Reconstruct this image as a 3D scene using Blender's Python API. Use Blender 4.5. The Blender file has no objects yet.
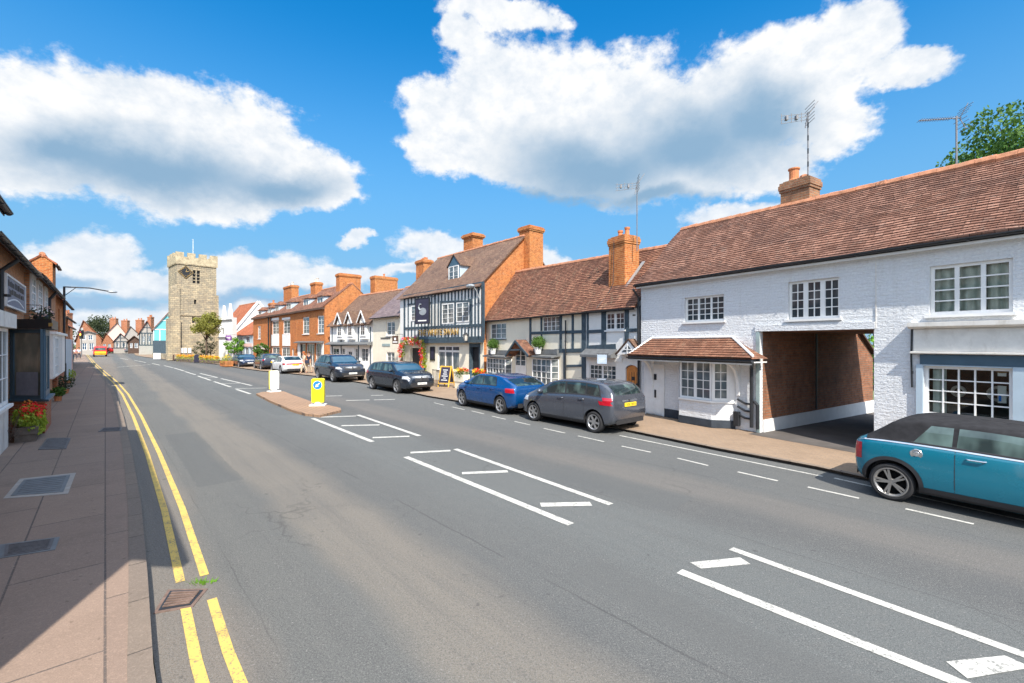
import bpy, bmesh, math, random
from mathutils import Vector, Matrix, noise
random.seed(7)
R = math.radians
SC = bpy.context.scene
COL = SC.collection
F = 455.0; CX = 512.0; HY = 343.0; H = 2.5      # lens in pixels, camera height: used to read real positions off the survey

# ------------------------------------------------------------------ helpers
def lerp(a, b, t): return a + (b - a) * t
def G(px, py, z=0.0):
    """ground position (metres) of a surveyed point at height z"""
    Y = (H - z) * F / (py - HY)
    return Vector(((px - CX) / F * Y, Y, z))
def RD(a, c, z=0.0):
    """left-hand side frame: a metres along the kerb, c metres across it"""
    return Vector((-.667 * a + .745 * c, .745 * a + .667 * c, z))

class MB:
    def __init__(s): s.v = []; s.f = []; s.mi = []
    def add(s, vs, fs, mi=0):
        o = len(s.v); s.v += [tuple(p) for p in vs]; s.f += [tuple(i + o for i in f) for f in fs]; s.mi += [mi] * len(fs); return s
    def box(s, x0, x1, y0, y1, z0, z1, mi=0):
        v = [(x, y, z) for z in (z0, z1) for y in (y0, y1) for x in (x0, x1)]
        return s.add(v, [(0, 2, 3, 1), (4, 5, 7, 6), (0, 1, 5, 4), (2, 6, 7, 3), (0, 4, 6, 2), (1, 3, 7, 5)], mi)
    def obox(s, c, ax, ay, az, mi=0):
        c, ax, ay, az = map(Vector, (c, ax, ay, az))
        v = [c + ax * i + ay * j + az * k for k in (-1, 1) for j in (-1, 1) for i in (-1, 1)]
        return s.add(v, [(0, 2, 3, 1), (4, 5, 7, 6), (0, 1, 5, 4), (2, 6, 7, 3), (0, 4, 6, 2), (1, 3, 7, 5)], mi)
    def bar(s, a, b, w, d, up=(0, 0, 1), mi=0):
        """box from a to b, w wide (across), d deep (along up)"""
        a, b, up = Vector(a), Vector(b), Vector(up); t = (b - a); L = t.length
        if L < 1e-6: return s
        t /= L; sd = t.cross(up)
        if sd.length < 1e-4: sd = t.cross(Vector((1, 0, 0)))
        sd.normalize(); u = sd.cross(t)
        return s.obox((a + b) / 2, t * L / 2, sd * w / 2, u * d / 2, mi)
    def quad(s, a, b, c, d, mi=0): return s.add([a, b, c, d], [(0, 1, 2, 3)], mi)
    def poly(s, pts, mi=0): return s.add(pts, [tuple(range(len(pts)))], mi)
    def prism(s, pts, off, mi=0):
        off = Vector(off); n = len(pts); v = [Vector(p) for p in pts]; v2 = [p + off for p in v]
        f = [tuple(range(n)), tuple(range(2 * n - 1, n - 1, -1))] + [(i, (i + 1) % n, n + (i + 1) % n, n + i) for i in range(n)]
        return s.add(v + v2, f, mi)
    def tube(s, pts, r, n=8, caps=True, mi=0):
        pts = [Vector(p) for p in pts]; rs = r if isinstance(r, (list, tuple)) else [r] * len(pts)
        vs = []; fs = []; ref = None
        for i, p in enumerate(pts):
            t = (pts[min(i + 1, len(pts) - 1)] - pts[max(i - 1, 0)]).normalized()
            if ref is None:
                ref = t.cross(Vector((0, 0, 1)))
                if ref.length < 1e-3: ref = t.cross(Vector((1, 0, 0)))
            ref = (ref - t * ref.dot(t))
            if ref.length < 1e-5: ref = t.orthogonal()
            ref.normalize(); b = t.cross(ref)
            for k in range(n):
                a = 2 * math.pi * k / n; vs.append(p + (ref * math.cos(a) + b * math.sin(a)) * rs[i])
        for i in range(len(pts) - 1):
            for k in range(n):
                fs.append((i * n + k, i * n + (k + 1) % n, (i + 1) * n + (k + 1) % n, (i + 1) * n + k))
        if caps:
            fs.append(tuple(range(n - 1, -1, -1))); fs.append(tuple((len(pts) - 1) * n + k for k in range(n)))
        return s.add(vs, fs, mi)
    def lathe(s, prof, c=(0, 0, 0), n=16, axis='z', mi=0, cap=True):
        vs = []; fs = []; c = Vector(c)
        for r, h in prof:
            for k in range(n):
                a = 2 * math.pi * k / n; x, y = r * math.cos(a), r * math.sin(a)
                vs.append(c + (Vector((x, y, h)) if axis == 'z' else Vector((x, h, y))))
        m = len(prof)
        for i in range(m - 1):
            for k in range(n): fs.append((i * n + k, i * n + (k + 1) % n, (i + 1) * n + (k + 1) % n, (i + 1) * n + k))
        if cap and prof[0][0] > 1e-4: fs.append(tuple(range(n - 1, -1, -1)))
        if cap and prof[-1][0] > 1e-4: fs.append(tuple((m - 1) * n + k for k in range(n)))
        return s.add(vs, fs, mi)
    def ball(s, c, rx, ry=None, rz=None, n=10, m=7, mi=0, jit=0):
        ry = ry or rx; rz = rz or rx; c = Vector(c); vs = []; fs = []
        for i in range(m + 1):
            th = math.pi * i / m
            for k in range(n):
                a = 2 * math.pi * k / n; j = 1 + random.uniform(-jit, jit)
                vs.append(c + Vector((rx * math.sin(th) * math.cos(a) * j, ry * math.sin(th) * math.sin(a) * j, rz * math.cos(th) * j)))
        for i in range(m):
            for k in range(n): fs.append((i * n + k, (i + 1) * n + k, (i + 1) * n + (k + 1) % n, i * n + (k + 1) % n))
        return s.add(vs, fs, mi)
    def build(s, name, mats, parent=None, smooth=False, loc=None, recalc=False, bevel=0):
        me = bpy.data.meshes.new(name); me.from_pydata(s.v, [], s.f)
        if not isinstance(mats, (list, tuple)): mats = [mats]
        for m in mats: me.materials.append(m)
        if len(mats) > 1: me.polygons.foreach_set('material_index', s.mi)
        if recalc:
            bm = bmesh.new(); bm.from_mesh(me); bmesh.ops.remove_doubles(bm, verts=bm.verts, dist=1e-5); bmesh.ops.recalc_face_normals(bm, faces=bm.faces); bm.to_mesh(me); bm.free()
        if smooth: me.polygons.foreach_set('use_smooth', [True] * len(me.polygons))
        uv_box(me)
        o = bpy.data.objects.new(name, me); COL.objects.link(o)
        if parent is not None: o.parent = parent
        if loc is not None: o.location = loc
        if bevel:
            b = o.modifiers.new('bevel', 'BEVEL'); b.width = bevel; b.segments = 2; b.limit_method = 'ANGLE'
        return o

def uv_box(me):
    me.update()
    uv = me.uv_layers.new(name='metres').data
    for p in me.polygons:
        n = p.normal
        if abs(n.z) > .97: t, b = Vector((1, 0, 0)), Vector((0, 1, 0))
        else:
            t = Vector((-n.y, n.x, 0)).normalized()
            if abs(t.x) > abs(t.y):
                if t.x < 0: t = -t
            elif t.y < 0: t = -t
            b = n.cross(t)
            if b.z < 0: b = -b
        for li in p.loop_indices:
            co = me.vertices[me.loops[li].vertex_index].co; uv[li].uv = (co.dot(t), co.dot(b))

def tag(o, label=None, cat=None, group=None, kind=None):
    if label: o['label'] = label
    if cat: o['category'] = cat
    if group: o['group'] = group
    if kind: o['kind'] = kind
    return o
def thing(name, label, cat, loc=(0, 0, 0), rz=0, group=None):
    o = bpy.data.objects.new(name, None); o.empty_display_size = .2; COL.objects.link(o)
    o.location = loc; o.rotation_euler = (0, 0, rz); return tag(o, label, cat, group)
def kids(o): return [c for c in bpy.data.objects if c.parent == o]
def dup(o, loc=None, rz=None, label=None, group=None, parent=None):
    c = o.copy(); COL.objects.link(c)
    if parent is not None: c.parent = parent
    if loc is not None: c.location = loc
    if rz is not None: c.rotation_euler = (0, 0, rz)
    if label: c['label'] = label
    if group: c['group'] = group
    for k in kids(o): dup(k, parent=c)
    return c

# ------------------------------------------------------------------ materials
class NT:
    def __init__(s, name):
        s.m = bpy.data.materials.new(name); s.m.use_nodes = True; s.n = s.m.node_tree; s.n.nodes.clear()
        s.out = s.N('ShaderNodeOutputMaterial'); s.p = s.N('ShaderNodeBsdfPrincipled'); s.L(s.p.outputs[0], s.out.inputs[0])
    def N(s, t, **k):
        x = s.n.nodes.new(t)
        for a, b in k.items(): setattr(x, a, b)
        return x
    def L(s, a, b): s.n.links.new(a, b)
    def val(s, inp, v):
        if hasattr(v, 'is_linked') or isinstance(v, bpy.types.NodeSocket): s.L(v, inp)
        else: inp.default_value = v
    def math(s, op, a, b=0.0, c=0.0, clamp=False):
        x = s.N('ShaderNodeMath', operation=op, use_clamp=clamp); s.val(x.inputs[0], a); s.val(x.inputs[1], b); s.val(x.inputs[2], c); return x.outputs[0]
    def mix(s, f, a, b, mode='MIX'):
        x = s.N('ShaderNodeMix', data_type='RGBA', blend_type=mode); s.val(x.inputs[0], f)
        s.val(x.inputs[6], (*a, 1) if isinstance(a, tuple) else a); s.val(x.inputs[7], (*b, 1) if isinstance(b, tuple) else b); return x.outputs[2]
    def noise(s, vec, scale, detail=4, rough=.55, dist=0):
        x = s.N('ShaderNodeTexNoise'); s.L(vec, x.inputs['Vector']); x.inputs['Scale'].default_value = scale
        x.inputs['Detail'].default_value = detail; x.inputs['Roughness'].default_value = rough; x.inputs['Distortion'].default_value = dist; return x.outputs[0]
    def ramp(s, f, lo, hi, a=0., b=1.):
        x = s.N('ShaderNodeMapRange', clamp=True); s.val(x.inputs[0], f); x.inputs[1].default_value = lo; x.inputs[2].default_value = hi; x.inputs[3].default_value = a; x.inputs[4].default_value = b; return x.outputs[0]
    def obj(s): return s.N('ShaderNodeTexCoord').outputs['Object']
    def uv(s): return s.N('ShaderNodeTexCoord').outputs['UV']
    def mapv(s, v, loc=(0, 0, 0), rot=(0, 0, 0), sc=(1, 1, 1)):
        x = s.N('ShaderNodeMapping'); s.L(v, x.inputs[0]); x.inputs[1].default_value = loc; x.inputs[2].default_value = rot; x.inputs[3].default_value = sc; return x.outputs[0]
    def bump(s, h, strength=.5, dist=.01, prev=None):
        x = s.N('ShaderNodeBump'); x.inputs['Strength'].default_value = strength; x.inputs['Distance'].default_value = dist; s.L(h, x.inputs['Height'])
        if prev is not None: s.L(prev, x.inputs['Normal'])
        return x.outputs[0]
    def fin(s, col, rough=.8, spec=.3, metal=0, nrm=None, coat=0):
        s.val(s.p.inputs['Base Color'], (*col, 1) if isinstance(col, tuple) else col); s.val(s.p.inputs['Roughness'], rough)
        s.p.inputs['Specular IOR Level'].default_value = spec; s.p.inputs['Metallic'].default_value = metal
        s.p.inputs['Coat Weight'].default_value = coat; s.p.inputs['Coat Roughness'].default_value = .04
        if nrm is not None: s.L(nrm, s.p.inputs['Normal'])
        return s.m

def m_plain(name, col, rough=.7, spec=.3, metal=0, var=.12, scale=3, bump=0, coat=0, dirt=None):
    t = NT(name); o = t.obj(); n = t.noise(o, scale, 6, .6)
    f = t.ramp(n, .3, .7, 1 - var, 1 + var)
    x = t.N('ShaderNodeVectorMath', operation='SCALE'); x.inputs[0].default_value = col; t.L(f, x.inputs['Scale'])
    c = x.outputs[0]
    if dirt: c = t.mix(t.ramp(t.noise(t.mapv(o, sc=(1, 1, .35)), 1.6, 8, .7), .52, .78, 0, dirt[1]), c, dirt[0])
    nr = t.bump(t.noise(o, scale * 12, 4), .4, bump) if bump else None
    return t.fin(c, rough, spec, metal, nr, coat)

def m_brick(name, c1, c2, mortar, bw=.225, bh=.075, bump=.6, painted=False, ms=.011, patch=(.25, .12, .07), pa=.4):
    t = NT(name); uv = t.uv(); br = t.N('ShaderNodeTexBrick'); w = t.noise(uv, 2.2, 3)
    warp = t.N('ShaderNodeVectorMath', operation='MULTIPLY_ADD'); t.L(t.N('ShaderNodeTexNoise').outputs[1], warp.inputs[0])
    nz = warp.inputs[0].links[0].from_node; t.L(uv, nz.inputs['Vector']); nz.inputs['Scale'].default_value = 4
    warp.inputs[1].default_value = (.012, .012, 0); t.L(uv, warp.inputs[2]); t.L(warp.outputs[0], br.inputs['Vector'])
    br.inputs['Color1'].default_value = (*c1, 1); br.inputs['Color2'].default_value = (*c2, 1); br.inputs['Mortar'].default_value = (*mortar, 1)
    for k, v in (('Scale', 1), ('Mortar Size', ms), ('Mortar Smooth', .3), ('Bias', 0), ('Brick Width', bw), ('Row Height', bh)): br.inputs[k].default_value = v
    c = br.outputs[0]; o = t.obj(); big = t.noise(o, 1.1, 6, .65); fine = t.noise(o, 22, 4, .6); mid = t.noise(o, 5.5, 5, .75)
    if not painted: c = t.mix(t.ramp(mid, .50, .66, 0, .75), c, tuple(x * .5 for x in c2)); c = t.mix(t.ramp(t.noise(t.mapv(o, loc=(5, 3, 1)), 3.1, 6, .75), .56, .72, 0, .5), c, tuple(min(.7, x * .8 + .12) for x in mortar)); c = t.mix(t.ramp(t.noise(t.mapv(o, sc=(1.6, 1.6, .25)), 1.3, 5, .7), .54, .74, 0, .5), c, (.10, .06, .04))
    else: c = t.mix(t.ramp(t.noise(t.mapv(o, sc=(2.5, 2.5, .22)), 1.5, 7, .75), .54, .78, 0, .5), c, (.50, .49, .46)); c = t.mix(t.ramp(mid, .58, .74, 0, .3), c, (.60, .58, .54))
    c = t.mix(t.ramp(big, .48, .72, 0, pa), c, patch); c = t.mix(t.ramp(fine, .35, .7, 0, .22), c, tuple(x * .45 for x in c1))
    h = t.math('SUBTRACT', 1., br.outputs[1])
    if painted: h = t.math('ADD', t.math('MULTIPLY', h, .22), t.math('ADD', t.math('MULTIPLY', t.noise(t.mapv(uv, sc=(1, 1.6, 1)), 9, 5, .7), 2.2), t.math('MULTIPLY', t.noise(uv, 30, 3, .7), .6)))
    else: h = t.math('ADD', h, t.math('MULTIPLY', fine, .5))
    return t.fin(c, .85, .25, 0, t.bump(h, bump, .02 if painted else .012))

def m_tile(name, c1, c2, c3, gauge=.105, tw=.17, lichen=(.32, .30, .22), la=.25, dark=(.07, .045, .04)):
    t = NT(name); uv = t.uv(); br = t.N('ShaderNodeTexBrick'); t.L(uv, br.inputs['Vector'])
    br.inputs['Color1'].default_value = (0, 0, 0, 1); br.inputs['Color2'].default_value = (1, 1, 1, 1); br.inputs['Mortar'].default_value = (.5, .5, .5, 1)
    for k, v in (('Scale', 1), ('Mortar Size', .006), ('Mortar Smooth', .2), ('Bias', 0), ('Brick Width', tw), ('Row Height', gauge)): br.inputs[k].default_value = v
    o = t.obj(); r = t.N('ShaderNodeValToRGB'); t.L(br.outputs[0], r.inputs[0]); e = r.color_ramp.elements
    e[0].color = (*c1, 1); e[1].color = (*c2, 1); m = e.new(.55); m.color = (*c3, 1)
    c = r.outputs[0]; big = t.noise(o, .9, 7, .7); mid = t.noise(o, 5, 5, .7); fine = t.noise(o, 35, 3)
    c = t.mix(t.ramp(big, .46, .7, 0, .6), c, dark); c = t.mix(t.ramp(mid, .55, .75, 0, la * 1.6), c, lichen)
    c = t.mix(t.ramp(fine, .4, .75, 0, .3), c, dark); c = t.mix(t.math('MULTIPLY', br.outputs[1], .75), c, (.03, .02, .018))
    sx = t.N('ShaderNodeSeparateXYZ'); t.L(uv, sx.inputs[0]); fr = t.math('FRACT', t.math('DIVIDE', sx.outputs[1], gauge))
    h = t.math('ADD', t.math('MULTIPLY', t.math('SUBTRACT', 1., fr), 1.), t.math('ADD', t.math('MULTIPLY', br.outputs[0], .35), t.math('MULTIPLY', mid, .5)))
    return t.fin(c, .85, .2, 0, t.bump(h, .8, .03))

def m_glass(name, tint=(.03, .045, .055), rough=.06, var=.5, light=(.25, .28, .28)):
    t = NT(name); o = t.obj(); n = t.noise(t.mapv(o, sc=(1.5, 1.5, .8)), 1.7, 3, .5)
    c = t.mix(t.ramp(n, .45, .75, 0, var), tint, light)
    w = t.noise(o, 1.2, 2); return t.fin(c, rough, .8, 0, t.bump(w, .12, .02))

def m_paint(name, col, metal=.35):
    t = NT(name); o = t.obj(); fl = t.noise(o, 900, 2); c = t.mix(t.ramp(fl, .35, .65, 0, .18), col, tuple(min(1, x * 1.6 + .02) for x in col))
    du = t.noise(o, 2.5, 5, .65); return t.fin(c, t.ramp(du, .3, .8, .24, .30), .5, metal, None, 1.0)

def m_leaf(name, a, b, scale=1.5, trans=.3):
    t = NT(name); o = t.obj(); n = t.noise(o, scale, 3, .6); n2 = t.noise(o, scale * 9, 2)
    c = t.mix(t.ramp(t.math('ADD', t.math('MULTIPLY', n, .6), t.math('MULTIPLY', n2, .4)), .38, .62), a, b)
    m = t.fin(c, .6, .25); d = t.N('ShaderNodeBsdfTranslucent'); t.L(c, d.inputs[0]); mx = t.N('ShaderNodeMixShader'); mx.inputs[0].default_value = trans
    t.L(t.p.outputs[0], mx.inputs[1]); t.L(d.outputs[0], mx.inputs[2]); t.L(mx.outputs[0], t.out.inputs[0]); return m

def m_asphalt():
    t = NT('asphalt'); o = t.obj(); s = t.N('ShaderNodeSeparateXYZ')
    rot = t.mapv(o, rot=(0, 0, -R(131.8)))                      # x' runs along the carriageway
    t.L(rot, s.inputs[0]); al, ac = s.outputs[0], s.outputs[1]
    st = t.mapv(rot, sc=(.12, 1, 1)); big = t.noise(st, 1.1, 5, .6); mid = t.noise(o, 6, 5, .65); fine = t.noise(o, 130, 3, .75); grit = t.noise(o, 45, 2, .8)
    c = t.mix(t.ramp(big, .35, .7), (.080, .086, .083), (.118, .123, .116))
    # bare, browner wheel tracks where the binder has worn off
    lat = t.math('ADD', ac, t.math('MULTIPLY', t.math('SUBTRACT', t.noise(t.mapv(rot, sc=(.3, .6, 1)), 1., 5), .5), .75))
    cr_ = t.N('ShaderNodeValToRGB'); t.L(t.math('DIVIDE', t.math('MULTIPLY', lat, -1.), 12.), cr_.inputs[0]); el_ = cr_.color_ramp.elements
    stops = [(0, (.20, .16, .122)), (.7, (.185, .152, .120)), (1.05, (.098, .100, .094)), (1.75, (.098, .101, .096)), (2.0, (.185, .160, .128)), (2.8, (.190, .163, .130)), (3.2, (.078, .081, .080)), (3.9, (.080, .086, .086)), (4.6, (.098, .109, .109)), (5.9, (.092, .102, .102)), (6.4, (.064, .067, .068)), (6.9, (.070, .070, .069)), (7.3, (.128, .113, .100)), (7.9, (.120, .108, .097)), (8.3, (.076, .080, .081)), (12, (.100, .106, .106))]
    el_[0].position = 0; el_[0].color = (*stops[0][1], 1); el_[1].position = 1; el_[1].color = (*stops[-1][1], 1)
    for s_, q_ in stops[1:-1]: e2 = el_.new(s_ / 12); e2.color = (*q_, 1)
    c = t.mix(.82, c, cr_.outputs[0]); c = t.mix(t.ramp(t.noise(t.mapv(rot, sc=(.10, 2.2, 1)), 2.2, 6, .7), .46, .68, -.0, .35), c, (.055, .057, .058)); c = t.mix(t.ramp(mid, .5, .7, 0, .25), c, (.14, .135, .125))
    c = t.mix(t.ramp(fine, .47, .62, .0, .55), c, (.25, .245, .235)); c = t.mix(t.ramp(t.noise(t.mapv(o, loc=(3, 3, 0)), 62, 3, .85), .50, .64, .0, .50), c, (.24, .235, .22)); c = t.mix(t.ramp(t.noise(t.mapv(o, loc=(4, 8, 0)), 55, 3, .85), .52, .64, .0, .50), c, (.04, .042, .045)); c = t.mix(t.ramp(t.noise(t.mapv(o, loc=(2, 6, 0)), 27, 3, .85), .55, .66, .0, .35), c, (.05, .05, .052)); c = t.mix(t.ramp(t.noise(t.mapv(o, loc=(7, 2, 0)), 110, 3, .8), .52, .64, 0, .55), c, (.035, .037, .04)); c = t.mix(t.ramp(grit, .60, .70, 0, .55), c, (.045, .045, .048)); c = t.mix(t.ramp(t.noise(t.mapv(o, loc=(1, 9, 0)), 38, 2, .8), .64, .70, 0, .6), c, (.30, .29, .27))
    # laid joints, trench repairs and drips along the tyre lines
    for c0, am, wd in ((-3.42, .5, .018), (-6.05, .4, .014), (-8.35, .45, .016), (-1.0, .35, .012)):
        ln = t.ramp(t.math('ABSOLUTE', t.math('SUBTRACT', t.math('ADD', ac, t.math('MULTIPLY', t.noise(t.mapv(rot, sc=(.6, .01, 1)), 2, 4), .10)), c0)), 0, wd, 1, 0); c = t.mix(t.math('MULTIPLY', ln, t.ramp(t.noise(t.mapv(rot, sc=(.5, .05, 1)), 1.3, 3), .42, .55, 0, am)), c, (.03, .03, .032))
    for a0, a1, b0, b1, cl in ((9.5, 15.5, 1.2, 1.9, (.075, .08, .083)), (3.5, 6.2, 6.2, 7.1, (.095, .10, .10)), (17, 30, 4.4, 5.1, (.085, .09, .092)), (-2, 3.3, 3.7, 4.25, (.10, .102, .10))):
        e_ = t.math('MULTIPLY', t.math('SUBTRACT', t.noise(o, 5, 3), .5), .10); bx = t.math('MULTIPLY', t.math('MULTIPLY', t.math('GREATER_THAN', t.math('ADD', al, e_), a0), t.math('LESS_THAN', t.math('ADD', al, e_), a1)), t.math('MULTIPLY', t.math('GREATER_THAN', t.math('ADD', ac, e_), -b1), t.math('LESS_THAN', t.math('ADD', ac, e_), -b0))); c = t.mix(t.math('MULTIPLY', bx, .38), c, cl)
    c = t.mix(t.ramp(t.noise(o, 7, 2, .5), .70, .76, 0, .45), c, (.04, .04, .042))
    pat = t.noise(o, .35, 3, .5); c = t.mix(t.ramp(pat, .5, .62, 0, .14), c, (.075, .08, .085))
    v = t.N('ShaderNodeTexVoronoi', feature='DISTANCE_TO_EDGE'); wp = t.N('ShaderNodeVectorMath', operation='ADD'); t.L(o, wp.inputs[0])
    wn = t.N('ShaderNodeTexNoise'); t.L(o, wn.inputs['Vector']); wn.inputs['Scale'].default_value = 1.5; t.L(wn.outputs[1], wp.inputs[1]); t.L(wp.outputs[0], v.inputs['Vector']); v.inputs['Scale'].default_value = .22
    cr = t.math('MULTIPLY', t.ramp(v.outputs[0], .0, .0045, 1, 0), t.ramp(t.noise(o, .4, 2), .5, .62)); c = t.mix(t.math('MULTIPLY', cr, .4), c, (.04, .04, .04))
    return t.fin(c, .88, .3, 0, t.bump(t.math('ADD', fine, t.math('MULTIPLY', grit, .6)), .55, .008))

def m_slabs(name, a, b, bw=.9, bh=.6, rot=131.8, joint=(.10, .085, .08)):
    t = NT(name); o = t.obj(); v = t.mapv(o, rot=(0, 0, -R(rot))); br = t.N('ShaderNodeTexBrick'); t.L(v, br.inputs['Vector'])
    br.inputs['Color1'].default_value = (*a, 1); br.inputs['Color2'].default_value = (*b, 1); br.inputs['Mortar'].default_value = (*joint, 1)
    for k, x in (('Scale', 1), ('Mortar Size', .010), ('Mortar Smooth', .3), ('Bias', 0), ('Brick Width', bw), ('Row Height', bh)): br.inputs[k].default_value = x
    c = br.outputs[0]; c = t.mix(t.ramp(t.noise(o, .9, 6, .7), .45, .75, 0, .4), c, tuple(x * .62 for x in a)); fi = t.noise(o, 90, 4, .75)
    c = t.mix(t.ramp(fi, .42, .62, 0, .4), c, tuple(x * .5 for x in a)); c = t.mix(t.ramp(t.noise(t.mapv(o, loc=(2, 2, 0)), 40, 3, .85), .52, .66, 0, .4), c, tuple(min(.6, x * 1.35) for x in a)); c = t.mix(t.ramp(t.noise(t.mapv(v, sc=(.5, .5, 1)), 2.2, 7, .8), .5, .66, 0, .28), c, tuple(x * .5 for x in a)); sp = t.noise(o, 14, 2, .5); c = t.mix(t.ramp(sp, .70, .74, 0, .5), c, tuple(x * .4 for x in a))
    return t.fin(c, .88, .25, 0, t.bump(t.math('ADD', t.math('MULTIPLY', br.outputs[1], -1.5), fi), .5, .006))

def m_stone(name):
    t = NT(name); uv = t.uv(); br = t.N('ShaderNodeTexBrick'); t.L(uv, br.inputs['Vector'])
    br.inputs['Color1'].default_value = (.56, .46, .30, 1); br.inputs['Color2'].default_value = (.34, .30, .22, 1); br.inputs['Mortar'].default_value = (.26, .22, .17, 1)
    for k, x in (('Scale', 1), ('Mortar Size', .02), ('Mortar Smooth', .4), ('Brick Width', .55), ('Row Height', .27)): br.inputs[k].default_value = x
    o = t.obj(); c = t.mix(t.ramp(t.noise(t.mapv(o, sc=(1, 1, .4)), .8, 7, .78), .44, .62, 0, .6), br.outputs[0], (.18, .155, .13)); c = t.mix(t.ramp(t.noise(o, 7, 4, .8), .5, .68, 0, .55), c, (.13, .12, .105)); c = t.mix(t.ramp(t.noise(o, 3, 5, .7), .5, .75, 0, .4), c, (.5, .36, .2))
    return t.fin(c, .9, .2, 0, t.bump(t.math('ADD', t.math('SUBTRACT', 1., br.outputs[1]), t.noise(o, 12, 4)), .7, .04))

def m_mark(name, col):
    t = NT(name); o = t.obj(); n = t.noise(o, 40, 5, .75); n2 = t.noise(o, 5, 4, .6)
    c = t.mix(t.ramp(n2, .46, .74, 0, .45), col, tuple(x * .62 for x in col)); c = t.mix(t.ramp(t.math('ADD', n, t.math('MULTIPLY', n2, .35)), .70, .82, 0, .85), c, (.13, .13, .125)); c = t.mix(t.ramp(t.noise(o, 95, 3, .8), .56, .66, 0, .4), c, (.16, .155, .14))
    return t.fin(c, .75, .3, 0, t.bump(n, .3, .004))

def m_curtain(name, a, b, fr=38):
    t = NT(name); s = t.N('ShaderNodeSeparateXYZ'); t.L(t.obj(), s.inputs[0]); n = t.noise(t.obj(), 3, 2)
    w = t.math('SINE', t.math('ADD', t.math('MULTIPLY', s.outputs[0], fr), t.math('MULTIPLY', n, 5))); c = t.mix(t.ramp(w, -1, 1), a, b); return t.fin(c, .9, .1)
def m_clear(name):
    t = NT(name); tr = t.N('ShaderNodeBsdfTransparent'); tr.inputs[0].default_value = (.93, .96, .95, 1); gl = t.N('ShaderNodeBsdfGlossy'); gl.inputs['Roughness'].default_value = .02
    fr = t.N('ShaderNodeFresnel'); fr.inputs[0].default_value = 1.6; m = t.N('ShaderNodeMixShader'); t.L(fr.outputs[0], m.inputs[0]); t.L(tr.outputs[0], m.inputs[1]); t.L(gl.outputs[0], m.inputs[2]); t.L(m.outputs[0], t.out.inputs[0]); return t.m
def m_emit(name, col, s):
    t = NT(name); t.p.inputs['Base Color'].default_value = (*col, 1); t.p.inputs['Emission Color'].default_value = (*col, 1); t.p.inputs['Emission Strength'].default_value = s; return t.m

M = {}
M['asphalt'] = m_asphalt()
M['slab'] = m_slabs('pavement_slabs', (.29, .212, .165), (.245, .18, .145), 1.9, .72)
M['slab_r'] = m_slabs('pavement_blocks', (.33, .235, .16), (.29, .205, .14), .22, .11, 120, (.25, .2, .16))
M['yard'] = m_plain('yard_tarmac', (.10, .09, .085), .9, var=.25, scale=1.2, bump=.01)
M['kerb'] = m_slabs('kerb_stone', (.24, .19, .15), (.19, .155, .13), .91, 6., 131.8, (.07, .06, .055))
M['island'] = m_slabs('island_paving', (.36, .23, .15), (.33, .215, .14), .3, .15)
M['earth'] = m_plain('open_ground', (.13, .15, .07), .95, var=.3, scale=.3)
M['white_mark'] = m_mark('white_marking', (.52, .51, .47))
M['yellow_mark'] = m_mark('yellow_marking', (.62, .43, .11))
M['iron'] = m_plain('cast_iron', (.13, .12, .12), .6, .4, .3, .25, 12, .01)
M['rust'] = m_plain('rusty_iron', (.19, .13, .105), .75, .3, .2, .3, 14, .01)
M['conc'] = m_plain('concrete', (.34, .31, .28), .85, var=.15, scale=5, bump=.004)
M['white_brick'] = m_brick('white_painted_brick', (.76, .78, .80), (.73, .75, .78), (.72, .74, .77), painted=True, bump=.8, patch=(.62, .63, .63), pa=.35)
M['white'] = m_plain('white_paint', (.78, .78, .77), .5, .4, var=.06, scale=4, dirt=((.5, .48, .44), .3))
M['pipe_white'] = m_plain('aged_white_paint', (.70, .68, .64), .6, .3, var=.1, scale=6, dirt=((.30, .24, .17), .8))
M['cream'] = m_plain('cream_render', (.78, .73, .60), .8, .2, var=.07, scale=1.5, bump=.006, dirt=((.55, .50, .40), .35))
M['white_render'] = m_plain('white_render', (.76, .76, .74), .8, .2, var=.06, scale=1.5, bump=.006, dirt=((.55, .54, .5), .3))
M['pale_blue'] = m_plain('pale_blue_paint', (.42, .52, .60), .55, .4, var=.08)
M['brick'] = m_brick('orange_brick', (.60, .185, .052), (.40, .115, .038), (.52, .31, .14), patch=(.52, .25, .08))
M['brick_red'] = m_brick('red_brick', (.50, .17, .08), (.38, .12, .06), (.40, .28, .19), patch=(.22, .10, .06))
M['brick_old'] = m_brick('weathered_brick', (.42, .20, .10), (.30, .13, .075), (.30, .24, .17), patch=(.15, .09, .06), pa=.7)
M['brick_yel'] = m_brick('sooty_buff_brick', (.38, .24, .13), (.28, .15, .09), (.22, .18, .13), patch=(.10, .08, .06), pa=.8)
M['tile'] = m_tile('clay_tiles', (.155, .074, .050), (.35, .188, .135), (.24, .122, .086), lichen=(.30, .24, .20), la=.35, dark=(.09, .06, .055))
M['tile_b'] = m_tile('mossy_clay_tiles', (.15, .062, .042), (.34, .165, .105), (.22, .10, .065), lichen=(.30, .25, .16), la=.45, dark=(.08, .055, .042))
M['tile_c'] = m_tile('brown_tiles', (.14, .085, .06), (.24, .15, .10), (.18, .11, .08), lichen=(.32, .28, .2), la=.3)
M['tile_o'] = m_tile('bright_porch_tiles', (.20, .09, .055), (.33, .165, .105), (.26, .12, .075), lichen=(.34, .28, .2), la=.4, dark=(.11, .06, .045))
M['tile_red'] = m_tile('red_tiles', (.36, .11, .05), (.48, .17, .085), (.42, .14, .07), la=.15, dark=(.2, .08, .05))
M['slate'] = m_tile('purple_slates', (.15, .12, .13), (.22, .17, .17), (.18, .14, .15), .2, .3, lichen=(.25, .22, .2), la=.2)
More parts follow.
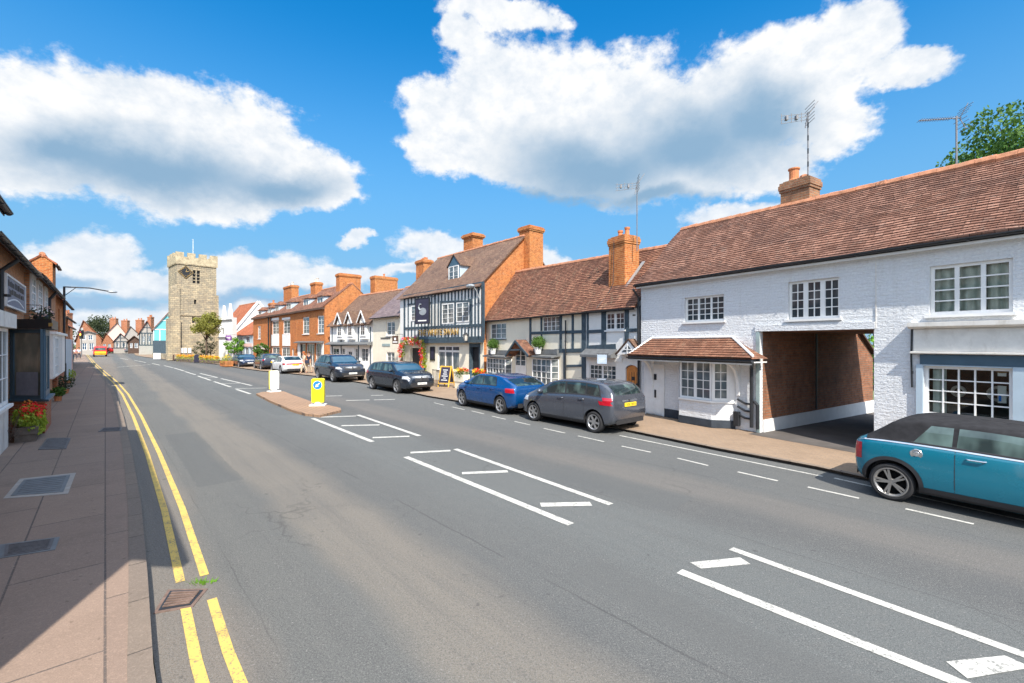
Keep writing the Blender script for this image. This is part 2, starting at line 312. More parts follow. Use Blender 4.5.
M['ridge'] = m_plain('ridge_tile', (.46, .21, .12), .85, var=.35, scale=6, bump=.01, dirt=((.2, .16, .12), .6))
M['pot'] = m_plain('terracotta', (.52, .20, .09), .8, var=.2, scale=6)
M['black'] = m_plain('black_paint', (.022, .024, .028), .45, .4, var=.2, scale=5)
M['timber'] = m_plain('blue_black_timber', (.055, .082, .105), .7, .25, var=.3, scale=7, bump=.006)
M['timber_brown'] = m_plain('brown_timber', (.10, .065, .05), .8, .2, var=.3, scale=6)
M['lead'] = m_plain('lead_sheet', (.16, .165, .17), .6, .4, .2, .2, 5)
M['oak'] = m_plain('orange_oak_door', (.55, .21, .05), .5, .4, var=.25, scale=5)
M['navy'] = m_plain('blue_grey_paint', (.055, .105, .15), .45, .4, var=.12)
M['plinth'] = m_plain('dark_plinth_paint', (.04, .05, .065), .65, var=.25, scale=5, bump=.006)
M['green_post'] = m_plain('grey_green_paint', (.30, .38, .38), .6, var=.2)
M['turq'] = m_plain('turquoise_render', (.14, .46, .50), .7, var=.06)
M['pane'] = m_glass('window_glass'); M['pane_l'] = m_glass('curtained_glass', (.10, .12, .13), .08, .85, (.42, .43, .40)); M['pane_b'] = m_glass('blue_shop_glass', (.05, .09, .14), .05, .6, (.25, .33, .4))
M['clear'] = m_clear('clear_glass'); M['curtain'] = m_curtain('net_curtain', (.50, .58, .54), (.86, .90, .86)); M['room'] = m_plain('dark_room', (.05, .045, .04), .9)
M['stone'] = m_stone('tower_stone'); M['gold'] = m_plain('gold_leaf', (.55, .36, .12), .4, .5, .3, .2, 10)
M['pub_gold'] = m_plain('bronze_lettering', (.22, .13, .05), .5, .4, .2, .2, 10)
M['alu'] = m_plain('aluminium', (.20, .20, .21), .5, .4, .3, .1, 6); M['galv'] = m_plain('galvanised_steel', (.36, .39, .41), .5, .5, .4, .12, 6)
M['rubber'] = m_plain('tyre_rubber', (.026, .026, .028), .8, .3, 0, .2, 8, .002); M['rim'] = m_plain('alloy_rim', (.42, .42, .43), .3, .5, .7, .08, 5); M['rim_dark'] = m_plain('dark_alloy', (.30, .29, .28), .32, .5, .6, .1, 5)
M['trim'] = m_plain('black_plastic', (.03, .03, .033), .55, .4, 0, .15, 8); M['fabric'] = m_plain('black_roof_fabric', (.028, .028, .031), .92, .12, 0, .25, 9, .002)
M['carglass'] = m_glass('car_glass', (.014, .024, .027), .03, .75, (.17, .27, .25)); M['carglass_b'] = m_glass('blue_tinted_screen', (.02, .07, .12), .03, .4, (.06, .15, .22)); M['carglass_g'] = m_glass('green_car_glass', (.015, .03, .032), .03, .9, (.13, .20, .19))  # paler noise patches in the glass colour stand in for reflections
M['red_lens'] = m_plain('red_lens', (.42, .008, .02), .15, .6, 0, .2, 20, 0, 1); M['white_lens'] = m_plain('lamp_lens', (.62, .66, .70), .1, .7, .2, .25, 20, 0, 1); M['chrome'] = m_plain('chrome', (.65, .66, .68), .12, .6, .95, .03, 5)
M['plate_y'] = m_plain('yellow_plate', (.80, .58, .03), .4, .4, 0, .04); M['plate_w'] = m_plain('white_plate', (.75, .75, .73), .4, .4, 0, .04)
M['bol_y'] = m_plain('yellow_bollard', (.85, .72, .02), .4, .4, 0, .03); M['bol_w'] = m_plain('white_bollard', (.78, .78, .74), .4, .4, 0, .04); M['blue_disc'] = m_plain('blue_sign_face', (.02, .20, .62), .4, .4, 0, .04)
M['sign_board'] = m_plain('slate_blue_board', (.20, .22, .28), .6, .3, 0, .15, 6); M['sign_white'] = m_plain('sign_lettering', (.75, .77, .8), .6, .3, 0, .05); M['sign_black'] = m_plain('black_lettering', (.02, .02, .025), .6, .3, 0, .05)
M['purple'] = m_plain('purple_sign', (.18, .03, .30), .5, .3, 0, .1); M['wood_y'] = m_plain('yellow_pine', (.72, .42, .06), .6, .3, 0, .15); M['board'] = m_plain('chalkboard', (.035, .035, .06), .8, .2, 0, .2)
M['soil'] = m_plain('potting_soil', (.06, .045, .035), .95); M['planter'] = m_plain('planter_wood', (.14, .11, .09), .85, var=.25, scale=8); M['planter_w'] = m_plain('pale_planter', (.62, .58, .52), .8, var=.1)
M['leaf'] = m_leaf('green_leaves', (.05, .11, .02), (.12, .22, .035)); M['leaf_con'] = m_leaf('conifer_leaves', (.03, .09, .022), (.13, .25, .045), .9); M['leaf_ol'] = m_leaf('olive_leaves', (.19, .20, .035), (.33, .32, .075)); M['leaf_br'] = m_leaf('bright_leaves', (.10, .24, .02), (.20, .40, .04)); M['leaf_dk'] = m_leaf('dark_leaves', (.035, .05, .025), (.075, .09, .04))
M['leaf_ye'] = m_leaf('yellow_green_leaves', (.20, .30, .03), (.42, .46, .05), 4)
M['bark'] = m_plain('bark', (.10, .075, .055), .9, var=.3, scale=10, bump=.01)
for k, c in (('fl_red', (.72, .04, .03)), ('fl_pink', (.70, .10, .22)), ('fl_or', (.80, .28, .05)), ('fl_ye', (.80, .60, .04)), ('fl_pale', (.75, .50, .45))): M[k] = m_plain(k.replace('fl_', 'petals_'), c, .7, .2, 0, .2, 20)
M['skin'] = m_plain('skin', (.52, .30, .21), .6, .3, 0, .06); M['skyblue'] = m_plain('light_blue_cloth', (.45, .55, .68), .8)
M['shopglass'] = m_glass('shop_glass', (.16, .17, .15), .05, .9, (.42, .38, .30))
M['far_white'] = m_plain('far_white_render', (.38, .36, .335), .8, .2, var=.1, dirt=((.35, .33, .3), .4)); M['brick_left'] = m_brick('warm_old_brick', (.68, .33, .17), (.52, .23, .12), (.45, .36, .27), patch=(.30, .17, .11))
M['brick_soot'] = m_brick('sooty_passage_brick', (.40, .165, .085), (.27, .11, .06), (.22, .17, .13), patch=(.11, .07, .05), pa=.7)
M['stone_top'] = m_plain('lichened_stone', (.44, .37, .25), .9, .2, var=.35, scale=2.5, bump=.02)
# ------------------------------------------------------------------ camera, light, sky
cam = bpy.data.objects.new('camera', bpy.data.cameras.new('camera')); COL.objects.link(cam); SC.camera = cam
cam.location = (0, 0, H); cam.rotation_euler = (R(90), 0, 0); cam.data.sensor_width = 36; cam.data.lens = 36 * F / 1024; cam.data.clip_end = 3000; cam.data.clip_start = .05
cam.data.shift_y = (HY - 341.5) / 1024
PHI, EL = R(15), R(48)
Lv = Vector((-math.sin(PHI) * math.cos(EL), math.cos(PHI) * math.cos(EL), -math.sin(EL)))
sun = bpy.data.objects.new('sun', bpy.data.lights.new('sun', 'SUN')); COL.objects.link(sun)
sun.data.energy = 2.85; sun.data.angle = R(.55); sun.data.color = (1, .93, .82); sun.rotation_euler = Lv.to_track_quat('-Z', 'Y').to_euler(); sun.location = (5, -20, 30)
SC.view_settings.view_transform = 'Standard'; SC.view_settings.look = 'None'; SC.view_settings.exposure = 1.45; SC.view_settings.gamma = 1
SC.render.engine = 'CYCLES'

def make_world():
    w = bpy.data.worlds.new('World'); SC.world = w; w.use_nodes = True; nt = w.node_tree; nt.nodes.clear()
    def N(t, **k):
        x = nt.nodes.new(t)
        for a, b in k.items(): setattr(x, a, b)
        return x
    L = nt.links.new
    def V(i, v):
        if isinstance(v, bpy.types.NodeSocket): L(v, i)
        else: i.default_value = v
    def ma(op, a, b=0., c=0., clamp=False):
        x = N('ShaderNodeMath', operation=op, use_clamp=clamp); V(x.inputs[0], a); V(x.inputs[1], b); V(x.inputs[2], c); return x.outputs[0]
    def mr(f, lo, hi, a=0., b=1., smooth=False):
        x = N('ShaderNodeMapRange', clamp=True)
        if smooth: x.interpolation_type = 'SMOOTHSTEP'
        V(x.inputs[0], f); x.inputs[1].default_value = lo; x.inputs[2].default_value = hi; x.inputs[3].default_value = a; x.inputs[4].default_value = b; return x.outputs[0]
    def mixc(f, a, b, mode='MIX'):
        x = N('ShaderNodeMix', data_type='RGBA', blend_type=mode); V(x.inputs[0], f); V(x.inputs[6], (*a, 1) if isinstance(a, tuple) else a); V(x.inputs[7], (*b, 1) if isinstance(b, tuple) else b); return x.outputs[2]
    sky = N('ShaderNodeTexSky', sky_type='NISHITA', sun_disc=False, sun_elevation=EL, sun_rotation=R(165), air_density=1.0, dust_density=.35, ozone_density=2.2)
    hs = N('ShaderNodeHueSaturation'); hs.inputs['Hue'].default_value = .496; hs.inputs['Saturation'].default_value = 1.72; hs.inputs['Value'].default_value = 1.31; L(sky.outputs[0], hs.inputs['Color'])
    geo = N('ShaderNodeTexCoord').outputs['Generated']; sp = N('ShaderNodeSeparateXYZ'); L(geo, sp.inputs[0])
    az = ma('ARCTAN2', sp.outputs[0], sp.outputs[1]); el = ma('ARCSINE', sp.outputs[2])
    def nz(scale, detail, rough, sz=1.6, off=0):
        mp = N('ShaderNodeMapping'); L(geo, mp.inputs[0]); mp.inputs[3].default_value = (1, 1, sz); mp.inputs[1].default_value = (off, off, off)
        x = N('ShaderNodeTexNoise'); L(mp.outputs[0], x.inputs['Vector']); x.inputs['Scale'].default_value = scale; x.inputs['Detail'].default_value = detail; x.inputs['Roughness'].default_value = rough; return x
    wn = nz(5.5, 7, .58, 1.3); ws = N('ShaderNodeVectorMath', operation='SUBTRACT'); L(wn.outputs[1], ws.inputs[0]); ws.inputs[1].default_value = (.5, .5, .5)
    cb = N('ShaderNodeCombineXYZ'); L(az, cb.inputs[0]); L(ma('ADD', el, .022), cb.inputs[1])
    wv = N('ShaderNodeVectorMath', operation='MULTIPLY_ADD'); L(ws.outputs[0], wv.inputs[0]); wv.inputs[1].default_value = (.17, .13, 0); L(cb.outputs[0], wv.inputs[2]); P = wv.outputs[0]
    def ae(x, y):
        tx, tz = (x - CX) / F, (HY - y) / F; return math.atan(tx), math.asin(tz / math.sqrt(1 + tx * tx + tz * tz))
    def blob(x, y, rx, ry, tilt=0):
        a, e = ae(x, y); ra = abs(ae(x + rx, y)[0] - ae(x - rx, y)[0]) / 2; re = abs(ae(x, y - ry)[1] - ae(x, y + ry)[1]) / 2
        # slope of a level streak as seen at this bearing
        t0, t1 = ae(x - rx, y + tilt), ae(x + rx, y - tilt); ang = math.atan2(t1[1] - t0[1], t1[0] - t0[0])
        mp = N('ShaderNodeMapping', vector_type='TEXTURE'); L(P, mp.inputs[0]); mp.inputs[1].default_value = (a, e, 0); mp.inputs[2].default_value = (0, 0, ang); mp.inputs[3].default_value = (ra, re, 1)
        ln = N('ShaderNodeVectorMath', operation='LENGTH'); L(mp.outputs[0], ln.inputs[0]); return ma('SUBTRACT', 1., ln.outputs['Value'])
    def union(lst, k=.25):
        f = None
        for b in lst:
            x = blob(*b); f = x if f is None else ma('SMOOTH_MAX', f, x, k)
        return f
    big = [(20, 118, 140, 72), (130, 108, 115, 66), (215, 132, 105, 58), (290, 165, 80, 42, -8), (190, 172, 150, 42, -6), (325, 182, 42, 24), (60, 160, 120, 34), (455, 110, 70, 50), (480, 130, 70, 40),
           (432, 120, 42, 40), (500, 70, 55, 48), (560, 95, 90, 70), (640, 110, 110, 72), (740, 95, 100, 70), (800, 60, 75, 65), (850, 20, 60, 50), (560, 150, 90, 42), (650, 165, 100, 38), (745, 150, 70, 35), (905, 52, 60, 24, 10), (470, 30, 30, 24), (510, 5, 60, 22), (835, 110, 45, 32)]
    low = [(95, 245, 62, 26), (60, 262, 70, 22), (160, 268, 60, 16), (250, 262, 85, 24), (330, 268, 75, 15), (205, 275, 110, 16), (110, 306, 120, 10), (270, 296, 140, 12), (60, 322, 110, 8), (200, 318, 120, 8), (30, 292, 80, 10), (380, 292, 70, 9), (445, 238, 45, 22), (500, 252, 60, 18), (565, 256, 40, 12), (735, 206, 60, 18, 4), (360, 228, 24, 8), (0, 255, 40, 18), (420, 262, 60, 10), (-80, 240, 90, 40), (1120, 190, 80, 30), (1200, 60, 100, 50)]
    fb = union(big); fl = union(low, .2)
    n1 = nz(9, 9, .6, 1.5, 3.1).outputs[0]; n2 = nz(26, 6, .6, 1.4, 7.7).outputs[0]
    n3 = nz(75, 5, .65, 1.2, 2.2).outputs[0]; nn = ma('ADD', ma('ADD', ma('MULTIPLY', ma('SUBTRACT', n1, .5), .85), ma('MULTIPLY', ma('SUBTRACT', n2, .5), .55)), ma('MULTIPLY', ma('SUBTRACT', n3, .5), .22))
    db = ma('ADD', fb, nn); dl = ma('ADD', fl, ma('MULTIPLY', nn, 1.15))
    ab = mr(db, -.03, .30, 0, 1, True); al = mr(dl, -.08, .34, 0, .95, True)
    sh = union([(150, 158, 150, 38, -10), (265, 175, 90, 24, -8), (90, 150, 80, 24), (600, 158, 120, 42), (690, 130, 110, 50, 8), (560, 185, 90, 18), (760, 110, 60, 45), (650, 190, 80, 16)], .3)
    shl = union([(100, 292, 130, 13), (250, 286, 130, 11), (330, 283, 90, 8), (60, 272, 60, 9), (450, 262, 60, 8), (735, 222, 60, 9)], .3)
    gb = mr(ma('ADD', sh, ma('MULTIPLY', nn, .30)), -.35, .85, 0, 1, True); gl = mr(ma('ADD', shl, ma('MULTIPLY', nn, .6)), -.1, .8, 0, .9, True)
    lit = mixc(mr(ma('ADD', ma('MULTIPLY', n2, .6), ma('MULTIPLY', n1, .4)), .38, .60), (.285, .31, .34), (.385, .385, .385))
    cbig = mixc(gb, lit, (.105, .17, .24)); clow = mixc(gl, mixc(.12, lit, (.20, .25, .32)), (.11, .19, .28))
    bg = N('ShaderNodeBackground'); L(hs.outputs[0], bg.inputs[0]); bg.inputs[1].default_value = .068
    # pale band near the skyline
    hz = mr(el, .08, .64, .92, .04, True)
    def back(c):
        b = N('ShaderNodeBackground'); V(b.inputs[0], (*c, 1) if isinstance(c, tuple) else c); b.inputs[1].default_value = 1.; return b.outputs[0]
    def ms(f, a, b):
        x = N('ShaderNodeMixShader'); L(f, x.inputs[0]); L(a, x.inputs[1]); L(b, x.inputs[2]); return x.outputs[0]
    s = ms(hz, bg.outputs[0], back((.094, .186, .284))); s = ms(al, s, back(clow)); s = ms(ab, s, back(cbig))
    # unseen bright cloud added behind the viewer and overhead to lift the shadow fill
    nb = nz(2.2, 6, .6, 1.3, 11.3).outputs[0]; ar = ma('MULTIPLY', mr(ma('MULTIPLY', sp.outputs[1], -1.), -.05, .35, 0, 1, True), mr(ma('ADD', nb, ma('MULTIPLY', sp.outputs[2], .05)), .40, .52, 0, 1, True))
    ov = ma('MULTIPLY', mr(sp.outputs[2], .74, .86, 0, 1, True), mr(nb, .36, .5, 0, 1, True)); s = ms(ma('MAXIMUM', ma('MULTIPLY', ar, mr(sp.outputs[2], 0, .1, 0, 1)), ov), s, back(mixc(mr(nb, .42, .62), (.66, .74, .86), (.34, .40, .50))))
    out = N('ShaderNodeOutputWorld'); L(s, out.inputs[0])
    w.cycles.sampling_method = 'MANUAL'; w.cycles.sample_map_resolution = 512
make_world()

# ------------------------------------------------------------------ building kit
class Face:
    """a facade from p0 (left end seen from the street) to p1; local x along it, y into the house, z up"""
    def __init__(s, p0, p1, z=.08):
        s.p = Vector((p0[0], p0[1])); q = Vector((p1[0], p1[1])); s.W = (q - s.p).length; s.d = (q - s.p).normalized(); s.n = Vector((-s.d.y, s.d.x)); s.z = z
        s.rz = math.atan2(s.d.y, s.d.x)
    def uz(s, px, py, off=0):
        r = Vector(((px - CX) / F, 1)); p = s.p - s.n * off; k = p.dot(s.n) / r.dot(s.n); P = r * k
        return (P - s.p).dot(s.d), H + (HY - py) / F * k - s.z
    def rect(s, x0, x1, yt, yb, off=0):
        c = (x0 + x1) / 2; return s.uz(x0, yt, off)[0], s.uz(x1, yt, off)[0], s.uz(c, yb, off)[1], s.uz(c, yt, off)[1]
    def world(s, x, y, z=0):
        P = s.p + s.d * x + s.n * y; return Vector((P.x, P.y, s.z + z))
    def thing(s, name, label, cat, group=None): return thing(name, label, cat, (s.p.x, s.p.y, s.z), s.rz, group)

def wall(parent, x0, x1, z0, z1, ops, mat, name='wall', rev=.13, top=None, y=0, extra=None):
    """front wall with real openings and reveals; top(x) gives the wall-head height if it is not level"""
    m = MB(); xs = sorted({x0, x1, *[v for o in ops for v in o[:2]]}); zs = sorted({z0, z1, *[v for o in ops for v in o[2:4]]})
    xs = [x for x in xs if x0 - 1e-6 <= x <= x1 + 1e-6]; zs = [z for z in zs if z0 - 1e-6 <= z <= z1 + 1e-6]
    for i in range(len(xs) - 1):
        for j in range(len(zs) - 1):
            cx, cz = (xs[i] + xs[i + 1]) / 2, (zs[j] + zs[j + 1]) / 2
            if any(o[0] < cx < o[1] and o[2] < cz < o[3] for o in ops): continue
            a, b, c, d = xs[i], xs[i + 1], zs[j], zs[j + 1]
            d0 = d1 = d
            if top and j == len(zs) - 2: d0, d1 = top(a), top(b)
            m.quad((a, y, c), (b, y, c), (b, y, d1), (a, y, d0))
    for o in ops:
        a, b, c, d = o[:4]; q = y + rev
        m.quad((a, y, c), (a, y, d), (a, q, d), (a, q, c)); m.quad((b, y, d), (b, y, c), (b, q, c), (b, q, d))
        m.quad((a, y, d), (b, y, d), (b, q, d), (a, q, d)); (c > z0 + .06) and m.quad((b, y, c), (a, y, c), (a, q, c), (b, q, c))
    if extra: extra(m)
    return m.build(name, mat, parent)

def shell(m, x0, x1, D, ze, zr, yr, z0=0, left=True, right=True, back=True, zr1=None):
    zr1 = zr if zr1 is None else zr1
    if left: m.poly([(x0, 0, z0), (x0, 0, ze), (x0, yr, zr), (x0, D, ze), (x0, D, z0)])
    if right: m.poly([(x1, 0, z0), (x1, D, z0), (x1, D, ze), (x1, yr, zr1), (x1, 0, ze)])
    if back: m.quad((x0, D, z0), (x0, D, ze), (x1, D, ze), (x1, D, z0))

def slope(m, x0, x1, ye, ze, yr, zr0, zr1=None, th=.07, courses=0, nx=None, sag=.05, seed=0, ze1=None, xr0=None, xr1=None):
    """one roof slope, eave line (ye, ze) up to ridge line (yr, zr): a gently uneven surface, optionally stepped tile courses"""
    zr1 = zr0 if zr1 is None else zr1; ze1 = ze if ze1 is None else ze1; xr0 = x0 if xr0 is None else xr0; xr1 = x1 if xr1 is None else xr1
    Ls = math.hypot(yr - ye, (zr0 - ze)); nx = nx or max(2, int((x1 - x0) / .5)); rows = max(1, int(Ls / courses)) if courses else max(2, int(Ls / .6))
    rowst = []
    for j in range(rows):
        rowst += [(j / rows, .022 if courses else 0), ((j + 1) / rows, 0)] if courses else [(j / rows, 0)]
    if not courses: rowst.append((1, 0))
    top = []; ny = Vector((0, -(zr0 - ze) * (1 if yr > ye else -1), abs(yr - ye))).normalized()
    for (t, up) in rowst:
        r = []
        for i in range(nx + 1):
            s = i / nx; xa = lerp(lerp(x0, x1, s), lerp(xr0, xr1, s), t); z = lerp(lerp(ze, ze1, s), lerp(zr0, zr1, s), t); y = lerp(ye, yr, t)
            dz = noise.noise(Vector((xa * .35 + seed * 7.3, t * 2 + seed, 0))) * sag + noise.noise(Vector((xa * 1.7 + seed * 3, t * 9, 5))) * sag * .25
            r.append(Vector((xa, y, z + dz)) + ny * (up + th))
        top.append(r)
    o = len(m.v); m.v += [tuple(p) for r in top for p in r]; w = nx + 1
    for j in range(len(top) - 1):
        for i in range(nx):
            a = o + j * w + i; m.f.append((a, a + 1, a + w + 1, a + w)); m.mi.append(0)
    # underside + edges
    lo = [Vector((x0, ye, ze)), Vector((x1, ye, ze1)), Vector((xr1, yr, zr1)), Vector((xr0, yr, zr0))]
    m.add(lo, [(3, 2, 1, 0)])
    m.add([lo[0], lo[1]] + top[0], [tuple([0] + list(range(2, 2 + w)) + [1])])
    for side, a, b in ((0, lo[0], lo[3]), (-1, lo[1], lo[2])):
        m.add([a] + [r[side] for r in top] + [b], [tuple(range(len(top) + 2))])

def roof(parent, x0, x1, D, ze, zr, yr, mat, ov=.25, ovx=.1, courses=0, zr1=None, name='roof', sag=.05, seed=0, ridge=True, ovr=None, back=True):
    zr1 = zr if zr1 is None else zr1; k = (zr - ze) / yr; kb = (zr - ze) / (D - yr); m = MB(); ovr = ovx if ovr is None else ovr
    slope(m, x0 - ovx, x1 + ovr, -ov, ze - k * ov, yr, zr, zr1, courses=courses, sag=sag, seed=seed, ze1=ze - k * ov)
    if back: slope(m, x0 - ovx, x1 + ovr, D + ov, ze - kb * ov, yr, zr, zr1, sag=sag, seed=seed + 5)
    o = m.build(name, mat, parent)
    if ridge:
        q = MB(); L = x1 + ovr - x0 + ovx; n = max(2, int(L / .33))
        for i in range(n):
            a, b = x0 - ovx + L * i / n, x0 - ovx + L * (i + 1) / n; zz = lambda x: lerp(zr, zr1, (x - x0) / max(.01, (x1 - x0))) + .03 + random.uniform(0, .02)
            za, zb = zz(a), zz(b); q.tube([(a + .006, yr, za), (b, yr, zb)], [.12, .125], 8)
        q.build('ridge_tiles', M['ridge'], o, smooth=False)
    return o

def window(parent, r, lights=2, cols=2, rows=3, y=.07, fw=.05, bar=.02, frame=None, pane=None, sill=True, mull=.06, sash=False, name='window', sillmat=None, proud=0):
    x0, x1, z0, z1 = r[:4]; e = .003; x0 += e; x1 -= e; z0 += e; z1 -= e; frame = frame or M['white']; pane = pane or M['pane']; m = MB()
    m.box(x0, x0 + fw, y, y + .05, z0, z1); m.box(x1 - fw, x1, y, y + .05, z0, z1); m.box(x0 + fw, x1 - fw, y, y + .05, z0, z0 + fw); m.box(x0 + fw, x1 - fw, y, y + .05, z1 - fw, z1)
    ix0, ix1, iz0, iz1 = x0 + fw, x1 - fw, z0 + fw, z1 - fw; lw = (ix1 - ix0 - mull * (lights - 1)) / lights
    for i in range(lights):
        a = ix0 + i * (lw + mull); b = a + lw
        if i < lights - 1: m.box(b, b + mull, y + .002, y + .048, iz0, iz1)
        for c in range(1, cols): xx = a + lw * c / cols; m.box(xx - bar / 2, xx + bar / 2, y + .008, y + .04, iz0, iz1)
        for q in range(1, rows):
            zz = iz0 + (iz1 - iz0) * q / rows; t = bar * (2 if sash and q * 2 == rows else 1); m.box(a, b, y + .006, y + .042, zz - t / 2, zz + t / 2)
    o = m.build(name, frame, parent)
    p = MB(); p.box(x0 + .01, x1 - .01, y + .026, y + .034, z0 + .01, z1 - .01); p.build('pane', pane, o)
    if sill: s = MB(); s.box(x0 - .06, x1 + .06, -.06 - proud, y - .002, z0 - .06, z0 - .004); s.build('sill', sillmat or M['white'], o)
    return o

def gutter(parent, x0, x1, y, z, mat=None, r=.055, name='gutter'):
    m = MB(); n = 8; prof = [(math.cos(math.pi + math.pi * k / n) * r, math.sin(math.pi + math.pi * k / n) * r) for k in range(n + 1)]
    for i in range(n): (a, b), (c, d) = prof[i], prof[i + 1]; m.quad((x0, y + a, z + b), (x0, y + c, z + d), (x1, y + c, z + d), (x1, y + a, z + b))
    m.box(x0, x1, y - r - .008, y - r + .004, z - .02, z + .004); m.box(x0, x1, y + r - .004, y + r + .012, z - .07, z + .03)
    k = x0 + .3
    while k < x1: m.box(k, k + .03, y - r - .012, y + r, z - r - .012, z - r + .004); k += .9
    return m.build(name, mat or M['black'], parent)
def pipe(parent, pts, r=.038, mat=None, name='downpipe'):
    m = MB(); m.tube(pts, r, 8)
    for p in pts[1:-1]: m.ball(p, r * 1.15, n=8, m=5)
    a, b = Vector(pts[0]), Vector(pts[-1]); L = (b - a).length; q = .9
    while q < L and abs(a.x - b.x) < .3:
        c = a.lerp(b, q / L); m.lathe([(r * 1.3, -.03), (r * 1.3, .03)], c, 8); q += 1.2
    return m.build(name, mat or M['black'], parent, smooth=False)
def chimney(parent, x, y, w, d, z0, z1, mat, pots=2, ph=.35, seed=0, potmat=None, capmat=None, corb=.05, potr=.11):
    m = MB(); m.box(x - w / 2, x + w / 2, y - d / 2, y + d / 2, z0, z1 - .30)
    for i, (g, a, b) in enumerate(((corb * .6, .30, .22), (corb, .22, .08), (corb * .5, .08, 0))): m.box(x - w / 2 - g, x + w / 2 + g, y - d / 2 - g, y + d / 2 + g, z1 - a + .0005, z1 - b)
    m.box(x - w / 2 + .05, x + w / 2 - .05, y - d / 2 + .05, y + d / 2 - .05, z1 + .0005, z1 + .05)
    c = m.build('chimney', mat, parent)
    for i in range(pots):
        px = x + (i - (pots - 1) / 2) * (w * .85 / max(1, pots)) if w > d else x; py = y if w > d else y + (i - (pots - 1) / 2) * (d * .85 / max(1, pots)); h = ph * (1 + .15 * ((i * 7 + seed) % 3 - 1))
        p = MB(); r = potr; p.lathe([(r * .95, 0), (r, .03), (r * .82, .06), (r * .78, h - .09), (r * .98, h - .07), (r * 1.02, h), (r * .7, h), (r * .66, h - .12), (0.001, h - .12)], (px, py, z1 + .04), 12)
        p.build('chimney_pot', potmat or M['pot'], c, smooth=False)
    return c
def timbers(parent, f, segs, mat=None, pr=.03, off=0, name='timber_frame'):
    """segs: (x1, y1, x2, y2, width m) surveyed on the facade"""
    m = MB()
    for k, (x1, y1, x2, y2, w) in enumerate(segs):
        a, b = f.uz(x1, y1, off), f.uz(x2, y2, off)
        if abs(a[0] - b[0]) < abs(a[1] - b[1]) and abs(x1 - x2) < 1.2: b = (a[0], b[1])
        p = pr + .0021 * (k % 5); m.bar((a[0], -p / 2 - off + .004, a[1]), (b[0], -p / 2 - off + .004, b[1]), w, p, (0, 1, 0))
    return m.build(name, mat or M['timber'], parent)
def text(s, size, mat, parent, loc, rot, depth=.006, name='lettering', align='CENTER', sx=1):
    c = bpy.data.curves.new(name, 'FONT'); c.body = s; c.size = size; c.extrude = depth; c.align_x = align; c.align_y = 'CENTER'; c.resolution_u = 2
    t = bpy.data.objects.new(name, c); COL.objects.link(t); dg = bpy.context.evaluated_depsgraph_get(); me = bpy.data.meshes.new_from_object(t.evaluated_get(dg)); bpy.data.objects.remove(t)
    me.materials.clear(); me.materials.append(mat)
    for v in me.vertices: v.co.x *= sx
    o = bpy.data.objects.new(name, me); COL.objects.link(o); o.parent = parent; o.location = loc; o.rotation_euler = rot; return o
FRONT = (R(90), 0, 0)      # writing that faces out of a facade (local -y)

def leaves(m, c, r, n, size, flat=1., hollow=.35, mi=0, seed=None, squash=1):
    """leaf-sized faces spread through a clump"""
    c = Vector(c); rx, ry, rz = (r, r, r * squash) if not isinstance(r, (tuple, list)) else r
    for _ in range(n):
        while True:
            d = Vector((random.uniform(-1, 1), random.uniform(-1, 1), random.uniform(-1, 1)))
            if hollow < d.length < 1: break
        p = c + Vector((d.x * rx, d.y * ry, d.z * rz)); a = Vector((random.gauss(0, 1), random.gauss(0, 1), random.gauss(0, 1))).normalized(); b = a.orthogonal().normalized(); s = size * random.uniform(.6, 1.3)
        q = a.cross(b); m.add([p - b * s * .5, p + q * s * .32, p + b * s * .5, p - q * s * .32], [(0, 1, 2, 3)], mi)
def tree(name, label, loc, h, crown, leafmat, n=5000, size=.12, group=None, trunk_r=.14, cat='tree', trunk_h=.5, jit=.5, clumps=26, bark=None, box=False):
    """crown = (rx, ry, rz) around height h*... ; limbs reach into uneven leaf clumps"""
    t = thing(name, label, cat, loc, random.uniform(0, 6), group); cz = h - crown[2]; tr = MB(); th = h * trunk_h
    tr.tube([(0, 0, 0), (.05, .02, th * .5), (0, .04, th), (.04, 0, cz + crown[2] * .3)], [trunk_r * 1.25, trunk_r, trunk_r * .75, trunk_r * .3], 8); lv = MB()
    for i in range(clumps):
        while True:
            d = Vector((random.uniform(-1, 1), random.uniform(-1, 1), random.uniform(-.9, 1)))
            if (.3 < d.length < .95) or (box and d.length < 1.3 and max(abs(d.x), abs(d.y), abs(d.z)) < .93): break
        c = Vector((d.x * crown[0], d.y * crown[1], cz + d.z * crown[2])); k = random.uniform(.22, .42); mean = (crown[0] + crown[1] + crown[2]) / 3
        if i % 3 == 0: tr.tube([(0, 0, th * .85), (c.x * .5, c.y * .5, lerp(th, c.z, .6)), tuple(c)], [trunk_r * .4, trunk_r * .22, trunk_r * .07], 5)
        leaves(lv, c, (mean * k, mean * k, mean * k * .8), n // clumps, size, hollow=.2)
    tr.build('trunk', bark or M['bark'], t, smooth=True); lv.build('crown', leafmat, t); return t
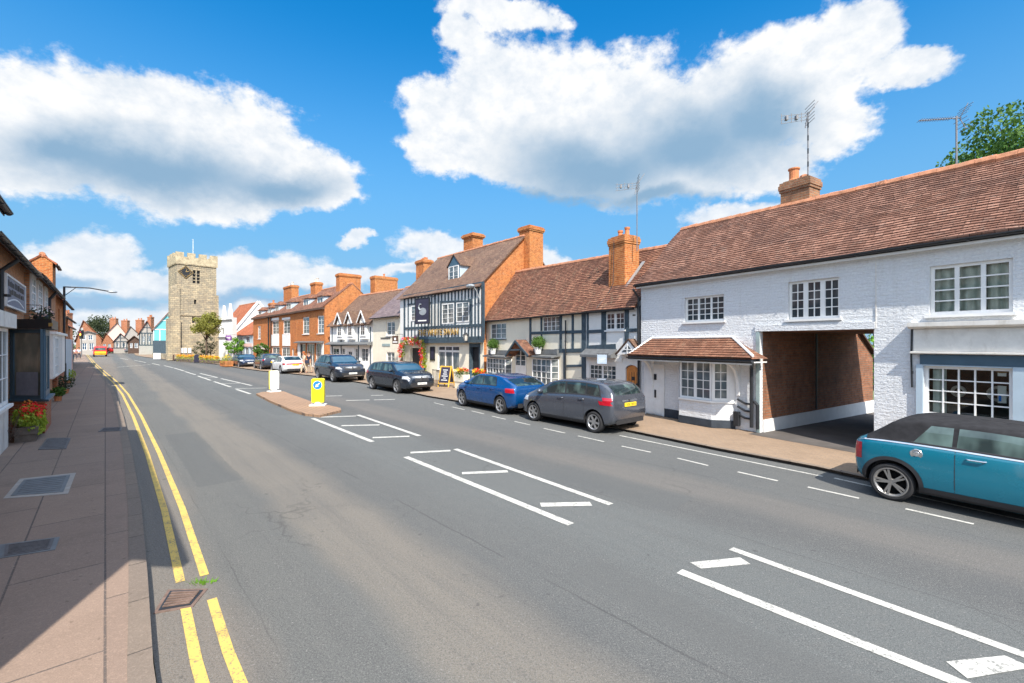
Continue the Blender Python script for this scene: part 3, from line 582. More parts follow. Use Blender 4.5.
# ------------------------------------------------------------------ ground, road, pavements
def struct(name, mb, mat, **k): return tag(mb.build(name, mat, None, **k), kind='structure')
m = MB(); m.quad((-600, -300, -.05), (600, -300, -.05), (600, 900, -.05), (-600, 900, -.05)); struct('ground', m, M['earth'])
KL = [(-26, .42), (-6, .3), (0.0, .27), (4.3, .27), (6, .33), (8.5, .4), (13, .45), (20, .46), (29, .38), (38, .15), (54, -.5), (75, -1.3), (100, -2.1), (140, -3.4)]     # left kerb (a, c)
KR = [G(430, 397), G(475, 404.5), G(520, 411.5), G(580, 421.5), G(637, 433), G(719, 450), G(820, 469), G(862, 478.5)]
d = (KR[-1] - KR[-2]).normalized(); d = Vector((.57, -.82, 0)).normalized(); KR += [KR[-1] + d * 3, KR[-1] + d * 9, KR[-1] + d * 22]
KR = [G(133, 352.0), G(136, 355.6), G(145, 357.3), G(160, 358.9), G(175, 360.5), G(191, 361.8), G(205, 363), G(222, 365.2), G(240, 368.3), G(262, 371.3), G(287, 373.6), G(313, 376.2), G(338, 379.3), G(364, 383.5), G(398, 390)] + KR
kl = [RD(a, c) for a, c in KL]
m = MB(); farL = kl[-1]
pts = kl + [Vector((-118, 168, 0)), Vector((-98, 168, 0))] + KR
# carriageway: strips between the two kerbs
def along(poly, n):
    L = [0]; 
    for i in range(1, len(poly)): L.append(L[-1] + (poly[i] - poly[i - 1]).length)
    out = []; j = 0
    for k in range(n):
        s = L[-1] * k / (n - 1)
        while j < len(poly) - 2 and L[j + 1] < s: j += 1
        out.append(poly[j].lerp(poly[j + 1], (s - L[j]) / max(1e-6, L[j + 1] - L[j])))
    return out
Rr = list(reversed(KR)); A_ = along(kl, 60); 
B_ = along(Rr + [Vector((-98, 128, 0))], 60)
for i in range(59): m.quad(A_[i], B_[i], B_[i + 1], A_[i + 1])
m.quad(A_[-1], B_[-1], (-90, 190, 0), (-140, 190, 0))
struct('road', m, M['asphalt'])
def offs(poly, o):
    r = []
    for i, p in enumerate(poly):
        t = (poly[min(i + 1, len(poly) - 1)] - poly[max(i - 1, 0)]).normalized(); r.append(p + Vector((t.y, -t.x, 0)) * o)
    return r
def strip(poly, o0, o1, z, m=None, z1=None):
    m = m or MB(); a, b = offs(poly, o0), offs(poly, o1)
    for i in range(len(poly) - 1):
        q = [a[i], b[i], b[i + 1], a[i + 1]]; m.quad(*[(p.x, p.y, (z if k in (0, 3) else (z if z1 is None else z1))) for k, p in enumerate(q)])
    return m
KH = .11
m = strip(kl, -6.5, -.15, KH); struct('pavement', m, M['slab'])
m = strip(kl, -.15, 0, KH + .004); strip(kl, -.001, 0, KH + .004, m, -.06); 
q = offs(kl, 0)
for i in range(len(kl) - 1): m.quad((q[i].x, q[i].y, KH + .004), (q[i].x, q[i].y, -.05), (q[i + 1].x, q[i + 1].y, -.05), (q[i + 1].x, q[i + 1].y, KH + .004))
struct('kerb', m, M['kerb'])
m = strip(KR, -14, -.14, .06) if False else MB()
inner = offs(KR, -.14) if False else None
t0 = offs(KR, .14); t1 = offs(KR, 9.0)
# right pavement lies between the kerb and beyond the facades; flattened far behind them
for i in range(len(KR) - 1): 
    a, b = t0[i], t0[i + 1]; nrm = Vector((.80, .60, 0)) if i > 14 else Vector((.72, .69, 0)); w = 9
    m.quad((a.x, a.y, .07), (b.x, b.y, .07), *[tuple(Vector((p.x, p.y, .07)) + (Vector((.80, .60, 0)) if j > 14 else Vector((.72, .69, 0))) * w) for p, j in ((b, i + 1), (a, i))])
struct('pavement', m, M['slab_r'])
m = MB()
for i in range(len(KR) - 1):
    a, b, c, e = KR[i], KR[i + 1], t0[i + 1], t0[i]; m.quad((a.x, a.y, .074), (b.x, b.y, .074), (c.x, c.y, .074), (e.x, e.y, .074)); m.quad((a.x, a.y, -.04), (b.x, b.y, -.04), (b.x, b.y, .074), (a.x, a.y, .074))
struct('kerb', m, M['kerb'])

# ---- painted lines
def pline(a, b, w, m, z=.005, ext=0):
    a, b = G(*a), G(*b); t = (b - a).normalized(); b = b + t * ext; n = Vector((-t.y, t.x, 0)) * w / 2
    k = max(1, int((b - a).length / .25)); 
    for i in range(k):
        p, q = a.lerp(b, i / k), a.lerp(b, (i + 1) / k); j = [random.uniform(-.004, .004) for _ in range(2)]
        m.quad(p - n, q - n, q + n, p + n) if False else m.quad((p - n).to_tuple()[:2] + (z,), (q - n).to_tuple()[:2] + (z,), (q + n).to_tuple()[:2] + (z,), (p + n).to_tuple()[:2] + (z,))
m = MB()
for a, b, w, e in [((312.5, 418.4), (372.6, 441.9), .13, 0), ((357.8, 415), (419.5, 436), .13, 0), ((405.9, 457), (571, 524.6), .13, 0), ((455.3, 449.2), (611, 504.6), .12, 0), ((679.5, 571.5), (958.6, 683), .125, 2.2), ((731, 548.8), (1024, 655), .11, 2.2),
                   ((320.3, 417.3), (356, 416.1), .16, 0), ((341.4, 425.8), (379.5, 425), .16, 0), ((372.6, 437.8), (409.5, 436.4), .15, 0), ((410.5, 452.8), (450.4, 450.8), .15, 0), ((462, 473.4), (507.8, 471.5), .15, 0), ((540.6, 505), (591, 504), .17, 0),
                   ((236.5, 389.4), (250.5, 394), .14, 0), ((214, 381.6), (230.6, 387), .14, 0), ((197.8, 376), (210.7, 380.4), .14, 0), ((185, 371.6), (195.5, 374.8), .14, 0), ((174, 368), (184, 371), .14, 0), ((164, 365.6), (173, 367.8), .14, 0), ((152, 363.4), (160, 365.2), .14, 0), ((134.5, 360.3), (146, 362.6), .14, 0), ((120, 358.2), (128, 359.6), .14, 0),
                   ((221, 378.6), (251.7, 385.6), .14, 0), ((200, 373.4), (217, 377.5), .14, 0), ((235, 388.7), (267, 388), .16, 0), ((222, 383.6), (243, 383.2), .16, 0), ((203, 377.8), (218, 377.6), .16, 0),
                   ((326, 396.2), (342, 395.8), .16, 0), ((346, 400.6), (369.5, 400), .16, 0), ((374, 400), (395, 399.4), .14, 0), ((371, 395.5), (383, 395.3), .14, 0),
                   ((619.5, 435.6), (822.7, 476.6), .065, 0), ((834, 478.2), (868, 485.8), .065, 9),
                   ((621.5, 446.2), (650.8, 452.4), .065, 0), ((677.3, 458.3), (708.2, 465.7), .065, 0), ((737.5, 472), (777.7, 481), .065, 0), ((807.8, 487.2), (859, 498.5), .065, 0), ((905.5, 509), (973.8, 524.3), .065, 0), ((1030, 537.5), (1115, 558), .065, 0),
                   ((471.5, 411), (484, 414), .06, 0), ((492, 416.3), (505.7, 419.4), .06, 0), ((514.5, 421.5), (530, 425), .06, 0), ((543.8, 428.5), (565, 433.2), .06, 0), ((578, 436), (604, 441.8), .06, 0), ((452, 407), (464.6, 409.8), .06, 0), ((434, 402.8), (444, 405.2), .06, 0)]:
    pline(a, b, w, m, ext=e)
for q in ([(690, 562.7), (740, 557.7), (750.6, 564.5), (701, 569)], [(946, 662), (1005, 656), (1032, 668), (967.5, 679)]): m.quad(*[(G(*p).x, G(*p).y, .005) for p in q])
for k in range(8): pline((118 + 4.2 * k, 367.2 - .35 * k), (120.5 + 4.2 * k, 367 - .35 * k), .3, m)
struct('road_marking', m, M['white_mark'])
m = MB()
sub = [RD(a, c) for a, c in KL]; dense = along(sub, 1700)
for o in (.265, .475):
    p0, p1 = offs(dense, o - .04), offs(dense, o + .04)
    for i in range(len(dense) - 1):
        a = dense[i].dot(Vector((-.667, .745, 0)))
        if 5.26 < a < 5.80: continue
        if 3.0 < a < 5.5:
            pass
        m.quad(*[(p.x, p.y, .005) for p in (p0[i], p1[i], p1[i + 1], p0[i + 1])])
struct('road_marking', m, M['yellow_mark'])

# ---- traffic island and its bollards
isl = [(256.2, 393.2), (262, 391.6), (283.5, 391), (293.7, 395), (311.4, 401.2), (340.6, 407.6), (341, 409.6), (320, 414.6), (305, 413), (291, 409), (269.6, 400)]
P = [G(x, y, .1) for x, y in isl]; c = sum(P, Vector()) / len(P); m = MB(); m.poly([(c + (p - c) * .97).to_tuple()[:2] + (.1,) for p in reversed(P)])
for i in range(len(P)):
    a, b = P[i], P[(i + 1) % len(P)]; a2, b2 = c + (a - c) * .97, c + (b - c) * .97
    m.quad((a.x, a.y, -.02), (b.x, b.y, -.02), (b.x, b.y, .085), (a.x, a.y, .085)); m.quad((a.x, a.y, .085), (b.x, b.y, .085), (b2.x, b2.y, .1), (a2.x, a2.y, .1))
struct('traffic_island', m, M['island'])
def bollard(px, py, w, h, label, face, back, disc):
    p = G(px, py, .1); rz = math.atan2(p.x, -p.y) + math.pi if False else -math.atan2(p.x, p.y); rz += R(-14) if disc else R(24)
    t = thing('keep_left_bollard', label, 'bollard', p, rz, 'traffic island bollards'); m = MB(); m.box(-w * .62, w * .62, -.2, .2, 0, .05); m.lathe([(w * .3, .05), (w * .26, .14)], n=12); m.build('base', M['white'], t)
    def prof(y, sx=1): 
        n = 8; r = .07; a = [(-w * .47 * sx, .12), (w * .47 * sx, .12), (w / 2 * sx, .4)]
        a += [(w / 2 * sx - r + r * math.cos(math.pi / 2 * k / n), h - r + r * math.sin(math.pi / 2 * k / n)) for k in range(n + 1)] + [(-w / 2 * sx + r - r * math.sin(math.pi / 2 * k / n), h - r + r * math.cos(math.pi / 2 * k / n)) for k in range(n + 1)] + [(-w / 2 * sx, .4)]
        return [(x, y, z) for x, z in a]
    m = MB(); m.prism(prof(-.10), (0, .1, 0)); m.build('body', face, t, recalc=True, bevel=.012); m = MB(); m.prism(prof(0.001), (0, .1, 0)); m.build('back_shell', back, t, recalc=True, bevel=.012)
    if disc:
        m = MB(); m.lathe([(.001, -.108), (.165, -.108), (.165, -.1015)], (0, 0, h - .25), 28, 'y'); dd = m.build('sign_face', M['sign_white'], t)
        m = MB(); m.lathe([(.001, -.112), (.155, -.112), (.155, -.1075)], (0, 0, h - .25), 28, 'y'); m.build('sign_disc', M['blue_disc'], dd)
        m = MB(); u = Vector((-.7, 0, -.7)); q = Vector((.7, 0, -.7)); o = Vector((0, -.1135, h - .25))
        m.poly([tuple(o + u * a + q * b) for a, b in ((-.11, -.02), (-.11, .02), (.0, .02), (.0, .07), (.115, 0), (.0, -.07), (.0, -.02))]); m.build('arrow', M['white'], dd)
    return t
bollard(318.2, 405.4, .46, 1.04, 'yellow internally lit bollard with blue keep left disc, nearer end of the traffic island', M['bol_y'], M['bol_y'], True)
bollard(274, 391.6, .42, 1.04, 'white backed bollard with yellow edge at the far end of the traffic island', M['bol_w'], M['bol_y'], False)

# ---- covers and gully
def cover(name, label, quad, mat, frame=None, z=KH, slots=0, grp=None):
    P = [G(x, y, z) for x, y in quad]; c = sum(P, Vector()) / 4; t = thing(name, label, 'drain' if slots else 'manhole cover', c, 0, grp); P = [p - c for p in P]
    if frame:
        m = MB(); m.prism([(p.x, p.y, -.03) for p in P], (0, 0, .036)); m.build('frame', frame, t); P = [p * .82 for p in P]
    m = MB(); m.prism([(p.x, p.y, -.02) for p in P], (0, 0, .031)); o = m.build('cover_plate', mat if not slots else M['black'], t)
    m = MB(); n = 7 if slots else 9
    for i in range(1, n):
        a, b = P[0].lerp(P[3], i / n), P[1].lerp(P[2], i / n); a, b = a.lerp(b, .08), b.lerp(a, .08); m.bar((a.x, a.y, .013), (b.x, b.y, .013), .012 if not slots else .022, .006 if not slots else .016)
    m.build('ribs', mat if not slots else M['rust'], o)
cover('manhole_cover', 'square steel manhole cover in a pale concrete frame on the pavement', [(3, 499), (68, 494), (76, 473), (20, 479)], M['lead'], M['conc'])
cover('manhole_cover', 'dark narrow access cover nearest the camera on the left pavement', [(-2, 559), (55, 550), (60, 537), (0, 545)], M['iron'], M['lead'])
cover('manhole_cover', 'plain dark cover in the pavement next to the red flower trough', [(38, 450), (66, 449), (71, 438), (47, 438.5)], M['iron'])
cover('manhole_cover', 'small dark cover beside the kerb stones', [(98, 432), (121, 431), (122, 427.5), (103, 428)], M['iron'])
cover('gully_grating', 'rusty cast iron gully grate beside the kerb interrupting the double yellow lines', [(153, 614), (193, 607), (208, 589), (168, 590)], M['iron'], M['rust'], z=0.002, slots=1)
m = MB(); 
for k in range(60): a = random.uniform(0, 6.28); r = random.uniform(0, .12); m.add([(r * math.cos(a) * 1.4, r * math.sin(a) * .5, 0), (r * math.cos(a) * 1.5 + .012, r * math.sin(a) * .5, 0), (r * math.cos(a) * 1.9, r * math.sin(a) * .8, random.uniform(.02, .06))], [(0, 1, 2)])
o = m.build('weed', M['leaf_br'], None, loc=G(200, 583)); tag(o, 'tuft of bright green weed growing by the gully grate', 'weed')

# ------------------------------------------------------------------ right hand side: long white house with the arch
F1 = Face((4.49, 15.83), (10.65, 5.86)); f = F1
W1 = f.rect(684.6, 724, 296, 321.3); W2 = f.rect(788, 839.5, 279.5, 318.6); W3 = f.rect(929.5, 1013, 262, 313.5)
AR = (f.uz(760, 400)[0], f.uz(874, 400)[0], 0, 2.73)
SH = f.rect(924, 1013, 367, 431); SH = (SH[0], SH[1], .95, SH[3]); b = f.thing('white_house', 'long white painted brick house with a carriage arch and red tiled roof', 'house')
uB0, uB1 = f.uz(679, 400, .45)[0], f.uz(711.5, 400, .45)[0]; uBR = f.uz(735, 420)[0]; dr0, dr1 = f.uz(646.5, 400)[0], f.uz(663, 400)[0]
ZE, ZR, YR, DD = 4.55, 6.62, 2.3, 4.7
ops = [W1, W2, W3, AR, SH]
def ex(m):
    shell(m, 0, f.W, DD, ZE, ZR, YR, back=False, zr1=ZR - .28); m.quad((0, DD, 0), (0, DD, ZE), (AR[0], DD, ZE), (AR[0], DD, 0)); m.quad((AR[1], DD, 0), (AR[1], DD, ZE), (f.W, DD, ZE), (f.W, DD, 0)); m.quad((AR[0], DD, 2.73), (AR[0], DD, ZE), (AR[1], DD, ZE), (AR[1], DD, 2.73))
wall(b, 0, f.W, 0, ZE, ops, M['white_brick'], extra=ex)
W1o = W1; window(b, W1, 3, 2, 4, fw=.055, bar=.022); window(b, W2, 3, 2, 4, fw=.055, bar=.022, mull=.11)
# big picture window: real glass in front of gathered net curtains
def glazed(r, lights, cols, rows, y=.06, back=.35, curtain=None, bar=.025, fw=.06, mull=.07, sill=True):
    o = window(b, r, lights, cols, rows, y=y, fw=fw, bar=bar, pane=M['clear'], mull=mull, sill=sill, proud=.03); x0, x1, z0, z1 = r
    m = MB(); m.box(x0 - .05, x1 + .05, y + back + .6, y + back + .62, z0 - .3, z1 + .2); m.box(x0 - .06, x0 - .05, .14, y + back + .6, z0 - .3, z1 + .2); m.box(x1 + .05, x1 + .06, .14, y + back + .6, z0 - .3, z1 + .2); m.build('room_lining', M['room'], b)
    if curtain:
        for (a, c) in curtain:
            m = MB(); n = int((c - a) / .025)
            for i in range(n):
                p, q = a + (c - a) * i / n, a + (c - a) * (i + 1) / n; yy = lambda u: y + .12 + .025 * math.sin(u * 42 + math.sin(u * 5) * 2)
                m.quad((p, yy(p), z0 - .02), (q, yy(q), z0 - .02), (q, yy(q), z1 + .02), (p, yy(p), z1 + .02))
            m.build('curtain', M['curtain'], o, smooth=True)
    return o
x0, x1 = W3[:2]; w = x1 - x0; glazed(W3, 3, 1, 4, curtain=[(x0 + .05, x0 + w * .32), (x0 + w * .345, x0 + w * .655), (x0 + w * .68, x1 - .05)])
glazed(SH, 5, 1, 4, y=.05, bar=.022, mull=.024, fw=.055, curtain=[(SH[0] + .1, SH[0] + .3)], sill=True)
# arch: lintel, post, passage
m = MB(); m.box(AR[0] - .12, AR[1] + .02, -.035, .16, 2.735, 2.90); m.build('lintel', M['white_brick'], b)
m = MB(); m.box(AR[0] - .10, AR[0] - .003, -.028, .0, 0, 2.73); m.build('door_post', M['green_post'], b)
pl = 7.0; m = MB(); x = AR[0] + .004
m.poly([(x, .13, .0), (x, .13, 2.73), (x, 5.9, 2.73), (x, pl, 1.95), (x, pl, 0)]); x2 = AR[1] - .004
m.poly([(x2, .13, 0), (x2, DD, 0), (x2, DD, 2.73), (x2, .13, 2.73)]); m.quad((x, .13, 2.725), (x, 5.7, 2.725), (x2, 5.7, 2.725), (x2, .13, 2.725)); m.quad((x2, DD, 0), (x2, 5.7, 0), (x2, 5.7, 2.725), (x2, DD, 2.725)); m.quad((x - .2, 5.7, 2.72), (x2 + .1, 5.7, 2.72), (x2 + .1, DD, 3.3), (x - .2, DD, 3.3))
m.quad((x - .25, DD + .01, 0), (x - .25, pl, 0), (x - .25, pl, 2), (x - .25, DD + .01, 2.7)); m.poly([(x, pl, 0), (x, pl, 1.95), (x - .25, pl, 1.95), (x - .25, pl, 0)])
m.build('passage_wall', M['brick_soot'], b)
m = MB(); m.prism([(x + .003, .135, 0), (x + .003, pl, 0), (x + .003, pl, .42), (x + .003, .135, .34)], (.03, 0, 0)); m.build('passage_skirting', M['white'], b)
m = MB(); m.bar((x + .06, 5.8, 2.82), (x + .06, pl + .1, 1.98), .12, .06); m.bar((x - .1, 5.8, 2.87), (x - .1, pl + .1, 2.03), .3, .05); m.build('barge_board', M['timber_brown'], b)
m = MB(); m.box(x + .035, x + .075, 2.9, 2.94, .42, 2.7); m.build('passage_pipe', M['black'], b)
m = MB()
for k in range(4): m.box(x2 - .25, x2, 0, 0, 0, 0) if False else None
# roof
rf = roof(b, 0, f.W, DD, ZE, ZR, YR, M['tile'], zr1=ZR - .26, ov=.19, ovx=.10, courses=.105, sag=.10, seed=2)
gutter(b, -.1, f.W, -.25, 4.42); m = MB(); m.box(-.05, f.W, -.18, -.16, 4.3, 4.44); m.box(-.05, f.W, -.158, -.002, 4.34, 4.36); m.build('fascia', M['white'], b)
u = f.uz(800, 190)[0]; cx = 5.75
def at_y(f, px, py, y): return f.uz(px, py, -y)
cx, cz = at_y(f, 800, 182, YR + .25); chimney(b, cx, YR + .25, .82, .62, 5.6, cz, M['brick_old'], pots=0)
ch = kids(b)[-1]; ux, uz_ = at_y(f, 794, 182, YR + .2); m = MB(); m.lathe([(.16, 0), (.17, .03), (.13, .1), (.13, .36), (.16, .38), (.16, .42), (.1, .42), (.1, .3), (.001, .3)], (ux, YR + .2, cz + .02), 14); m.build('chimney_pot', M['pot'], ch)
m = MB(); 
for k in range(9): m.box(cx - .2 + random.uniform(-.3, .45), cx + .0 + random.uniform(0, .45), YR + .05, YR + .5, cz + .05, cz + .06 + random.uniform(.03, .12)) if False else None
m.lathe([(.14, 0), (.12, .1), (.05, .14), (.001, .14)], (cx + .12, YR + .25, cz + .05), 8); m.build('mortar_flaunching', M['ridge'], ch)
# porch canopy over door and bay
c0 = f.uz(628, 358, .75)[0]; c1 = f.uz(752, 360, .75)[0]; zt = f.uz(690, 340)[1]; zl = f.uz(700, 359.5, .75)[1]; t0_, t1_ = f.uz(652, 340)[0], f.uz(733, 340)[0]
cp = MB(); slope(cp, c0, c1, -.75, zl + .04, .0, zt, zt, courses=.11, sag=.02, seed=9, xr0=t0_, xr1=t1_, th=.05, nx=14)
# hips either side
cp.poly([(c0, -.75, zl + .06), (t0_, -.01, zt + .04), (c0, -.01, zl + .06)]); cp.poly([(c1, -.75, zl + .06), (c1, -.01, zl + .06), (t1_, -.01, zt + .04)])
can = cp.build('canopy_roof', M['tile_o'], b)
m = MB(); m.tube([(t0_, -.02, zt + .07), (t1_, -.02, zt + .08)], .035, 6); m.tube([(t1_, -.03, zt + .08), (c1, -.70, zl + .13)], .035, 6); m.tube([(t0_, -.03, zt + .07), (c0 + .02, -.70, zl + .12)], .035, 6); m.build('mortar_fillet', M['white'], can)
gutter(b, c0, c1 + .03, -.80, zl + .01, r=.045); m = MB(); m.box(c0 + .03, c1 - .03, -.74, -.003, zl - .05, zl - .02); m.box(c0 + .02, c1 - .02, -.745, -.715, zl - .10, zl + .0); m.build('soffit', M['white'], b)
# bay window
BP = .45; bm_ = MB(); zs0, zs1 = f.uz(695, 399, BP)[1], zl - .05
ft = [(uB0, -BP), (uB1, -BP), (uBR, -.002)]; 
bm_.quad((uB0, -BP, 0), (uB1, -BP, 0), (uB1, -BP, zs0), (uB0, -BP, zs0)); bm_.quad((uB1, -BP, 0), (uBR, -.002, 0), (uBR, -.002, zs0), (uB1, -BP, zs0)); bm_.quad((uB0, -.002, 0), (uB0, -BP, 0), (uB0, -BP, zs1), (uB0, -.002, zs1))
bm_.poly([(uB0, -.002, zs0), (uB0, -BP, zs0), (uB1, -BP, zs0), (uBR, -.002, zs0)]); bay = bm_.build('bay', M['white_brick'], b)
def oriented_window(parent, p0, p1, z0, z1, **k):
    """window in a bay facet running p0 -> p1 in plan"""
    d = Vector(p1) - Vector(p0); L = d.length; w = window(parent, (0, L, z0, z1), y=0, sill=False, **k); w.location = (p0[0], p0[1], 0); w.rotation_euler = (0, 0, math.atan2(d.y, d.x)); return w
mm = MB(); mm.box(uB0, uB1, -BP - .05, -BP + .0, zs0 - .05, zs0); mm.build('sill', M['white'], bay)
oriented_window(bay, (uB0 + .02, -BP + .01), (uB1 - .01, -BP + .01), zs0 + .003, zs1, lights=2, cols=2, rows=4, fw=.055, mull=.09, pane=M['pane_l'])
d = (Vector((uBR, 0)) - Vector((uB1, -BP))); e = Vector((uB1, -BP)) + d * .78
oriented_window(bay, (uB1 + .01, -BP + .01), (e.x, e.y), zs0 + .003, zs1, lights=1, cols=2, rows=4, fw=.075, pane=M['pane_l'])
mm = MB(); mm.prism([(uB1, -BP - .05, zs0 - .055), (uBR, -.05, zs0 - .055), (uBR, -.0, zs0 - .055), (uB1, -BP, zs0 - .055)], (0, 0, .05)); mm.build('sill', M['white'], bay)
mm = MB(); mm.prism([(e.x, e.y, zs0), (uBR, -.003, zs0), (uBR, .02, zs0), (e.x, e.y + .06, zs0)], (0, 0, zs1 - zs0)); mm.build('bay_pier', M['white'], bay)
# plinth
m = MB(); m.box(0, dr0 - .02, -.02, -.003, 0, .25); m.build('plinth', M['plinth'], b); m = MB(); m.box(dr1 + .02, uB0 - .02, -.02, -.003, 0, .27); m.build('plinth', M['plinth'], b); m = MB(); m.prism([(uB0 - .01, -.02, 0), (uB0 - .01, -BP - .015, 0), (uB1 + .005, -BP - .015, 0), (uBR + .02, -.02, 0)], (0, 0, .22)); m.build('plinth', M['plinth'], b)
# panelled white door
dz = f.uz(655, 366)[1]; m = MB(); m.box(dr0, dr1, -.03, -.004, .04, dz); 
for (a, c) in ((.15, .46), (.54, .86)):
    for (p, q) in ((.06, .30), (.36, .62), (.68, .93)): m.box(lerp(dr0, dr1, a), lerp(dr0, dr1, c), -.042, -.031, lerp(0, dz, p), lerp(0, dz, q))
dd = m.build('door', M['white'], b); m = MB(); xx = lerp(dr0, dr1, .6); m.box(xx - .05, xx + .05, -.06, -.043, dz * .72, dz * .84); m.box(xx - .035, xx + .035, -.06, -.043, dz * .36, dz * .52); m.build('letter_plate', M['black'], dd)
m = MB(); m.box(dr0 - .07, dr0 - .003, -.035, -.004, 0, dz + .06); m.box(dr1 + .003, dr1 + .07, -.035, -.004, 0, dz + .06); m.box(dr0 - .003, dr1 + .003, -.035, -.004, dz + .003, dz + .06); m.build('door_frame', M['white'], b)
# curved brackets under the canopy
def bracket(x):
    m = MB(); pts = [(x, -.06 - .5 * (1 - math.cos(t)), zl - .75 + .66 * math.sin(t)) for t in [math.pi / 2 * k / 8 for k in range(9)]]
    for a, c in zip(pts, pts[1:]): m.bar(a, c, .07, .07, (1, 0, 0))
    m.box(x - .045, x + .045, -.07, -.003, zl - 1.0, zl - .08); m.build('bracket', M['white'], b)
bracket(uBR + .12); bracket(c0 + .42)
# downpipes
pipe(b, [(-.06, -.34, 4.28), (-.06, -.06, 4.0), (-.06, -.06, .1)]); px = f.uz(751.5, 400, .1)[0]
pipe(b, [(c1 + .02, -.78, zl - .02), (px, -.10, zl - .22), (px, -.10, .12)], .045)
m = MB(); 
for z in (.35, .55, .75): m.tube([(px - .42, -.07, z + .1), (px - .2, -.07, z), (px - .06, -.08, z)], .03, 6)
m.box(px - .5, px - .36, -.14, -.03, .1, .5); m.tube([(px + .16, -.08, .1), (px + .16, -.08, .75), (px + .05, -.08, .85)], .04, 6); m.build('waste_pipe', M['black'], b)
# seam pipe, cable, shop cornice and signboard
us = f.uz(875, 300)[0]; m = MB(); m.tube([(us + .02, -.012, 2.75), (us + .02, -.012, 4.2)], .008, 6); m.build('cable', M['pipe_white'], b)
s0, zc = f.uz(907, 322.5, .2); S1 = f.W; m = MB(); m.prism([(s0, -.003, zc), (s0, -.20, zc - .01), (s0, -.20, zc - .09), (s0, -.14, zc - .12), (s0, -.003, zc - .14)], (S1 - s0, 0, 0)); m.build('cornice', M['pipe_white'], b)
za = f.uz(940, 352, .1)[1]; zb_ = f.uz(960, 365.5, .06)[1]; m = MB(); m.box(s0 + .06, S1, -.05, -.003, za + .01, zc - .141); m.build('signboard_panel', M['pipe_white'], b)
m = MB(); m.prism([(s0 + .02, -.003, za + .01), (s0 + .02, -.13, za), (s0 + .02, -.13, za - .03), (s0 + .02, -.003, za - .05)], (S1 - s0, 0, 0)); m.build('lower_moulding', M['pipe_white'], b)
m = MB(); m.box(s0 + .16, S1, -.045, -.003, zb_, za - .055); m.build('shop_fascia', M['navy'], b)
m = MB(); m.box(s0 + .10, SH[0] - .006, -.05, -.003, 0, zb_ - .003); m.box(SH[1] + .006, SH[1] + .5, -.05, -.003, 0, zb_ - .003); m.box(SH[0] - .0, SH[1], -.05, -.003, SH[3] + .003, zb_ - .004); m.box(SH[0], SH[1], -.05, -.003, 0, SH[2] - .07); m.build('shopfront', M['pale_blue'], b)
pipe(b, [(s0 + .03, -.04, zc - .14), (s0 + .02, -.04, zc - .7), (s0 + .03, -.03, zc - 1.35)], .017, name='cable')
# cards on the inside of the glass
q0 = SH[0] + (SH[1] - SH[0]) * .83; m = MB(); m.box(q0, SH[1] - .1, .086, .09, 1.80, 2.06); k = m.build('window_card', M['white'], b); m = MB(); m.lathe([(.001, -.004), (.10, -.004), (.1, 0)], (0, 0, 0), 20, 'y'); e = m.build('emblem', M['pub_gold'], k); e.location = ((q0 + SH[1] - .1) / 2, .085, 1.93); e.scale = (1.1, 1, .75)
m = MB(); m.box(q0, SH[1] - .1, .086, .09, 1.3, 1.62); k = m.build('window_card', M['plate_w'], b); m = MB(); m.box(q0 + .05, SH[1] - .2, .080, .085, 1.33, 1.45); m.build('window_sticker', M['blue_disc'], k)
for k, (t_, r_) in enumerate(((.28, .09), (.62, .12))): m = MB(); m.tube([(SH[0] + 1.0 * t_ * 1.6 + r_ * math.cos(a), .3, 1.45 + r_ * math.sin(a)) for a in [math.pi * 2 * j / 20 for j in range(21)]], .03, 6); o = m.build('display_wreath', M['planter_w'], b)
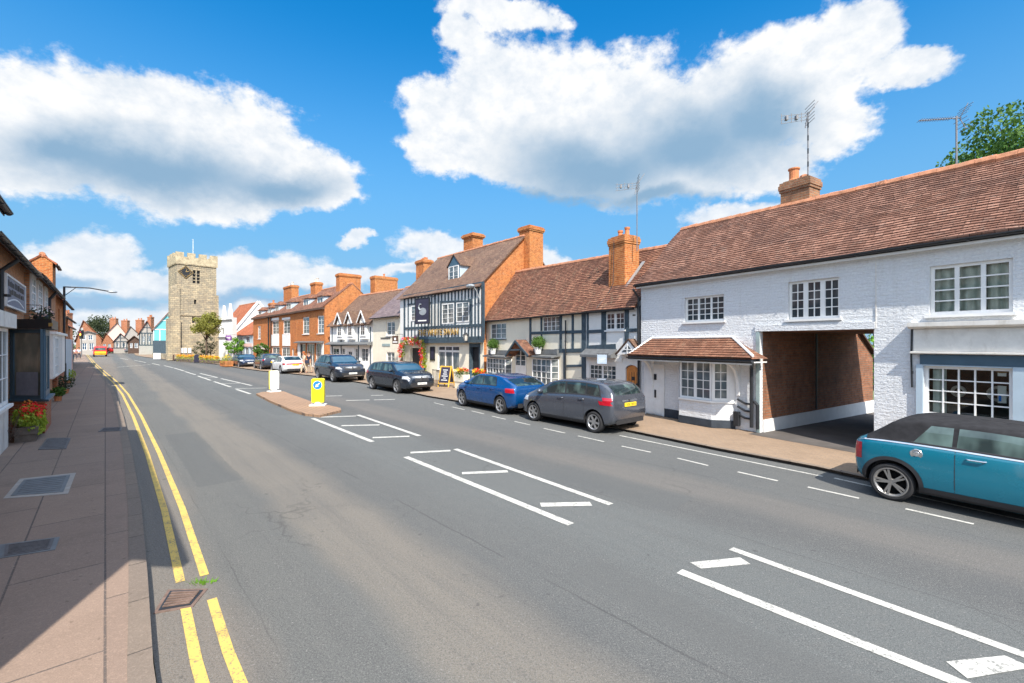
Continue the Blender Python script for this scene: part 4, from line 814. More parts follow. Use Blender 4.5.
# aerials
def aerial(name, label, px, ybase, ytop, f, y, boomdir, kind, striped=False):
    ux, z0 = at_y(f, px, ybase, y); z1 = at_y(f, px, ytop, y)[1]; P = f.world(ux, y, 0); t = thing(name, label, 'aerial', (P.x, P.y, f.z + z0), 0, None); hgt = z1 - z0
    m = MB(); m.tube([(0, 0, -.3), (0, 0, hgt)], .019, 8); ms = m.build('mast', M['alu'], t)
    if striped:
        for k in range(5): m = MB(); m.tube([(0, 0, hgt * (.22 + .15 * k)), (0, 0, hgt * (.28 + .15 * k))], .021, 8); m.build('stripe', M['black'], ms)
    m = MB(); d = Vector(boomdir).normalized(); n = Vector((-d.y, d.x, 0)); L = Vector(boomdir).length; top = Vector((0, 0, hgt - .05))
    if kind == 'yagi':
        m.tube([top - d * .1, top + d * L], .012, 6)
        for k in range(13): q = top + d * (.12 + (L - .14) * k / 12); m.tube([q - n * .10, q + n * .10], .006, 5)
        for s in (-1, 1):
            for j in range(4): q = top - d * .08 + Vector((0, 0, s * (.05 + .07 * j))) - d * .04 * j; m.tube([q - n * .2, q + n * .2], .006, 5)
        m.bar(top - d * .06 + Vector((0, 0, -.02)), top - d * .24 + Vector((0, 0, .34)), .012, .012); m.bar(top - d * .06, top - d * .2 + Vector((0, 0, -.26)), .012, .012)
    else:
        for s in (-.09, 0, .09): m.tube([top + Vector((0, 0, s - .08)), top + d * L + Vector((0, 0, s * 1.3 - .14))], .008, 5)
        for k in range(5): q = top + d * (.18 + .14 * k) - Vector((0, 0, .1)); m.box(q.x - .03, q.x + .03, q.y - .05, q.y + .05, q.z - .06, q.z + .06) if k in (1, 3) else m.bar(q + Vector((0, 0, .14)), q - Vector((0, 0, .14)), .014, .014)
        for s in (-1, 1):
            for j in range(3): q = top + Vector((0, 0, s * (.06 + .1 * j))) - d * .05; m.tube([q - n * .28, q + n * .28], .008, 5)
        m.bar(top - Vector((.0, 0, .05)), top - d * .28 + Vector((0, 0, .36)) , .03, .02); m.bar(top, top + d * .0 - Vector((.08, 0, .42)), .03, .02)
    m.build('antenna_array', M['alu'], t); return t
aerial('television_aerial', 'striped mast with a fishbone aerial beside the old chimney', 808, 199, 112, f, YR + .2, (-.75, .1, 0), 'log', True)
aerial('television_aerial', 'long thin aerial on a plain mast in front of the dark conifer', 956.5, 168, 116, f, YR + .1, (-.78, .12, 0), 'yagi')
# yard behind the arch
P = [f.world(AR[0] - .1, -.4, 0), f.world(AR[1] + .1, -.4, 0), f.world(AR[1] + 6, 16, 0), f.world(AR[0] - .4, 16, 0)]; m = MB(); m.quad(*[(p.x, p.y, .0745) for p in P]); struct('yard', m, M['yard'])
Q = Vector((19.6, 24.6, 0)); tree('garden_shrub', 'sunlit green shrubs seen through the carriage arch', Q, 5.0, (2.6, 1.5, 2.5), M['leaf_br'], 2600, .22, cat='shrub', trunk_h=.3)
# conifer above the roof
Q = Vector((26.6, 24.5, 0)); tree('conifer_tree', 'dark green feathery conifer rising behind the red roof on the right', (29.3, 25.2, 0), 15.1, (3.9, 3.4, 4.8), M['leaf_con'], 60000, .22, trunk_r=.3, clumps=85, box=True)

# ------------------------------------------------------------------ timber framed cottages
def cottage_rows():
    pass
PA, PB = Vector((-1.56, 26.3)), Vector((4.44, 16.05)); dirc = (PB - PA).normalized()
F2 = Face(PA, PB); ub = F2.uz(586, 350)[0]
# cream cottage (far part) and white cottage (near part)
FC = Face(PA, PA + dirc * (ub - .004)); FW = Face(PA + dirc * (ub + .004), PB)
f = FC; b = f.thing('cream_cottage', 'cream cottage with sparse blue black framing, bow windows and a mossy red roof', 'cottage'); ZE, YR, DD = 3.85, 2.1, 4.4
Wa = f.rect(490.8, 506, 323.4, 338.8); Wb = f.rect(542.6, 559.6, 316.4, 331.5); zr = lambda u: lerp(6.62, 6.05, u / F2.W)
def ex(m): shell(m, 0, f.W, DD, ZE, zr(0), YR, zr1=zr(f.W))
wall(b, 0, f.W, 0, ZE, [Wa, Wb], M['cream'], extra=ex); window(b, Wa, 3, 1, 3, fw=.04, bar=.02, mull=.04, y=.03, sillmat=M['timber'], pane=M['pane_l']); window(b, Wb, 4, 1, 3, fw=.04, mull=.035, y=.03, sill=False, pane=M['pane_l'])
roof(b, 0, f.W, DD, ZE, zr(0), YR, M['tile_b'], ov=.18, ovx=-.02, ovr=.0, courses=.11, zr1=zr(f.W), sag=.13, seed=11)
timbers(b, f, [(486, 321, 585.6, 309.5, .16), (530.6, 317, 530.6, 349, .17), (541.6, 315.5, 541.6, 331, .12), (531, 333.2, 585, 331.6, .13), (561, 313, 561, 351, .16), (573, 312, 573, 351, .14), (541.8, 333, 541.8, 349, .1), (555, 351, 585, 350.3, .17), (565, 352, 565, 380, .17), (567, 366, 583, 365.6, .1), (584, 310, 584, 384, .26)])
# bow windows with lead canopies
def bow(x0p, x1p, yt, yb, cols):
    u0, u1 = f.uz(x0p, 370, .3)[0], f.uz(x1p, 370, .3)[0]; zt_ = f.uz((x0p + x1p) / 2, yt, .3)[1]; zb2 = .52; pr = .32
    pts = [(u0, -.002), (u0 + .18, -pr), (u1 - .18, -pr), (u1, -.002)]; m = MB()
    for a, c in zip(pts, pts[1:]): m.quad((*a, 0), (*c, 0), (*c, zb2), (*a, zb2))
    m.poly([(*p, zb2) for p in pts]); by = m.build('bay', M['cream'], b)
    oriented_window(by, (pts[1][0], -pr + .01), (pts[2][0], -pr + .01), zb2, zt_, lights=cols, cols=2, rows=4, fw=.05, mull=.05, bar=.025, pane=M['pane_l'])
    oriented_window(by, (pts[2][0], -pr + .01), (pts[3][0], .0), zb2, zt_, lights=1, cols=1, rows=4, fw=.04, pane=M['pane_l']); oriented_window(by, (pts[0][0], -.0), (pts[1][0], -pr + .01), zb2, zt_, lights=1, cols=1, rows=4, fw=.04, pane=M['pane_l'])
    m = MB(); m.prism([(u0 - .12, -.003, zt_ + .12), (u0 - .05, -pr - .14, zt_ + .04), (u1 + .05, -pr - .14, zt_ + .04), (u1 + .12, -.003, zt_ + .12)], (0, 0, .07)); m.box(u0 - .02, u1 + .02, -.12, -.004, zt_ + .19, zt_ + .42); m.build('canopy', M['lead'], by)
    return zt_ + .13
zc1 = bow(485.5, 507, 358, 380, 3); zc2 = bow(530, 553.5, 358.5, 380, 2)
u0, u1 = f.uz(516, 370)[0], f.uz(526.5, 370)[0]; m = MB(); m.box(u0, u1, -.03, -.004, .05, 1.25); m.build('door', M['white'], b); window(b, (u0, u1, 1.25, 2.1), 2, 1, 3, y=-.04, fw=.05, sill=False)
# gabled porch
ap = f.uz(517, 340.5, .5); l_ = f.uz(507, 356, .5); r_ = f.uz(530, 356, .5); m = MB()
for (e_, s) in ((l_, -1), (r_, 1)): m.bar((ap[0], -.28, ap[1]), (e_[0], -.28, e_[1]), .64, .09, (s * .6, 0, .8))
pr_ = m.build('porch_roof', M['tile_b'], b); m = MB(); m.bar((ap[0], -.60, ap[1] - .02), (l_[0], -.6, l_[1]), .10, .05, (0, 1, 0)); m.bar((ap[0], -.604, ap[1] - .02), (r_[0], -.604, r_[1]), .10, .05, (0, 1, 0)); m.bar((lerp(ap[0], l_[0], .6), -.58, lerp(ap[1], l_[1], .6)), (lerp(ap[0], r_[0], .6), -.58, lerp(ap[1], r_[1], .6)), .08, .05, (0, 1, 0))
m.bar((u0 - .1, -.03, 1.8), (lerp(ap[0], l_[0], .8), -.5, l_[1] + .05), .07, .06); m.bar((u1 + .1, -.03, 1.8), (lerp(ap[0], r_[0], .8), -.5, r_[1] + .05), .07, .06); m.build('barge_board', M['timber'], pr_)
gutter(b, 0, f.W, -.23, 3.66, r=.05); pipe(b, [(f.uz(567, 330)[0], -.08, 3.4), (f.uz(567, 330)[0], -.08, .1)], .03)
# pots of box on the two canopies
for (px, py, lab) in ((493, 355, 'clipped box bush in a white pot nearer the pub, on a bow window canopy'), (538, 355, 'clipped box bush in a white pot right of the small gabled porch')):
    u = f.uz(px, py, .3)[0]; P = f.world(u, -.3, zc1 + .07 if px < 500 else zc2 + .07); t = thing('potted_bush', lab, 'potted plant', P, 0, 'potted box bushes on the cottage canopies')
    m = MB(); m.lathe([(.13, 0), (.19, .32), (.17, .32), (.16, .28), (.001, .28)], n=12); m.build('pot', M['white'], t); m = MB(); m.ball((0, 0, .52), .24, jit=.08); leaves(m, (0, 0, .52), .34, 700, .07, hollow=.6); m.build('foliage', M['leaf'], t)
# chimney breaking through the front slope
ux, z1_ = f.uz(620, 236, -.75)
fW = FW; f = fW; b = f.thing('white_timber_cottage', 'small white timber framed cottage with an orange arched door beside the white house', 'cottage'); zrw = lambda u: zr(u + ub)
Wc = f.rect(606.4, 625.2, 312.3, 330)
def ex(m): shell(m, 0, f.W, DD, ZE, zrw(0), YR, left=False, zr1=zrw(f.W))
Wd = f.rect(589, 616, 364.5, 384.5); Dr = f.rect(625.5, 638.6, 365, 412); Dr = (Dr[0], Dr[1], 0.02, Dr[3])
wall(b, 0, f.W, 0, ZE, [Wc, Wd, Dr], M['white_render'], extra=ex)
window(b, Wc, 2, 2, 3, fw=.05, y=-.01, mull=.12); window(b, Wd, 2, 3, 4, fw=.05, mull=.10, y=.03)
roof(b, 0, f.W, DD, ZE, zrw(0), YR, M['tile_b'], ov=.18, ovx=.0, ovr=.05, courses=.11, zr1=zrw(f.W), sag=.12, seed=11.9)
timbers(b, f, [(586.5, 309.5, 639, 304.8, .2), (604, 309, 604, 348, .26), (627, 306.5, 627, 345, .2), (587, 331.8, 604, 331, .13), (627, 330.5, 639, 330, .12), (587, 348.5, 616, 347, .24), (639, 306, 639, 350, .14), (588, 309, 588, 348, .1)])
ci = MB(); zz = f.uz(600, 357, .25)[1]; ci.prism([(0, -.003, zz + .32), (0, -.32, zz + .08), (0, -.32, zz - .02), (0, -.003, zz - .02)], (f.uz(617, 357)[0], 0, 0)); ci.build('canopy', M['lead'], b)
m = MB(); m.box(f.uz(587.5, 1)[0], Dr[0] - .15, -.03, -.004, zz - .16, zz - .03); m.build('cornice', M['white'], b)
# arched oak door
m = MB(); x0, x1, z0, z1 = Dr; r = (x1 - x0) / 2; pts = [(x0 + .01, .05, z0), (x1 - .01, .05, z0)] + [((x0 + x1) / 2 + (r - .01) * math.cos(a), .05, z1 - r * .6 + (r * .6 - .01) * math.sin(a)) for a in [math.pi * k / 10 for k in range(11)]]; m.prism(pts, (0, .05, 0)); dd = m.build('door', M['oak'], b)
m = MB(); 
for k in range(1, 5): m.box(lerp(x0, x1, k / 5) - .006, lerp(x0, x1, k / 5) + .006, .044, .0495, z0 + .05, z1 - .25)
m.box((x0 + x1) / 2 - .08, (x0 + x1) / 2 + .08, .035, .0435, z0 + (z1 - z0) * .42, z0 + (z1 - z0) * .46); m.box((x0 + x1) / 2 - .06, (x0 + x1) / 2 + .1, .035, .0435, z1 - .55, z1 - .42); m.build('door_furniture', M['black'], dd)
m = MB(); pts = [((x0 + x1) / 2 + r * math.cos(a), -.01, z1 - r * .6 + r * .6 * math.sin(a)) for a in [math.pi * k / 10 for k in range(11)]]
for k in range(10): m.poly([pts[k], pts[k + 1], (pts[k + 1][0], -.01, z1 + .02), (pts[k][0], -.01, z1 + .02)])
m.build('door_arch', M['white_render'], b)
# little gabled porch window
ap = f.uz(628.5, 340.5, .3); l_ = f.uz(615.5, 355, .35); r_ = f.uz(640, 351, .2); m = MB(); pt = [(l_[0], -.3, l_[1]), (ap[0], -.3, ap[1]), (r_[0], -.3, l_[1] + .1)]; m.prism(pt, (0, .3 - .004, 0)); pg = m.build('porch_gable', M['white'], b)
m = MB(); c = sum((Vector(p) for p in pt), Vector()) / 3; m.poly([tuple(c + (Vector(p) - c) * .5 + Vector((0, -.006, 0))) for p in pt]); pn = m.build('pane', M['pane'], pg)
m = MB(); m.box(c.x - .02, c.x + .02, -.325, -.308, c.z - .15, c.z + .18); m.box(c.x - .2, c.x + .2, -.324, -.309, c.z - .02, c.z + .015); m.build('glazing_bars', M['white'], pg)
m = MB(); m.bar((ap[0], -.14, ap[1] + .04), (l_[0] - .05, -.14, l_[1] + .02), .36, .06, (-.6, 0, .8)); m.bar((ap[0], -.14, ap[1] + .04), (r_[0] + .05, -.14, l_[1] + .12), .36, .06, (.6, 0, .8)); m.build('porch_roof', M['tile_c'], b)
gutter(b, 0, f.W, -.23, 3.66, r=.05)
# chimney standing on the front slope
ux, zt_ = at_y(f, 620, 237.5, .75); chimney(b, ux, .95, .88, .76, 4.3, zt_, M['brick'], 2, .34, corb=.05)
P = f.world(ux - .55, .5, 0); m = MB(); k = (zrw(0) - ZE) / YR
m.bar((ux - .55, .38, ZE + .38 * k + .10), (ux + .6, .38, ZE + .38 * k + .10), .14, .03, (0, -.7, .7)); m.bar((ux + .56, .4, ZE + .40 * k + .13), (ux + .56, 1.45, ZE + 1.45 * k + .13), .14, .03, (0, -.7, .7)); m.build('lead_flashing', M['galv'], b)
m = MB(); m.tube([(ux - .1, .53, zt_ - .1), (ux - .12, .50, ZE + .5 * k + .35), (ux - .2, .3, ZE + .3 * k + .14), (ux - .3, -.2, ZE - .2 * k + .14)], .014, 5); m.build('cable', M['black'], b)
aerial('television_aerial', 'tall thin aerial mast beside the orange chimney of the timber cottages', 637, 243, 182, f, .9, (-.8, .1, 0), 'log')
# hanging sign on the white cottage
ux = f.uz(602, 360, .5)[0]; P = f.world(ux, -.5, 0); z_ = f.uz(602, 359, .5)[1]; t = thing('hanging_sign', 'small pale blue hanging sign board on the white timbered cottage', 'sign', (P.x, P.y, f.z + z_), f.rz + R(25)); m = MB(); m.box(-.26, .26, -.012, .012, -.24, .22); bb = m.build('sign_board', M['skyblue'], t); t.scale = (.72, .72, .72)
m = MB(); m.box(-.2, .2, -.016, -.0125, .03, .06); m.box(-.15, .15, -.016, -.0125, -.05, -.02); m.box(-.18, .18, -.016, -.0125, -.12, -.1); m.build('lettering', M['sign_white'], bb); m = MB(); m.tube([(.26, .02, .27), (-.3, .0, .27)], .012, 6); m.tube([(-.2, 0, .27), (-.2, 0, .2)], .008, 5); m.tube([(.2, 0, .27), (.2, 0, .2)], .008, 5); m.bar((.26, .02, .27), (.2, .55, .27), .02, .02); m.build('bracket', M['black'], t)
# ------------------------------------------------------------------ the pub
f = F3 = Face((-8.03, 33.5), (-1.60, 26.02)); b = f.thing('pub', 'blue black and white timbered pub with jettied upper floor and orange brick gable', 'pub'); ZE, ZR, YR, DD = 5.98, 8.95, 3.09, 6.2
JO = .22   # the jetty stands proud of the ground floor
U1 = f.rect(442.3, 454.3, 303.5, 323.8, JO); U2 = f.rect(456.6, 469.5, 302, 322, JO); U0 = f.rect(411.5, 428.5, 305, 320.5, JO); zj = f.uz(445, 339.5, JO)[1]
GW = f.rect(437.8, 459.2, 345.8, 370.2); GD = f.rect(469.5, 480.3, 345, 377); GD = (GD[0], GD[1], .02, GD[3]); GA = f.rect(410.5, 425, 348, 376); GA = (GA[0], GA[1], .02, GA[3])
wall(b, 0, f.W, 0, zj + .02, [GW, GD, GA], M['cream'], rev=.18)
m = MB(); m.box(GA[0], GA[1], .17, .2, 0, GA[3]); m.build('door', M['black'], b); m = MB(); m.box(GD[0], GD[1], .175, .2, 0, GD[3]); m.build('door', M['black'], b)
gw = GW; x0, x1, z0, z1 = GW; zt = z1 - (z1 - z0) * .22; window(b, (x0, x1, z0, zt), 3, 1, 1, y=.05, fw=.06, mull=.09, pane=M['pane_l']); window(b, (x0, x1, zt, z1), 3, 1, 1, y=.05, fw=.06, mull=.09, sill=False)
x0, x1, z0, z1 = GD; m = MB(); m.box(x0, x0 + .12, -.03, .17, 0, z1); m.box(x1 - .1, x1, -.03, .17, 0, z1); m.box(x0, x1, -.032, .16, z1 - .12, z1 + .08); m.build('door_frame', M['timber'], b)
m = MB(); wl = [U0, U1, U2]
def ex(m): m.quad((0, 0, zj), (f.W, 0, zj), (f.W, JO, zj), (0, JO, zj)); m.poly([(0, 0, zj), (0, DD, zj), (0, DD, ZE), (0, YR + JO, ZR), (0, 0, ZE - .23)]); m.quad((0, DD, zj), (0, DD, ZE), (f.W, DD, ZE), (f.W, DD, zj))
up = wall(b, 0, f.W, zj, ZE - .23, wl, M['white_render'], name='upper_wall', extra=ex, rev=.08); up.location.y = -JO
m = MB(); m.poly([(f.W - .01, .01, 0), (f.W - .01, DD, 0), (f.W - .01, DD, ZE), (f.W - .01, YR, ZR), (f.W - .01, -JO + .01, ZE - .23), (f.W - .01, -JO + .01, zj), (f.W - .01, .01, zj)]); m.box(f.W - .02, f.W + .02, -JO + .01, -JO + .3, zj, ZE - .25); m.build('gable_wall', M['brick'], b)
for U, l in ((U0, 2), (U1, 2), (U2, 2)):
    w_ = window(b, U, l, 1, 4, y=.0, fw=.06, mull=.07, sill=False, bar=.025, pane=M['pane_l']); w_.location.y = -JO - .035
rf = roof(b, 0, f.W, DD, ZE, ZR, YR, M['tile_c'], ov=.42, ovx=.12, sag=.08, seed=21)
m = MB(); ztm = lambda px, py: f.uz(px, py, JO)
sg = [(403.8, 297.5, 484.3, 284, .30), (404, 328.5, 484, 325, .16), (404, 341, 484, 339.3, .36), (404.8, 297, 404.8, 342, .2), (483.4, 284, 483.4, 340, .26), (441.5, 302, 471, 301, .12), (441.2, 301, 441.2, 326, .13), (455.5, 300, 455.5, 326, .16), (470.6, 299, 470.6, 325, .13), (431, 303, 408, 304.5, .1)]
x = 409.2
for i in range(23):
    x = 408.5 + 3.35 * i; yt = lerp(297, 285, (x - 404) / 80)
    if x > 481: continue
    inwin = 441 < x < 471 or 411 < x < 429
    ys = lerp(328.4, 325.2, (x - 404) / 80); yb = lerp(341, 339.5, (x - 404) / 80)
    sg.append((x, ys, x, yb, .115)); w1 = 302 if x > 440 else 305
    if inwin: sg.append((x, yt, x, w1, .10)); (sg.append((x, 321.5 if x < 430 else 324.5, x, ys, .11)))
    else: sg.append((x, yt, x, ys, .115))
timbers(b, f, sg, off=JO, pr=.045)
tx, tz = f.uz(437.3, 332.6, JO + .06); text('THE WHITE SWAN', .56, M['gold'], b, (tx, -JO - .075, tz), FRONT, depth=.02, sx=1.03)
m = MB(); m.box(.9, 5.1, -JO - .056, -JO - .05, zj + .05, zj + .20); m.build('slogan_band', M['navy'], b)
# dormer
u0, u1 = at_y(f, 448.3, 284, .55)[0], at_y(f, 459.8, 284, .55)[0]; zb_, zt_ = at_y(f, 454, 283.5, .55)[1], at_y(f, 454, 266, .55)[1]; za = at_y(f, 453.5, 256, .55)[1]; uc = (u0 + u1) / 2
m = MB(); m.poly([(u0, .55, zb_), (u1, .55, zb_), (u1, .55, zt_), (uc, .55, za), (u0, .55, zt_)]); dm = m.build('dormer', M['navy'], b)
m = MB(); m.poly([(u1, .551, zb_), (u1, 2.35, zt_), (u1, .551, zt_)]); m.poly([(u0, .551, zb_), (u0, .551, zt_), (u0, 2.35, zt_)]); m.build('cheek', M['pale_blue'], dm)
m = MB(); 
for s, e in ((u0 - .12, -1), (u1 + .12, 1)): m.prism([(uc, .50, za + .06), (s, .50, zt_ - .05), (s, 2.6, zt_ - .05), (uc, 3.0, za + .06)], (0, 0, .07))
m.build('dormer_roof', M['tile_c'], dm); window(dm, (u0 + .1, u1 - .1, zb_ + .1, zt_), 2, 1, 3, y=.5, fw=.05, sill=False, pane=M['pane_l'])
# chimneys
ux, zt_ = at_y(f, 471.5, 236, 3.6); chimney(b, ux, 3.75, 1.15, .9, 7.6, zt_ + .1, M['brick'], 0, corb=.14)
ux, zt_ = at_y(f, 533.5, 226.5, YR + .4); chimney(b, f.W + .05, YR + .55, .95, 1.15, 0.2, zt_, M['brick'], 0, corb=.09)
ux, zt_ = at_y(f, 417, 264, 3.3); chimney(b, ux, 4.0, 1.25, .9, 5, zt_ + .35, M['brick'], 4, ph=.22, corb=.09, potr=.1)
# lantern, hanging sign, wall board, lamp
lx, lz = f.uz(466.5, 338, .5); P = f.world(lx, -.55, lz); t = thing('wall_lantern', 'black hanging lantern over the pub window and door', 'lantern', P, f.rz); m = MB(); m.lathe([(.001, .38), (.05, .30), (.17, .20), (.18, .17), (.001, .17)], n=6); m.lathe([(.09, -.17), (.001, -.19)], n=6); m.tube([(0, .35, .62), (0, 0, .55), (0, 0, .36)], .015, 6)
for k in range(6): a = k * math.pi / 3; m.bar((.16 * math.cos(a), .16 * math.sin(a), .17), (.09 * math.cos(a), .09 * math.sin(a), -.17), .015, .015)
m.build('lantern_frame', M['black'], t); m = MB(); m.lathe([(.085, -.16), (.15, .165)], n=6); m.build('pane', M['planter_w'], t)
sx, sz = f.uz(422.5, 311, 1.1); P = f.world(sx, -1.1, sz); t = thing('pub_sign', 'large dark framed pub sign with a pale bird hanging from a bracket', 'sign', P, f.rz + R(12)); hw, hh = .62, .78
m = MB(); m.box(-hw, hw, -.03, .03, -hh, hh); bb = m.build('sign_board', M['board'], t); m = MB()
for a, c, p, q in ((-hw - .05, -hw, -hh - .05, hh + .05), (hw, hw + .05, -hh - .05, hh + .05), (-hw, hw, hh, hh + .05), (-hw, hw, -hh - .05, -hh)): m.box(a, c, -.05, .05, p, q)
m.build('frame', M['black'], bb); m = MB(); m.lathe([(.001, -.006), (.34, -.006), (.34, 0)], (.05, -.034, -.05), 20, 'y'); bd = m.build('bird_body', M['galv'], bb); bd.scale = (1, 1, .7)
m = MB(); m.tube([(-.18, -.04, .05), (-.32, -.04, .25), (-.22, -.04, .45), (-.08, -.04, .42)], [.07, .05, .04, .05], 6); m.build('bird_neck', M['galv'], bb); m = MB(); m.box(-.4, .4, -.036, -.031, -.66, -.58); m.build('lettering', M['plate_w'], bb)
m = MB(); m.tube([(-.75, 0, hh + .18), (.95, .0, hh + .18)], .022, 6); m.tube([(-.5, 0, hh + .18), (-.5, 0, hh + .03)], .01, 5); m.tube([(.5, 0, hh + .18), (.5, 0, hh + .03)], .01, 5); m.bar((.0, 0, hh + .18), (.25, 1.0, hh + .18), .03, .03); m.build('bracket', M['black'], t)
bx, bz = f.uz(432.4, 353, .03); m = MB(); m.box(bx - .3, bx + .3, -.05, -.004, bz - .5, bz + .42); nb = m.build('notice_board', M['black'], b); m = MB(); m.box(bx - .2, bx + .2, -.056, -.051, bz - .38, bz + .3); m.build('notice', M['board'], nb)
lx, lz = f.uz(476, 287, .5); m = MB(); m.tube([(lx + .1, -JO, lz - .9), (lx + .05, -JO - .3, lz - .2), (lx, -JO - .45, lz)], .03, 6); m.ball((lx - .1, -JO - .6, lz + .03), .34, .2, .12); m.build('flood_lamp', M['galv'], b)
# flower arch
t = thing('flower_arch', 'arch of red pink and yellow flowers framing the dark pub entrance', 'flowers', f.world((GA[0] + GA[1]) / 2, -.35, 0), f.rz); W_ = (GA[1] - GA[0]) / 2 + .22; HH = GA[3] + .25; mm = [MB() for _ in range(5)]
pth = [(-W_ - .45, HH * .70), (-W_ - .4, HH * .82), (-W_ - .3, HH * .98), (-W_ * .8, HH * 1.1), (-W_ * .3, HH * 1.12), (0, HH * 1.1), (W_ * .5, HH * 1.12), (W_ * .9, HH * 1.02), (W_, HH * .85), (W_, HH * .7), (W_ + .05, HH * .55), (W_ + .05, HH * .4), (W_ + .05, HH * .28), (W_ + .1, HH * .15)]
for (x, z) in pth:
    x += .12 if x > W_ * .8 else 0; leaves(mm[0], (x, 0, z), (.28, .22, .30), 110, .11)
    for k in range(5): i = random.choice([1, 1, 2, 3, 4]); leaves(mm[i], (x + random.uniform(-.2, .2), -.15, z + random.uniform(-.2, .2)), (.14, .1, .14), 16, .10)
mm[0].build('foliage', M['leaf_ye'], t)
for i, k in ((1, 'fl_red'), (2, 'fl_pink'), (3, 'fl_or'), (4, 'fl_pale')): mm[i].build('blossom', M[k], t)
# sandwich board
P = G(446.5, 386.5, .07); t = thing('sandwich_board', 'yellow framed chalkboard standing on the pavement outside the pub', 'sandwich board', P, f.rz + R(25)); 
for s in (-1, 1):
    m = MB(); bt = Vector((0, s * .33, 0)); tp = Vector((0, s * .03, 1.15))
    for x in (-.33, .33): m.bar(bt + Vector((x, 0, 0)), tp + Vector((x, 0, 0)), .06, .035, (0, 1, 0))
    m.bar(bt.lerp(tp, .17) + Vector((-.30, 0, 0)), bt.lerp(tp, .17) + Vector((.30, 0, 0)), .05, .03, (0, 1, 0)); m.bar(bt.lerp(tp, .97) + Vector((-.30, 0, 0)), bt.lerp(tp, .97) + Vector((.30, 0, 0)), .06, .03, (0, 1, 0)); fr = m.build('frame', M['wood_y'], t)
    m = MB(); a, c = bt.lerp(tp, .2), bt.lerp(tp, .94); m.prism([(-.3, a.y, a.z), (.3, a.y, a.z), (.3, c.y, c.z), (-.3, c.y, c.z)], (0, .012 * s, 0)); bo = m.build('board', M['board'], t)
    if s < 0:
        m = MB()
        for k in range(6): q = a.lerp(c, .15 + .13 * k); w_ = random.uniform(.08, .2); m.prism([(-w_, q.y - .016, q.z), (w_, q.y - .016, q.z), (w_, q.y - .008, q.z + .035), (-w_, q.y - .008, q.z + .035)], (0, .003, 0))
        m.build('chalk_lettering', M['sign_white'], bo)
# pub planters and posts
def trough(px, py, label, w=.7, d=.35, h=.45, cols=('fl_ye',), leaf='leaf_ye', rz=0, mat='planter', z=.07, n=260, grp=None, spread=1., lh=.2):
    P = G(px, py, z); t = thing('flower_trough', label, 'planter', P, rz, grp); m = MB(); m.prism([(-w / 2 + .03, -d / 2 + .03, 0), (w / 2 - .03, -d / 2 + .03, 0), (w / 2 - .03, d / 2 - .03, 0), (-w / 2 + .03, d / 2 - .03, 0)], (0, 0, h * .5)); m.box(-w / 2, w / 2, -d / 2, d / 2, h * .5, h); m.build('tub', M[mat], t)
    m = MB(); leaves(m, (0, 0, h + lh * .6), (w * .55 * spread, d * .62 * spread, lh), n, .09, hollow=0); leaves(m, (0, -d * .3, h - .05), (w * .5 * spread, d * .4 * spread, lh * .9), n // 2, .08, hollow=0); m.build('foliage', M[leaf], t)
    for c in cols:
        m = MB(); 
        for k in range(12): leaves(m, (random.uniform(-w, w) * .45, random.uniform(-d, d) * .4 - .05, h + lh * random.uniform(.8, 1.6)), .10, 18, .07)
        m.build('blossom', M[c], t)
    return t
trough(462.5, 388.5, 'cream tub of red and yellow flowers beside the pub window', .9, .5, .75, ('fl_red', 'fl_ye'), 'leaf', f.rz, 'cream'); trough(480, 390.5, 'cream tub of flowers beside the pub door', .8, .45, .75, ('fl_ye', 'fl_red'), 'leaf', f.rz, 'cream')
P = G(471.2, 390, .07); t = thing('post', 'slim blue grey post with a round cap in front of the pub door', 'post', P); m = MB(); m.lathe([(.10, 0), (.10, .1), (.07, .14), (.07, .95)], n=12); m.build('shaft', M['navy'], t, smooth=False); m = MB(); m.lathe([(.09, .95), (.1, 1.0), (.08, 1.06), (.001, 1.1)], n=12); m.build('cap', M['navy'], t)
m = MB(); P = G(432.5, 386, .07); t = thing('railing', 'short black iron railing beside the flower arch', 'railing', P, f.rz)
for k in range(6): m.tube([(.14 * k, 0, 0), (.14 * k, 0, .95)], .014, 5)
m.box(-.02, .72, -.012, .012, .9, .93); m.box(-.02, .72, -.012, .012, .12, .15); m.build('bars', M['black'], t)

# ------------------------------------------------------------------ cream house, white gabled shop
f = F4 = Face((-11.46, 37.5), (-8.06, 33.53)); b = f.thing('cream_house', 'cream rendered house with arched windows and a purple slate roof beside the pub', 'house')
w1 = f.rect(386.3, 395, 321.3, 335.6); w2 = f.rect(386.3, 394.5, 352, 366); w3 = f.rect(400, 403, 352, 373); w3 = (w3[0], w3[1], .05, w3[3])
def ex(m): shell(m, 0, f.W, 6, 4.62, 7.15, 3)
wall(b, 0, f.W, 0, 4.62, [w1, w2, w3], M['cream'], extra=ex); window(b, w1, 2, 1, 3, fw=.08, mull=.08, pane=M['pane_l']); window(b, w2, 2, 1, 3, fw=.08, mull=.08, pane=M['pane_l']); m = MB(); m.box(w3[0], w3[1], .1, .12, .05, w3[3]); m.build('door', M['timber_brown'], b)
roof(b, 0, f.W, 6, 4.62, 7.15, 3, M['slate'], ov=.3, ovx=.0, seed=31); gutter(b, 0, f.W, -.36, 4.42)
x, z = f.uz(387, 345, .03); m = MB(); m.box(x - .9, x + .5, -.03, -.004, z - .1, z + .1); m.build('name_board', M['green_post'], b); x, z = f.uz(385, 338, .03); m = MB(); m.box(x - .8, x + .9, -.04, -.004, z - .04, z + .04); m.build('cable_tray', M['black'], b)
